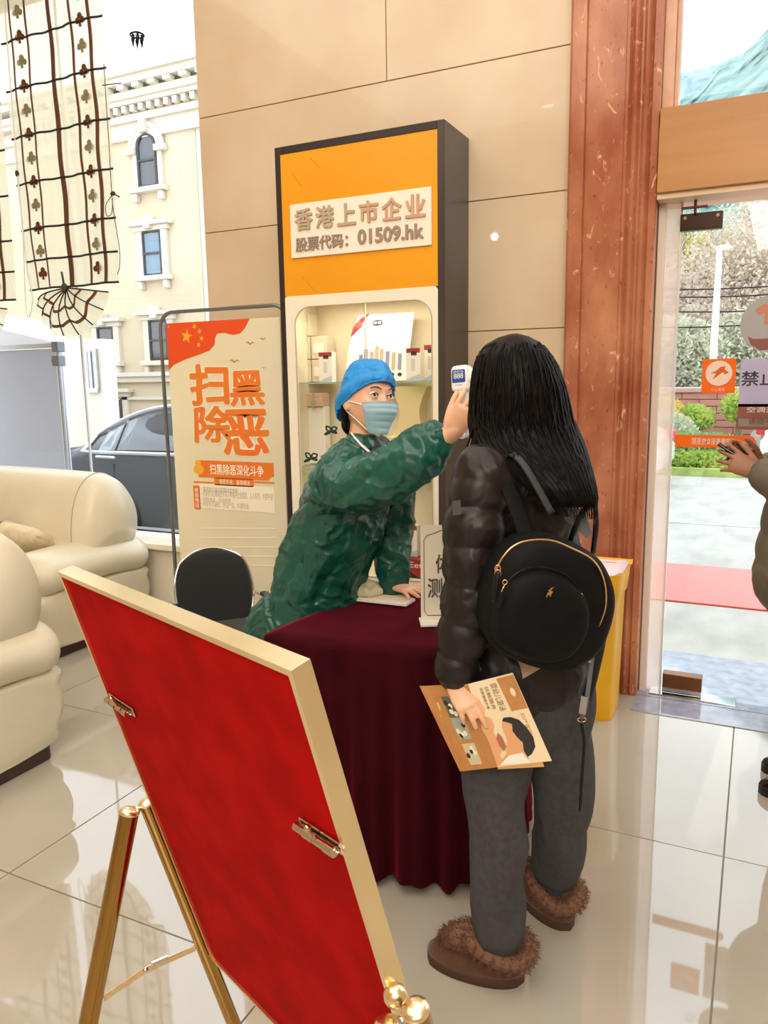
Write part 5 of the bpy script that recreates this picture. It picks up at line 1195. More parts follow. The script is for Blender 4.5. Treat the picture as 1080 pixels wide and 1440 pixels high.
b = B(); slab(b, [(c_[0] + r_ * x, c_[1] + r_ * y) for x, y in ((-.55, .50), (-.30, .68), (.2, .70), (.2, -.02), (-.22, -.02), (-.22, .38), (-.38, .30))], DM, .0004, .0008); obj('numeral_print', b, mat('salmon film', '#dd9a78', .5, trans=.3), o)
c_ = gx(1026, 459); rr_ = .021; b = B(); tube(b, [Vector((c_[0] + rr_ * math.cos(k * PI / 12), GY - .001, c_[1] + rr_ * 1.0 * math.sin(k * PI / 12))) for k in range(24)], .0024, 6, closed=True); tag(obj('ring_mark', b, mat('grey print', '#8d8a88', .5), None, 'all', origin=(c_[0], GY, c_[1])), 'small grey ring printed on the door glass left of the round sticker', 'sticker')
# ================================================================== people
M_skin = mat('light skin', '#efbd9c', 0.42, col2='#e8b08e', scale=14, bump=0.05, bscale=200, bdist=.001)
M_skin2 = mat('backlit skin', '#9a6a50', 0.5)  # darker copy of the skin, backlight shade put into the colour
M_hair = mat('long black hair', '#060404', 0.42, col2='#0e0807', scale=30, stretch=(6, 6, 0.3), spec=.15, bump=.3, bscale=60, bdist=.004)
V = Vector
def lerp(a, c, t): return a + (c - a) * t
def limb(bm, pts, rad, seg=20, ref=None, sub=4):
    """tapering limb: joints and their radii, smoothed"""
    P = smoothpath(pts, sub); R_ = []
    for i in range(len(pts) - 1):
        a = rad[i] if isinstance(rad[i], tuple) else (rad[i], rad[i]); c = rad[i + 1] if isinstance(rad[i + 1], tuple) else (rad[i + 1], rad[i + 1])
        for k in range(sub): t = k / sub; t = t * t * (3 - 2 * t) * .5 + t * .5; R_.append((a[0] + (c[0] - a[0]) * t, a[1] + (c[1] - a[1]) * t))
    l = rad[-1]; R_.append(l if isinstance(l, tuple) else (l, l))
    return tube(bm, P, R_, seg, ref, dome=True)
def head_pt(x, y, z):
    """unit direction (y forward, z up) -> point on a sculpted head, metres"""
    X, Y, Z = x * .073, y * .090, z * .112
    if z < 0: k = (-z) ** 1.5; X *= 1 - .34 * k; Y = Y * (1 - .10 * k) + .012 * k
    if y < 0: X *= 1.0 + .04 * (-y); Y *= 1.04 
    if y > 0:
        g = lambda cx, cz, sx, sz: math.exp(-((X - cx) / sx) ** 2 - ((Z - cz) / sz) ** 2)
        Y *= 1 - .05 * (1 - abs(x))
        Y += .021 * g(0, -.022, .0095, .013) + .010 * g(0, -.004, .008, .020) + .004 * g(0, .034, .05, .012)
        for s in (-1, 1): Y -= .011 * g(s * .031, .010, .017, .011); Y += .004 * g(s * .038, -.022, .02, .016); Y += .006 * g(s * .009, -.026, .006, .006)
        Y += .007 * g(0, -.052, .018, .006) + .006 * g(0, -.063, .014, .006) - .003 * g(0, -.0575, .02, .003) + .007 * g(0, -.090, .018, .014)
    return V((X, Y, Z))
def head(bm, M, nu=72, nv=56):
    rings = []
    for j in range(1, nv):
        a = PI * j / nv; rings.append([bm.verts.new(M @ head_pt(math.sin(a) * math.sin(2 * PI * i / nu), math.sin(a) * math.cos(2 * PI * i / nu), math.cos(a))) for i in range(nu)])
    for j in range(len(rings) - 1):
        for i in range(nu): bm.faces.new((rings[j][i], rings[j + 1][i], rings[j + 1][(i + 1) % nu], rings[j][(i + 1) % nu]))
    t = bm.verts.new(M @ head_pt(0, 0, 1)); u = bm.verts.new(M @ head_pt(0, 0, -1))
    for i in range(nu): bm.faces.new((t, rings[0][i], rings[0][(i + 1) % nu])); bm.faces.new((u, rings[-1][(i + 1) % nu], rings[-1][i]))
    for s in (-1, 1):
        R_ = M.to_3x3().normalized() @ Matrix.Rotation(s * .35, 3, 'Z')
        ball(bm, M @ V((s * .073, -.008, -.006)), (.008, .018, .031), R_, 14, 10)
def hand(bm, W, F, Nn, side, curl, spread=.10, thumb=(.7, .6, .2), size=1.0, tcurl=.4):
    """W wrist, F towards the fingers, Nn out of the BACK of the hand, side = +1 if the thumb lies along F x Nn"""
    F = F.normalized(); Nn = (Nn - F * Nn.dot(F)).normalized(); A = F.cross(Nn).normalized() * side; s = size
    tube(bm, [W - F * .03 * s, W, W + F * .025 * s, W + F * .06 * s, W + F * .083 * s], [(.016 * s, .024 * s), (.015 * s, .026 * s), (.0165 * s, .034 * s), (.015 * s, .039 * s), (.011 * s, .038 * s)], 18, ref=Nn, dome=True)
    base = [(.030, .080, .068), (.0105, .086, .077), (-.0095, .083, .071), (-.028, .076, .056)]
    tips = []
    for k, (a, f_, L_) in enumerate(base):
        ang = spread * (1.5 - k) * .66; D = (F * math.cos(ang) + A * math.sin(ang)).normalized(); P = W + F * f_ * s * .9 + A * a * s
        c = curl[k]; c = c if isinstance(c, (tuple, list)) else (c, c * 1.1, c * .8); pts = [P - D * .02 * s, P]; th = 0
        for q, fr in enumerate((.44, .31, .25)):
            th += c[q]; d = D * math.cos(th) - Nn * math.sin(th); P = P + d * (L_ * s * fr); pts.append(P)
        r = (.0090, .0088, .0082, .0076, .0064); k2 = .88 if k == 3 else 1
        tube(bm, smoothpath(pts, 3), [r[min(4, i // 3)] * s * k2 for i in range(13)], 12, dome=True); tips.append(P)
    D = (F * thumb[0] + A * thumb[1] - Nn * thumb[2]).normalized(); P = W + F * .016 * s + A * .022 * s - Nn * .004 * s; Q = P + D * .042 * s
    D2 = (D + F * tcurl - A * tcurl * .6 - Nn * tcurl * .3).normalized(); Q2 = Q + D2 * .032 * s; D3 = (D2 - A * tcurl * .4).normalized(); Q3 = Q2 + D3 * .024 * s
    tube(bm, smoothpath([P, Q, Q2, Q3], 3), [.0125 * s, .0125 * s, .0120 * s, .0112 * s, .0108 * s, .0102 * s, .0098 * s, .0094 * s, .0088 * s, .0074 * s], 12, dome=True)
    return tips
def frame_of(F, up=V((0, 0, 1)), roll=0.0):
    """head frame: y = F, z up, x = the person's right"""
    F = F.normalized(); X = F.cross(up).normalized(); Z = X.cross(F).normalized()
    R_ = Matrix((X, F, Z)).transposed()
    return R_ @ Matrix.Rotation(roll, 3, 'Y')
def HM(c, R_, s=1.0): return Matrix.Translation(c) @ R_.to_4x4() @ Matrix.Diagonal((s, s, s, 1))
def cloth_noise(amp, sc_, amp2, sc2, st=(1, 1, 1)):
    st = V(st)
    def f(p, n):
        q = V((p.x * st.x, p.y * st.y, p.z * st.z)); w = V((noise.noise(q * sc_ * .5), noise.noise(q * sc_ * .5 + V((9, 0, 0))), 0)) * .06
        return amp * (abs(noise.noise((q + w) * sc_)) ** .7 - .35) * 2 + amp2 * ridge(q + w * 2, sc2)
    return f
def shoe(parent, heel, toe, m_up, m_sole, fur=None, w=.047, tall=.075):
    d = (toe - heel); L_ = d.length; d.normalize(); s_ = V((-d.y, d.x, 0))
    def outl(t_, k=1.0):   # half width along the foot
        return w * k * (1 - abs(2 * t_ - 1) ** 3.2) ** .5 * (.86 + .16 * math.sin(PI * min(1, t_ * 1.1)))
    def rr_(z, k=1.0, x0=0.0, x1=1.0):
        n = 20; up = []; dn = []
        for i in range(n + 1):
            t_ = i / n; u = x0 + (x1 - x0) * t_; up.append(heel + d * L_ * u + s_ * outl(t_, k) + V((0, 0, z))); dn.append(heel + d * L_ * u - s_ * outl(t_, k) + V((0, 0, z)))
        return up + dn[::-1][1:-1]
    b = B()
    rs = [[b.verts.new(p) for p in rr_(z, k)] for z, k in ((.0, 1.0), (.004, 1.04), (.022, 1.05), (.026, 1.0))]
    for A_, D_ in zip(rs[:-1], rs[1:]):
        for i in range(len(A_)): b.faces.new((A_[i], A_[(i + 1) % len(A_)], D_[(i + 1) % len(A_)], D_[i]))
    b.faces.new(rs[0][::-1]); b.faces.new(rs[-1]); so_ = obj('sole', b, m_sole, parent, 50)
    b = B(); lay = [(.022, .98, .0, 1.0), (.035, .99, .0, 1.0), (.050, .93, .01, .97), (.062, .84, .015, .88), (tall, .72, .02, .70), (tall + .03, .62, .03, .50), (tall + .045, .52, .05, .44)]
    rs = [[b.verts.new(p) for p in rr_(*q)] for q in lay]
    for A_, D_ in zip(rs[:-1], rs[1:]):
        for i in range(len(A_)): b.faces.new((A_[i], A_[(i + 1) % len(A_)], D_[(i + 1) % len(A_)], D_[i]))
    b.faces.new(rs[0][::-1]); b.faces.new(rs[-1]); up_ = obj('shoe', b, m_up, parent, 'all')
    if fur:
        b = B(); c = heel + d * L_ * .27 + V((0, 0, tall + .012)); R_ = random.Random(int(heel.x * 1e4))
        ring = [c + d * (.078 * math.cos(a)) + s_ * (.052 * math.sin(a)) + V((0, 0, .022 * math.cos(a) * 0 + .012 * math.sin(2 * a))) for a in [2 * PI * k / 24 for k in range(24)]]
        tube(b, ring, .020, 12, closed=True)
        tp = smoothpath([heel + d * L_ * .50 + V((0, 0, .088)), heel + d * L_ * .62 + V((0, 0, .083)), heel + d * L_ * .74 + V((0, 0, .070))], 3); tube(b, tp, [.042, .043, .042, .040, .038, .034, .030], 14, dome=True)
        base = [(v.co.copy(), (v.co - c).normalized()) for v in b.verts]
        b.normal_update(); base = [(v.co.copy(), v.normal.copy()) for v in b.verts]
        for _ in range(8000):
            p, nn = R_.choice(base); p = p + V((R_.gauss(0, .004), R_.gauss(0, .004), R_.gauss(0, .004))); q = (nn + V((R_.gauss(0, .5), R_.gauss(0, .5), R_.gauss(-.1, .5)))).normalized(); a, _w = perp(q)
            l = R_.uniform(.007, .014); f_ = [b.verts.new(p - a * .0012), b.verts.new(p + a * .0012), b.verts.new(p + q * l)]; b.faces.new(f_)
        obj('fur_trim', b, fur, up_, None)
    return up_

# ------------------------------------------------------------------ the visitor: long black hair, puffer jacket, backpack
FV = V((-.72, .69, 0)).normalized(); LV = V((-FV.y, FV.x, 0))          # facing, and the direction of her left side
vis = thing('person', 'person with long black hair in a dark puffer jacket, seen from behind wearing a backpack', 'person', (-.5, 1.8, 0))
nk = atY(735, 632, 1.86); pel = atY(742, 945, 1.84); chest = atY(733, 715, 1.86); waist = atY(738, 830, 1.86)
shL = atY(681, 668, 1.735); shR = nk - LV * .115 - V((0, 0, .045))
elL = atY(666, 812, 1.69); wrL = atY(640, 948, 1.66)
elR = shR - V((0, 0, .25)) + FV * .13 + LV * .03; wrR = elR + FV * .22 + V((0, 0, .02))
hipL = pel + LV * .075 - V((0, 0, .05)); hipR = pel - LV * .085 - V((0, 0, .05))
hlL, toL = V((-.450, 1.694, 0)), V((-.705, 1.672, 0)); hlR, toR = V((-.385, 1.925, 0)), V((-.585, 2.075, 0))
anL = hlL + (toL - hlL) * .27 + V((0, 0, .09)); anR = hlR + (toR - hlR) * .27 + V((0, 0, .09))
knL = atY(700, 1140, 1.735); knR = atY(790, 1115, 1.90)
hc = atY(724, 533, 1.85); HV = HM(hc - V((0, 0, .018)), frame_of((FV + V((-.2, .05, .04))).normalized()), .93)
b = B(); head(b, HV)
limb(b, [hc - V((0, 0, .05)) - FV * .015, nk], [.052, .058])
limb(b, [nk - V((0, 0, .04)), chest, waist, pel], [(.07, .12), (.09, .145), (.08, .12), (.095, .15)], ref=FV)
limb(b, [shL, elL, wrL], [.045, .036, .024]); limb(b, [shR, elR, wrR], [.045, .036, .024])
limb(b, [hipL, knL, anL], [.075, .052, .032]); limb(b, [hipR, knR, anR], [.075, .052, .032])
for a_, h_, t_ in ((anL, hlL, toL), (anR, hlR, toR)): limb(b, [a_, h_ + (t_ - h_) * .3 + V((0, 0, .05)), h_ + (t_ - h_) * .8 + V((0, 0, .04))], [.03, .03, .022])
hF = (atY(664, 1002, 1.625) - atY(638, 958, 1.66)).normalized(); hN = (CAM - wrL).normalized() + V((.2, 0, 0))
hand(b, atY(638, 953, 1.655), hF, hN, -1, [.30, .26, .30, .42], spread=.10, thumb=(.75, .45, .55), size=.92, tcurl=.2)
hand(b, wrR, FV, V((0, 0, 1)), 1, [.5, .5, .5, .5], size=.92)
obj('body', remesh(b, .0042, 2), M_skin, vis, 'all')
for s in (-1, 1):
    c_ = HV @ V((s * .031, .074, .010)); b = B(); ball(b, c_, .0115, None, 14, 10); e_ = obj('eye', b, mat('eye white', '#f0ebe4', .2), vis, 'all')
    b = B(); ball(b, HV @ V((s * .031, .0815, .010)), .0052, None, 12, 8); obj('iris', b, mat('dark iris', '#1c1310', .15), e_, 'all')
# trousers
M_trou = mat('charcoal fleece trousers', '#3b3b3d', .95, col2='#444446', scale=60, bump=.25, bscale=220, bdist=.002)
b = B()
limb(b, [pel + V((0, 0, .06)), pel - V((0, 0, .03)), pel - V((0, 0, .12))], [(.105, .155), (.12, .17), (.10, .165)], ref=FV, seg=28)
limb(b, [hipL, lerp(hipL, knL, .5) + FV * .01, knL, lerp(knL, anL, .55), anL + V((0, 0, .045)), anL + V((0, 0, .02))], [.098, .090, .074, .068, .062, .052], seg=28)
limb(b, [hipR, lerp(hipR, knR, .5) + FV * .01, knR, lerp(knR, anR, .55), anR + V((0, 0, .055)), anR + V((0, 0, .025))], [.098, .090, .074, .068, .060, .050], seg=28)
b = remesh(b, .0075, 3); puff(b, cloth_noise(.009, 7, .006, 10, (1, 1, .6))); tr_o = obj('trousers', b, M_trou, vis, 'all')
for a_ in (anL, anR):
    b = B(); tube(b, [a_ + V((0, 0, z)) for z in (.045, .035, .02, .005, -.012)], [.047, .050, .046, .045, .043], 32); 
    for v_ in b.verts: a2 = math.atan2(v_.co.y - a_.y, v_.co.x - a_.x); v_.co += (v_.co - a_) * V((1, 1, 0)) * .03 * math.sin(a2 * 16)
    obj('ankle_cuff', b, mat('dark ribbed cuff', '#1f2023', .9), tr_o, 'all')
b = B(); pk = [atY(*q, 1.70) for q in ((735, 955), (768, 953), (772, 1000), (752, 1010), (733, 1003))]
# boots
M_suede = mat('brown suede', '#5b3a26', .9, col2='#4f3120', scale=30, sheen=.3); M_solb = mat('brown rubber sole', '#4a2f20', .7); M_fur = mat('brown fur', '#7a5644', .8)
shoe(vis, hlL, toL, M_suede, M_solb, M_fur, .052); shoe(vis, hlR, toR, M_suede, M_solb, M_fur, .052)
# jacket
M_jack = mat('dark brown shell fabric', '#181213', .40, col2='#1f1818', scale=4, spec=.35, bump=.15, bscale=30, bdist=.0015)
def baffled(bm, pts, rad, pitch, amp, seg=28, ref=None):
    P = smoothpath(pts, 24); n = len(P); s = 0; R_ = []
    for i in range(n):
        if i: s += (P[i] - P[i - 1]).length
        f_ = i / (n - 1) * (len(rad) - 1); k = min(int(f_), len(rad) - 2); t_ = f_ - k
        a = rad[k] if isinstance(rad[k], tuple) else (rad[k],) * 2; c = rad[k + 1] if isinstance(rad[k + 1], tuple) else (rad[k + 1],) * 2
        g_ = amp * (abs(math.sin(PI * s / pitch)) ** .35 - .75); R_.append((a[0] + (c[0] - a[0]) * t_ + g_, a[1] + (c[1] - a[1]) * t_ + g_))
    return tube(bm, P, R_, seg, ref, dome=True)
b = B()
baffled(b, [nk - V((0, 0, .02)), chest + V((0, 0, .02)), waist, pel + V((0, 0, .0))], [(.085, .12), (.110, .150), (.115, .145), (.130, .170)], .095, .011, 36, FV)
limb(b, [nk + V((0, 0, .02)), nk - V((0, 0, .05))], [.072, .095])
limb(b, [shL + FV * .01 - LV * .05, shL - LV * .0], [.085, .075]); limb(b, [shR + LV * .05, shR], [.08, .064])
baffled(b, [shL + V((0, 0, .005)), lerp(shL, elL, .5) + LV * .012, elL + LV * .005, lerp(elL, wrL, .55), wrL + V((0, 0, .012))], [.066, .072, .066, .059, .047], .088, .013, 28)
baffled(b, [shR + V((0, 0, .005)), lerp(shR, elR, .5), elR, lerp(elR, wrR, .6), wrR], [.062, .066, .062, .056, .046], .088, .013, 28)
b = remesh(b, .0055, 1); puff(b, cloth_noise(.0035, 12, .0028, 22, (1, 1, 1))); jk = obj('jacket', b, M_jack, vis, 'all')
b = B(); q_ = atY(641, 716, 1.60); c_ = elL; 
pth = [atY(*p_, 1.625) for p_ in ((636, 705), (647, 703), (649, 723), (637, 725))]
dpc = (CAM - shL).normalized(); pth = [p_ + dpc * 0 for p_ in pth]; prism(b, pth, dpc * .004); obj('sleeve_patch', b, mat('grey rubber patch', '#4c4646', .4), jk)
# hair
b = B(); S_ = V((RT.x, RT.y, 0)).normalized(); D_ = V((-S_.y, S_.x, 0))
HR = [(470, 716, 728, 1.86, .03), (474, 702, 742, 1.86, .06), (482, 688, 757, 1.86, .085), (497, 675, 771, 1.855, .098), (518, 670, 783, 1.85, .105), (548, 666, 794, 1.845, .105), (578, 664, 801, 1.84, .098), (600, 664, 809, 1.825, .08), (622, 672, 819, 1.80, .066), (642, 694, 826, 1.775, .055), (662, 716, 833, 1.755, .046), (682, 738, 838, 1.74, .038), (700, 757, 841, 1.735, .030), (712, 770, 840, 1.733, .018)]
def hring(i_, n=144):
    k = min(int(i_), len(HR) - 2); t_ = i_ - k; A_, C_ = HR[k], HR[k + 1]; y, l, r, Y, dp = [A_[j] + (C_[j] - A_[j]) * t_ for j in range(5)]
    pl, pr_ = atY(l, y, Y), atY(r, y, Y); c = (pl + pr_) / 2; hw = (pr_ - pl).length / 2; out_ = []
    for a in range(n):
        th = 2 * PI * a / n; gr = 1 + .020 * noise.noise(V((math.cos(th) * 7, math.sin(th) * 7, i_ * .3))) + .014 * noise.noise(V((math.cos(th) * 26 + .5 * i_, math.sin(th) * 26, i_ * .35))) + .007 * noise.noise(V((math.cos(th) * 60, math.sin(th) * 60, i_ * .5)))
        out_.append(c + S_ * (hw * gr * math.cos(th)) + D_ * (dp * gr * math.sin(th)))
    return out_
rs = [[b.verts.new(p) for p in hring(k / 3)] for k in range(0, 3 * (len(HR) - 1) + 1)]
for A_, C_ in zip(rs[:-1], rs[1:]):
    for i in range(144): b.faces.new((A_[i], A_[(i + 1) % 144], C_[(i + 1) % 144], C_[i]))
b.faces.new(rs[0]); b.faces.new(rs[-1][::-1])
R9 = random.Random(5)
def strand(pts, w0, w1):
    n = len(pts); prev = None
    for i, p in enumerate(pts):
        w = w0 + (w1 - w0) * i / (n - 1); c = [b.verts.new(p - S_ * w), b.verts.new(p + S_ * w), b.verts.new(p - D_ * w * .8)]
        if prev:
            for k in range(3): b.faces.new((prev[k], prev[(k + 1) % 3], c[(k + 1) % 3], c[k]))
        prev = c
for _ in range(520):                                   # loose strands lying on the curtain and making its hem ragged
    th = R9.uniform(PI, 2 * PI) if R9.random() < .85 else R9.uniform(0, PI); s0 = R9.uniform(2, 9); pts = []; wv = R9.uniform(-1, 1)
    for k in range(9):
        i_ = s0 + (13 - s0) * k / 8; rg = hring(min(i_, 12.999), 48); p = rg[int((th + .04 * k * wv) / (2 * PI) * 48) % 48]; c = sum(rg, V()) / 48; pts.append(c + (p - c) * (1.008 + .012 * R9.random()))
    dd = (pts[-1] - pts[-2]).normalized(); pts.append(pts[-1] + dd * R9.uniform(.004, .03)); strand(smoothpath(pts, 2), .0024, .0005)
# lock over the left shoulder
lk = [atY(*q) for q in ((682, 548, 1.80), (676, 590, 1.76), (668, 625, 1.735), (660, 655, 1.70), (652, 690, 1.675))]
for k in range(36):
    o_ = S_ * R9.uniform(-.018, .022) + D_ * R9.uniform(-.012, .012); o2 = S_ * R9.uniform(-.012, .016)
    strand(smoothpath([p + o_ * (1 - .3 * i / 4) + o2 * (i / 4) for i, p in enumerate(lk[:R9.choice((4, 4, 5))])], 3), .0035, .0006)
obj('hair', b, M_hair, vis, 'all')

# ------------------------------------------------------------------ backpack
BO = V((.62, -.78, 0)).normalized(); BO = V((.62, -.78, -.06)).normalized()       # outwards from her back
bc = atY(772, 846, 1.665)
def bpl(px, py, h): r = ray(px, py); return CAM + r * ((bc + BO * h - CAM).dot(BO) / r.dot(BO))
M_nyl = mat('black nylon', '#050507', .7, spec=.2, col2='#070709', scale=40, bump=.1, bscale=150, bdist=.002); M_lea = mat('black leather trim', '#060607', .35, spec=.35)
M_gold = mat('pale gold metal', '#e3b878', .2, 1.0); M_web = mat('grey webbing', '#6c6e74', .6)
bk_ = thing('backpack', 'black nylon backpack with gold zips and a small gold rider emblem, worn by the visitor', 'backpack', bc)
ol = [(683, 888), (684, 850), (694, 812), (710, 780), (740, 758), (775, 755), (812, 766), (842, 786), (857, 818), (859, 852), (850, 888), (832, 918), (800, 938), (765, 940), (726, 928), (696, 912)]
olp = [bpl(x, y, 0) for x, y in ol]; olc = sum(olp, V()) / len(olp); olp = smoothpath(olp, 5, True)
def dome_shell(b, P, c, prof_):
    rs = []
    for h, k in prof_: rs.append([b.verts.new(c + (p - c) * k + BO * (h + .003 * noise.noise((p + BO * h) * 14))) for p in P])
    n = len(P)
    for A_, C_ in zip(rs[:-1], rs[1:]):
        for i in range(n): b.faces.new((A_[i], A_[(i + 1) % n], C_[(i + 1) % n], C_[i]))
    b.faces.new(rs[0][::-1]); b.faces.new(rs[-1]); return b
obj('bag_body', dome_shell(B(), olp, olc, [(-.085, .90), (-.07, .97), (-.03, 1.0), (.01, .99), (.03, .95), (.042, .86), (.048, .70), (.051, .45), (.052, .2)]), M_nyl, bk_, 'all')
pk_ = [(694, 890), (698, 856), (712, 826), (738, 806), (768, 802), (800, 815), (820, 838), (826, 862), (820, 892), (800, 920), (768, 930), (730, 922), (704, 908)]
pp_ = [bpl(x, y, .045) for x, y in pk_]; pc_ = sum(pp_, V()) / len(pp_); pp_ = smoothpath(pp_, 5, True)
obj('front_pocket', dome_shell(B(), pp_, pc_, [(-.02, 1.0), (.005, 1.0), (.018, .96), (.028, .86), (.034, .66), (.036, .35), (.0365, .1)]), M_nyl, bk_, 'all')
def zipp(pts, h, r, m, nm, par=bk_): b = B(); tube(b, smoothpath([bpl(x, y, h) for x, y in pts], 6), r, 8, dome=True); return obj(nm, b, m, par, 'all')
zipp([(697, 803), (706, 785), (722, 768), (744, 760), (775, 760), (806, 772), (834, 788), (849, 815), (852, 850), (843, 878), (832, 896)], .046, .0022, M_gold, 'zip')
zipp([(712, 822), (724, 808), (742, 799), (765, 798), (795, 808), (815, 828), (824, 850), (823, 868), (816, 885)], .060, .0013, M_lea, 'zip', bk_)
zipp([(818, 835), (824, 850), (824, 864), (820, 878)], .062, .0016, M_gold, 'zip_end')
b = B(); c_ = bpl(700, 800, .052); 
for k_ in (0, 1): tube(b, [c_ + S_ * (.006 * math.cos(a)) + V((0, 0, -.010 * k_ + .008 * math.sin(a))) for a in [2 * PI * q / 12 for q in range(12)]], .0016, 6, closed=True)
pl_ = obj('zip_pull', b, M_gold, bk_, 'all')
b = B(); tube(b, [bpl(700, 806, .055), bpl(696, 830, .06), bpl(694, 845, .06)], [(.004, .006), (.004, .007), (.004, .005)], 10, dome=True); obj('pull_tab', b, M_lea, pl_, 'all')
b = B(); c_ = bpl(710, 822, .066); tube(b, [c_ + V((0, 0, .005)) + S_ * (.005 * math.cos(a)) + V((0, 0, .005 * math.sin(a))) for a in [2 * PI * q / 12 for q in range(12)]], .0014, 6, closed=True); cyl(b, c_, bpl(705, 832, .068), .0018); pl_ = obj('zip_pull', b, M_gold, bk_, 'all')
b = B(); tube(b, [bpl(705, 832, .066), bpl(702, 852, .066)], [(.003, .005), (.003, .006)], 10, dome=True); obj('pull_tab', b, M_lea, pl_, 'all')
# gold rider emblem
ec = bpl(773, 833, .0835); EU = S_; EVv = V((0, 0, 1))
def embl(pts, s=.0011): b = B(); prism(b, [ec + EU * (x * s) + EVv * (y * s) for x, y in pts], BO * .0015); return b
obj('rider_emblem', embl([(-7, -9), (-5, -9), (-4, -5), (-1, -4), (0, -8), (2, -8), (2, -4), (4, -1), (6, 1), (5, 3), (3, 2), (2, 5), (4, 8), (3, 10), (1, 9), (0, 5), (-3, 6), (-4, 4), (-1, 2), (-4, 0), (-6, -3)]), M_gold, bk_)
b = B(); tube(b, [ec + EU * .0015 + EVv * .004 + BO * .001, ec + EU * .0085 + EVv * .0125 + BO * .001], .0006, 6); obj('mallet', b, M_gold, bk_)
# straps
def strap(pts, w, nm, m=M_nyl, th=.003, par=bk_, ref=None): b = B(); tube(b, smoothpath(pts, 6), [(th, w)] * (6 * (len(pts) - 1) + 1), 10, ref=ref or BO); return obj(nm, b, m, par, 'all')
strap([atY(776, 722, 1.66), atY(757, 688, 1.66), atY(738, 656, 1.665), atY(722, 640, 1.69), atY(706, 650, 1.74)], .008, 'shoulder_strap', mat('dark grey webbing', '#26262b', .6))
strap([bpl(745, 765, -.05), atY(722, 700, 1.70), atY(700, 655, 1.71)], .022, 'shoulder_strap')
strap([bpl(800, 765, -.06), atY(818, 722, 1.74), atY(836, 712, 1.78), atY(838, 740, 1.76), bpl(834, 778, -.06)], .007, 'grab_handle', M_lea)
b = B(); prism(b, [atY(*q, 1.77) for q in ((793, 729), (822, 722), (832, 748), (826, 758))], V((0, .012, 0))); obj('grey_panel', b, M_web, bk_)
strap([bpl(848, 880, -.04), bpl(842, 915, -.05), bpl(834, 950, -.06), bpl(825, 985, -.06)], .015, 'lower_strap', M_lea)
strap([bpl(838, 890, .0), bpl(832, 930, -.02), bpl(824, 990, -.02), bpl(818, 1010, -.02)], .006, 'webbing', M_web)
b = B(); box(b, bpl(820, 992, -.01), (.016, .004, .045), Matrix.Rotation(.1, 3, 'Y'), .001); box(b, bpl(828, 925, .0), (.010, .004, .022), None, .001); obj('slider', b, M_steel, bk_)
b = B(); c_ = bpl(818, 1012, -.02); tube(b, [c_ + S_ * (.010 * math.cos(a)) + V((0, 0, .006 * math.sin(a))) for a in [2 * PI * q / 12 for q in range(12)]], .0016, 6, closed=True); obj('buckle', b, M_gold, bk_, 'all')
strap([c_ - V((0, 0, .006)), bpl(822, 1045, -.02), bpl(819, 1090, -.02), bpl(816, 1140, -.02)], .0045, 'loose_strap_end', M_lea)
strap([bpl(790, 932, .02), bpl(808, 905, .035), bpl(817, 888, .05)], .004, 'side_loop', M_web)

# ------------------------------------------------------------------ brochures held in her left hand
pA_ = [atY(590, 965, 1.665), atY(658, 962, 1.632), atY(700, 1079, 1.632), atY(647, 1085, 1.652)]
pB2 = [atY(658, 962, 1.632), atY(721, 946, 1.652), atY(776, 1070, 1.652), atY(700, 1079, 1.632)]
def bil(Q):           # v runs up; Q = top-left, top-right, bottom-right, bottom-left
    n = (Q[1] - Q[0]).cross(Q[3] - Q[0]).normalized(); n = n if n.dot(CAM - Q[0]) > 0 else -n
    return lambda u, v: (lerp(lerp(Q[3], Q[2], u), lerp(Q[0], Q[1], u), v), n)
br = thing('brochure', 'open brown and cream brochure with a mother and baby picture, held in a hand', 'brochure', pA_[1])
M_kraft = mat('brown brochure print', '#c98f55', .5, col2='#c08448', scale=30, stretch=(1, 8, 1)); M_crm = mat('cream brochure print', '#f0dcb8', .5); M_dkb = mat('brown lettering print', '#8a6848', .5)
mA, mB = bil(pA_), bil(pB2)
b = B(); slab(b, rect(0, 0, 1, 1), mA, .0012, -.0012); la = obj('left_page', b, M_kraft, br)
b = B(); slab(b, rect(0, 0, 1, 1), mB, .0012, -.0012); lb = obj('right_page', b, M_crm, br)
b = B(); slab(b, [(-.02, -.03), (.82, -.06), (.86, .3), (.3, .4)], mB, .001, -.004); obj('back_page', b, mat('tan page edge', '#d9a868', .5), br)
for k, (c0_, z0_) in enumerate((('#5f6a5a', .62), ('#a8b0a8', .36), ('#d8cba6', .06))):
    q0, q1 = .36, .66; b = B(); slab(b, rect(q0, z0_, q1, z0_ + .25), mA, .0005, .0008); ph_ = obj('photo_print', b, mat('photo print %s' % ('green', 'pale', 'cream')[k], c0_, .5), la)
    R_ = random.Random(k + 3)
    for q in range(5):
        u, v = R_.uniform(q0 + .04, q1 - .06), R_.uniform(z0_ + .03, z0_ + .2); b = B(); slab(b, [(u + .045 * math.cos(a), v + .032 * math.sin(a)) for a in [2 * PI * j / 9 for j in range(9)]], mA, .0003, .0014); obj('figure_print', b, (M_blk2, M_whi, M_box)[q % 3], la)
for k, (u, v) in enumerate(((.16, .55), (.16, .42), (.24, .30), (.28, .16), (.70, .52), (.78, .47), (.2, .7))):
    b = B(); slab(b, [(u, v), (u + .035, v), (u + .035, v + .10), (u, v + .10)], mA, .0002, .0001); obj('lettering', b, mat('pale gold print', '#ecc98c', .5), la)
b = B(); slab(b, [(.66, .60), (.99, .60), (.99, .98), (.62, .98)], mB, .0003, .0001); obj('brown_tab_print', b, M_kraft, lb)
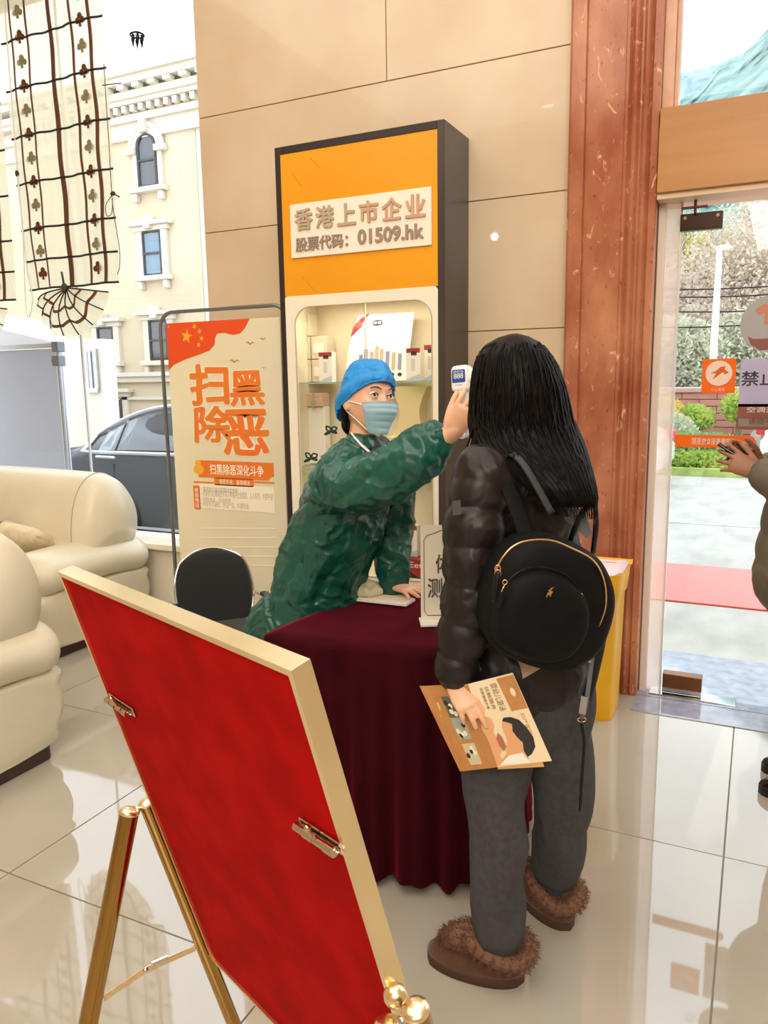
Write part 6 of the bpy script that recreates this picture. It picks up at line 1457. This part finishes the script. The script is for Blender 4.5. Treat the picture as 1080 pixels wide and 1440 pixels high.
b = B(); slab(b, [(.84 + .05 * math.cos(a), .80 + .05 * math.sin(a)) for a in [2 * PI * j / 12 for j in range(12)]], mB, .0003, .0006); obj('ring_logo', b, M_crm, lb)
mBt = lambda u, v: mB(.18 + .42 * v, .96 - u * .36)       # lettering turned sideways down the page
text('婴幼儿游泳', mBt, .05, .62, .95, .95, M_dkb, lb, 'lettering', .0003, .0002); text('抚触服务', mBt, .1, .30, .85, .50, M_dkb, lb, 'lettering', .0003, .0002); text('母婴健康护理', mBt, .1, .05, .8, .2, M_dkb, lb, 'lettering', .0003, .0002)
text('妇产医院', lambda u, v: mB(.80 + .08 * v, .56 - u * .25), 0, 0, 1, 1, M_kraft, lb, 'lettering', .0003, .0002)
M_face = mat('printed skin tone', '#e3a878', .5)
def pr_(pts, m, nm, off=.0002): b = B(); slab(b, [((x - 580) / 1, y) for x, y in pts], lambda x, y: (bpr(x + 580, y), mB(0, 0)[1]), .0003, off); obj(nm, b, m, lb)
_n = mB(.5, .5)[1]; _p = mB(.5, .4)[0]
def bpr(px, py): r = ray(px, py); return CAM + r * ((_p - CAM).dot(_n) / r.dot(_n)) + _n * .0006
pr_([(712, 1060), (713, 1040), (709, 1030), (706, 1022), (707, 1012), (714, 1010), (722, 1016), (728, 1032), (736, 1050), (744, 1066), (700, 1076)], M_face, 'mother_face_print')
pr_([(706, 1014), (708, 1009), (718, 1008), (730, 1012), (740, 1022), (750, 1036), (753, 1050), (748, 1060), (742, 1064), (737, 1056), (735, 1044), (727, 1036), (721, 1028), (720, 1018), (712, 1015)], M_blk2, 'mother_hair_print', .0006)
pr_([(703, 1076), (716, 1062), (735, 1058), (746, 1072)], M_box, 'white_top_print', .0008)
pr_([(676, 1012), (682, 1007), (690, 1010), (695, 1020), (693, 1030), (700, 1040), (706, 1050), (703, 1062), (708, 1072), (700, 1077), (690, 1050), (684, 1036), (678, 1026)], M_face, 'baby_print', .0004)
pr_([(700, 1030), (706, 1036), (712, 1050), (709, 1056), (702, 1048), (698, 1038)], mat('deep skin print', '#b0704c', .5), 'hand_print', .0007)
ps = thing('envelope', 'plain beige sheet sticking out between the backpack and the brochure', 'paper', atY(725, 932, 1.70))
b = B(); prism(b, [atY(696, 917, 1.715), atY(722, 916, 1.715), atY(764, 938, 1.70), atY(726, 960, 1.70), atY(704, 948, 1.71)], V((0, .002, 0))); obj('sheet', b, mat('beige card', '#c9ae8b', .7), ps)

# ------------------------------------------------------------------ the nurse in a green gown
FNt = V((.80, -.60, 0)).normalized()                 # chest faces between the visitor and the camera
FN = V((.93, -.36, 0)).normalized(); LN = V((-FN.y, FN.x, 0))
nur = thing('person', 'person in a green gown, blue cap and mask leaning on the table, one arm outstretched', 'person', (-1.6, 2.25, 0))
hN_ = atY(517, 563, 2.21)
RN = frame_of(V((.86, -.46, .05)), V((.10, .05, 1)).normalized()); HN = HM(hN_, RN, 1.0)
nkN = atY(512, 628, 2.22); shNr = atY(474, 680, 2.11); shNl = atY(548, 668, 2.36)
chN = atY(487, 712, 2.23); wsN = atY(452, 800, 2.24); plN = atY(437, 868, 2.25)
elNr = atY(548, 672, 2.04); wrNr = atY(640, 604, 2.05)
elNl = atY(553, 752, 2.40); wrNl = atY(553, 832, 2.375)
plN2 = V((-1.47, 2.25, .72)); kN = [V((-1.50, 2.18, .42)), V((-1.54, 2.34, .42))]; aN = [V((-1.56, 2.17, .08)), V((-1.60, 2.36, .08))]
b = B(); head(b, HN)
limb(b, [hN_ - V((0, 0, .06)) - FN * .012, nkN], [.050, .055])
limb(b, [nkN - V((0, 0, .03)), chN, wsN, plN2], [(.07, .10), (.09, .12), (.07, .10), (.07, .11)], ref=FN)
limb(b, [shNr, elNr, wrNr], [.045, .038, .026]); limb(b, [shNl, elNl, wrNl + V((0, 0, .02))], [.045, .036, .026])
for k in (0, 1): limb(b, [plN2 + LN * (-.06 + .12 * k), kN[k], aN[k]], [.06, .05, .035]); limb(b, [aN[k], aN[k] + FN * .08 - V((0, 0, .04)), aN[k] + FN * .16 - V((0, 0, .05))], [.035, .030, .022])
gF = (atY(651, 556, 2.06) - atY(645, 600, 2.06)).normalized(); hb = (CAM - wrNr).normalized()
hand(b, atY(632, 608, 2.04), (atY(661, 570, 2.04) - atY(632, 608, 2.04)).normalized(), (hb + V((.05, 0, .1))).normalized(), -1, [(.25, .45, .3), (.45, .80, .5), (.55, 1.0, .6), (.70, 1.1, .6)], spread=.22, thumb=(.9, .45, .25), size=.92, tcurl=.15)
hl_ = wrNl.copy(); hl_.z = .792
hand(b, hl_, V((.93, -.30, -.02)), V((0, 0, 1)), -1, [.10, .08, .10, .14], spread=.30, thumb=(.55, .8, .1), size=.92, tcurl=.1)
obj('body', remesh(b, .0031, 1), M_skin, nur, 'all')
M_gown = mat('green nonwoven gown', '#0f5548', .34, col2='#0c4a3f', scale=5, spec=.55, crumple=.020)
b = B()
limb(b, [nkN - V((0, 0, .025)), lerp(nkN, chN, .5) - V((0, 0, .01)), chN, lerp(chN, wsN, .5), wsN, plN, V((-1.47, 2.25, .60)), V((-1.51, 2.27, .30))], [(.072, .10), (.105, .145), (.120, .155), (.128, .155), (.132, .155), (.138, .16), (.145, .18), (.15, .19)], ref=FN, seg=36)
limb(b, [lerp(shNr, nkN, .45), shNr - V((0, 0, .01))], [.075, .082]); limb(b, [lerp(shNl, nkN, .45), shNl], [.07, .072])
limb(b, [shNr - V((0, 0, .0)), atY(512, 686, 2.06), atY(548, 668, 2.04), atY(578, 646, 2.04), atY(598, 630, 2.045), atY(608, 622, 2.048)], [.080, .078, .076, .074, .066, .054], seg=32)
limb(b, [shNl, lerp(shNl, elNl, .5), elNl, lerp(elNl, wrNl, .55), lerp(elNl, wrNl, .88)], [.078, .074, .066, .056, .042], seg=28)
b = remesh(b, .0065, 2)
def gw(p, n):
    q = V((p.x, p.y, p.z)); c = (shNr + V((.03, 0, -.06))); r = (q - c); ang = math.atan2(r.z, r.dot(FN)); d = r.length
    fan = .016 * math.exp(-((d - .22) / .20) ** 2) * (abs(math.sin(ang * 5.5 + 3 * noise.noise(q * 4))) ** .5 - .6)
    w = V((noise.noise(q * 6), noise.noise(q * 6 + V((5, 0, 0))), noise.noise(q * 6 + V((0, 5, 0))))) * .05
    return fan + .010 * (ridge(V((q.x, q.y, q.z * .6)) + w, 7) ** 3) + .006 * (ridge(q + w * 1.5, 15) ** 3) + .0022 * ridge(q + w, 40)
puff(b, gw); gn_ = obj('gown', b, M_gown, nur, 'all')
# elastic cuffs
for a_, c_, r_ in ((atY(606, 624, 2.048), atY(629, 605, 2.052), .056), (lerp(elNl, wrNl, .84), wrNl - V((0, 0, .0)), .040)):
    b = B(); d = (c_ - a_); P = [a_ + d * k / 6 for k in range(5)]; tube(b, P, [r_ * (1.0 + .10 * math.sin(k * 2.4)) * (1 - .06 * k) for k in range(5)], 32, dome=False)
    for v_ in b.verts: v_.co += (v_.co - a_) * .02 * noise.noise(v_.co * 90)
    obj('cuff', b, M_gown, gn_, 'all')
# ties at the back of the neck and waist
M_tie = mat('dark green tie', '#0f2f28', .6)
def loops(c, s, nm):
    b = B()
    for a0, l, w in ((2.4, 1.0, .35), (.5, .9, .4), (3.6, 1.1, .15), (-.4, .8, .2)):
        d = V((math.cos(a0) * RT.x, math.cos(a0) * RT.y, math.sin(a0))); e = V((-math.sin(a0) * RT.x, -math.sin(a0) * RT.y, math.cos(a0)))
        tube(b, smoothpath([c, c + d * l * s * .5 + e * w * s, c + d * l * s, c + d * l * s * .5 - e * w * s * .6, c + V((0, 0, -.002))], 5), .0028, 6)
    obj(nm, b, M_tie, gn_, 'all')
loops(atY(466, 606, 2.17), .022, 'neck_tie'); loops(atY(438, 644, 2.16), .024, 'back_tie')
# white shirt collar in the gown neck
b = B()
for s in (-1, 1):
    P = [RN @ V((s * x, y, z)) for x, y, z in ((.050, -.02, -.105), (.058, .012, -.120), (.048, .048, -.150), (.018, .072, -.180), (.010, .066, -.186), (.040, .030, -.150), (.044, -.01, -.120))]
    prism(b, [hN_ + p for p in P], RN @ V((-s * .004, 0, .004)))
obj('shirt_collar', b, mat('white shirt cloth', '#eee8ea', .7), nur, None)
b = B(); ball(b, hN_ + RN @ V((0, .055, -.172)), (.022, .012, .03), RN); obj('dark_top', b, mat('dark brown knit', '#3a2226', .8), nur, 'all')
# mask
M_mask = mat('pale blue mask', '#cdeefa', .6, trans=.25, bump=.15, bscale=80, bdist=.002); M_maskw = mat('white mask edge', '#e9f1f4', .6)
def maskf(u, v, o=0.0):
    a = (u - .5) * 2 * 1.12; z = -.010 - .100 * v; sq = 1 - .14 * abs(math.sin(PI * v)) * 0
    x = math.sin(a); y = math.cos(a)
    zz = z / .112; r = math.sqrt(max(.05, 1 - min(.98, abs(zz)) ** 2.2)); p = head_pt(x * r, y * r, max(-.95, zz))
    edge = 1 - (abs(a) / 1.12) ** 3
    wid = (.058 + .016 * (1 - v)) * (1 - .38 * v * v); yy = .103 + .016 * math.exp(-((v - .30) / .25) ** 2) - .012 * v
    bx = wid * math.sin(a * .95) * 1.05; by = yy * math.cos(a * .82) * 1.02 + .004 * abs(math.sin(v * PI * 5)) * edge
    by = max(by, p.y + .002) if abs(a) < .9 else by
    return HN @ V((bx, by + o, z - .006 * (1 - edge) * (v - .5) * 2 * -1))
b = B(); grid(b, lambda u, v: maskf(u, v), 40, 40); bmesh.ops.solidify(b, geom=b.faces[:], thickness=.0015); mk = obj('mask', b, M_mask, nur, 'all')
b = B(); grid(b, lambda u, v: maskf(u, -.03 + .06 * v, .0018), 40, 2); bmesh.ops.solidify(b, geom=b.faces[:], thickness=.0012); obj('mask_edge', b, M_maskw, mk, 'all')
for s in (0, 1):
    b = B(); A_, C_ = maskf(s, .04), maskf(s, .92); er = HN @ V(((2 * s - 1) * .078, -.012, -.004)); er2 = HN @ V(((2 * s - 1) * .074, -.018, -.03))
    tube(b, smoothpath([A_, lerp(A_, er, .6), er, er2, lerp(er2, C_, .5), C_], 4), .0016, 6); obj('ear_loop', b, M_maskw, mk, 'all')
# eyes
for s in (-1, 1):
    c_ = HN @ V((s * .031, .0735, .010)); b = B(); ball(b, c_, .0118, None, 16, 12); e_ = obj('eye', b, mat('eye white', '#f0ebe4', .2), nur, 'all')
    b = B(); ball(b, HN @ V((s * .031 + .0015, .0815, .0108)), .0054, None, 12, 8); obj('iris', b, mat('dark iris', '#1c1310', .15), e_, 'all')
    b = B(); tube(b, smoothpath([HN @ V((s * .031 + q * .0145, .0865 - abs(q) ** 2 * .0065, .0105 + .0068 * (1 - q * q))) for q in (-1, -.6, 0, .6, 1)], 4), .0015, 6); obj('upper_lid', b, mat('dark lash line', '#2a1814', .6), e_, 'all')
    b = B(); tube(b, smoothpath([HN @ V((s * .031 + q * .014, .0860 - abs(q) ** 2 * .0065, .0095 - .0056 * (1 - q * q))) for q in (-1, -.5, 0, .5, 1)], 4), .0016, 6); obj('lower_lid', b, M_skin, e_, 'all')
    b = B(); tube(b, smoothpath([HN @ V((s * (.014 + .034 * q), .0935 - .013 * q * q, .0290 + .006 * math.sin(PI * q * .9))) for q in (0, .35, .7, 1)], 4), [.0012 + .0012 * math.sin(PI * (k + 1) / 14) for k in range(13)], 6); obj('eyebrow', b, mat('dark brown brow', '#4a3026', .8), nur, 'all')
# cap
M_cap = mat('blue bouffant cap', '#1a8fe0', .6, col2='#2a9bea', scale=8, trans=.15, crumple=.012)
def capf(u, v):
    th = 2 * PI * u; x, y = math.sin(th), math.cos(th)            # y forward
    low = .036 * (y > 0) * y + (.036 - .095 * (-y) ** .8 if y < 0 else 0) ; low = .056 - .062 * (1 - y) ** 1.1 if y >= 0 else -.006 - .062 * (-y) ** .9
    zt_ = .128; a = v * PI / 2
    p = head_pt(x * .98, y * .98, 0); k = 1.09 + .13 * math.sin(min(1, v * 3.2) * PI) * (1.0 if y < .3 else .45) + (.07 if y < 0 else 0) * (1 - v)
    r = math.cos(a) ** .55
    z = low + (zt_ - low) * math.sin(a) ** 1.15
    gl = .003 * math.sin(th * 26) * max(0, 1 - v * 5) + .0035 * ridge(V((x * 2, y * 2, v * 2.4)), 2.2)
    q = V((p.x * k * r, p.y * k * r - .004, z)); return HN @ (q + V((x, y, .3)) * gl)
b = B(); grid(b, capf, 96, 40, True); bmesh.ops.remove_doubles(b, verts=b.verts[:], dist=.0004)
cp = obj('cap', b, M_cap, nur, 'all')
b = B(); tube(b, [capf(k / 60, .0) for k in range(60)], .0035, 8, closed=True); obj('cap_band', b, M_cap, cp, 'all')
# a bit of hair under the cap
b = B(); ball(b, hN_ + RN @ V((-.0, -.055, -.075)), (.060, .030, .045), RN, 24, 16)
for s in (-1, 1): tube(b, [hN_ + RN @ V((s * .068, -.022, .03)), hN_ + RN @ V((s * .070, -.026, .0)), hN_ + RN @ V((s * .066, -.030, -.055)), hN_ + RN @ V((s * .056, -.03, -.09))], [.006, .009, .012, .006], 10, dome=True)
obj('hair', b, M_hair, nur, 'all')
for k in (0, 1): shoe(nur, V((aN[k].x, aN[k].y, 0)) - FN * .06, V((aN[k].x, aN[k].y, 0)) + FN * .18, M_white, M_white)
b = B()
for k in (0, 1): limb(b, [plN2 + LN * (-.06 + .12 * k) - V((0, 0, .08)), kN[k], aN[k] + V((0, 0, .03))], [.07, .065, .055])
obj('trousers', b, mat('navy trousers', '#1d2230', .8), nur, 'all')

# ------------------------------------------------------------------ forehead thermometer in her hand
tp_ = atY(648, 545, 2.03); th_ = thing('thermometer', 'white infrared forehead thermometer with a blue display held by the nurse', 'thermometer', tp_)
TXd = V((.85, -.45, .10)).normalized(); TU = (V((-.10, .05, 1)) - TXd * V((-.10, .05, 1)).dot(TXd)).normalized(); TN_ = TXd.cross(TU)
tc_ = atY(650, 533, 2.08)
# display faces back towards the nurse and the camera
Fd = V((-.10, -.98, .10)).normalized(); Ux = V((.97, -.10, .12)).normalized(); Uz = (V((-.08, 0, 1)) - Fd * V((-.08, 0, 1)).dot(Fd)).normalized(); Ux = Uz.cross(Fd) * -1; Ux = Ux if Ux.x > 0 else -Ux
R_ = Matrix((Ux, -Fd, Uz)).transposed()
M_thw = mat('white device plastic', '#f6f4f2', .25)
b = B(); box(b, tc_, (.056, .045, .075), R_, .014, 4)
tube(b, [tc_ - Uz * .025, tc_ - Uz * .06 + Ux * .002, tc_ - Uz * .11 + Ux * .004, tc_ - Uz * .155 + Ux * .0], [(.018, .017), (.016, .015), (.015, .014), (.012, .013)], 16, ref=Fd, dome=True)
tube(b, [tc_ + Ux * .02, tc_ + Ux * .05 - Fd * .015], [.018, .014], 16); obj('housing', b, M_thw, th_, 50)
DMp = plane_map(tc_ + Fd * .0226 - Ux * .020 - Uz * .012, Ux * .040, Uz * .038)
def flip(mp): return lambda u, v: (mp(u, v)[0], Fd)
DMp = flip(DMp)
b = B(); slab(b, rrect(0, .0, 1, .95, .1, .1), DMp, .0008); sc_o = obj('display', b, mat('blue display print', '#2f4f9c', .3), th_)
text('888', DMp, .14, .30, .86, .68, M_box, sc_o, 'digits', .0006, .0008); text('DIGITAL', DMp, .1, .74, .9, .86, M_box, sc_o, 'digits', .0004, .0008); text('MODE', DMp, .25, -.22, .75, -.12, M_grp, th_, 'marking', .0004, .0002)
b = B(); c_ = tc_ - Uz * .158; tube(b, [c_ + Ux * (.009 * math.cos(a)) + Fd * .012 + Uz * (.009 * math.sin(a)) for a in [2 * PI * q / 14 for q in range(14)]], .0018, 6, closed=True); obj('strap_ring', b, M_thw, th_, 'all')

# ------------------------------------------------------------------ person at the right edge with a phone
P3 = V((.215, 3.02, 0)); F3 = V((-1, .05, 0)).normalized(); L3_ = V((-F3.y, F3.x, 0))
p3 = thing('person', 'person cut off by the right frame edge, in an olive grey padded jacket', 'person', P3)
sh3 = P3 + V((-.02, 0, 1.33)); h3 = P3 + V((-.06, 0, 1.53))
hw1 = atY(1066, 664, 2.93); hw2 = atY(1068, 650, 3.02); e1 = P3 + L3_ * .22 + V((-.02, 0, 1.10)); e2 = P3 - L3_ * .20 + V((-.02, 0, 1.10))
b = B(); head(b, HM(h3, frame_of((F3 + V((0, 0, -.35))).normalized())))
limb(b, [h3 - V((0, 0, .06)), sh3 + V((0, 0, .05))], [.05, .055]); limb(b, [sh3, P3 + V((0, 0, 1.12)), P3 + V((0, 0, .92))], [(.08, .15), (.08, .13), (.09, .15)], ref=F3)
s1, s2 = sh3 + L3_ * .17, sh3 - L3_ * .17
limb(b, [s1, e1, hw1], [.045, .036, .025]); limb(b, [s2, e2, hw2], [.045, .036, .025])
for s in (-1, 1): limb(b, [P3 + L3_ * .09 * s + V((0, 0, .88)), P3 + L3_ * .09 * s + V((-.02, 0, .48)), P3 + L3_ * .09 * s + V((.05, 0, .09))], [.075, .05, .032]); limb(b, [P3 + L3_ * .09 * s + V((.05, 0, .09)), P3 + L3_ * .09 * s + V((-.06, 0, .04))], [.032, .022])
hand(b, hw1, (atY(1012, 640, 2.93) - hw1), V((-.1, -1, .35)), 1, [.16, .22, .30, .38], spread=.32, thumb=(.7, .6, .3), size=1.0, tcurl=.2)
hand(b, hw2, (atY(1022, 625, 3.0) - hw2), V((-.2, .8, .5)), -1, [.30, .35, .42, .5], spread=.12, thumb=(.7, .6, .3), size=1.0, tcurl=.2)
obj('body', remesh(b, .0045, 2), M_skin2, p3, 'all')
M_oliv = mat('olive grey padded cloth', '#6f6656', .6, col2='#5f5748', scale=3)
b = B()
baffled(b, [sh3 + V((0, 0, .02)), P3 + V((-.01, 0, 1.2)), P3 + V((-.02, 0, 1.0)), P3 + V((-.02, 0, .80))], [(.10, .13), (.145, .19), (.165, .20), (.185, .21)], .10, .012, 32, F3)
baffled(b, [s1, lerp(s1, e1, .5), e1, lerp(e1, hw1, .5), lerp(e1, hw1, .84)], [.075, .085, .085, .075, .055], .08, .010, 24)
baffled(b, [s2, lerp(s2, e2, .5), e2, lerp(e2, hw2, .5), lerp(e2, hw2, .80)], [.075, .085, .085, .075, .055], .08, .010, 24)
b = remesh(b, .009, 1); puff(b, cloth_noise(.004, 10, .003, 20)); obj('jacket', b, M_oliv, p3, 'all')
b = B()
for s in (-1, 1): limb(b, [P3 + L3_ * .09 * s + V((0, 0, .86)), P3 + L3_ * .09 * s + V((-.02, 0, .48)), P3 + L3_ * .09 * s + V((.05, 0, .10))], [.11, .08, .06])
obj('trousers', remesh(b, .01, 2), mat('black trousers', '#15151a', .8), p3, 'all')
b = B(); c_ = h3; head(b, HM(h3 + V((.012, 0, .014)), frame_of((F3 + V((0, 0, -.25))).normalized()), 1.06)); 
bmesh.ops.bisect_plane(b, geom=b.verts[:] + b.edges[:] + b.faces[:], plane_co=h3 + V((-.035, 0, .02)), plane_no=V((-1, 0, -.8)), clear_outer=True); obj('hair', b, M_hair, p3, 'all')
M_bsh = mat('black shoe leather', '#101012', .25)
for s in (-1, 1):
    o_ = P3 + L3_ * .09 * s; shoe(p3, V((o_.x + .12, o_.y, 0)), V((o_.x - .135, o_.y, 0)), M_bsh, M_bsh)
ph3 = thing('phone', 'dark phone held by the person at the right edge', 'phone', atY(1022, 632, 2.97))
b = B(); A_ = atY(1010, 624, 2.97); C_ = atY(1052, 650, 2.97); d = (C_ - A_).normalized(); box(b, (A_ + C_) / 2, ((C_ - A_).length, .068, .008), Matrix((d, V((0, 1, 0)), d.cross(V((0, 1, 0))))).transposed(), .003); obj('phone_case', b, mat('dark phone glass', '#1a1412', .15), ph3, 40)
b = B(); box(b, (A_ + C_) / 2 + d.cross(V((0, 1, 0))) * .0045, ((C_ - A_).length * .94, .062, .001), Matrix((d, V((0, 1, 0)), d.cross(V((0, 1, 0))))).transposed()); obj('screen', b, mat('dark screen', '#22201f', .05), ph3)
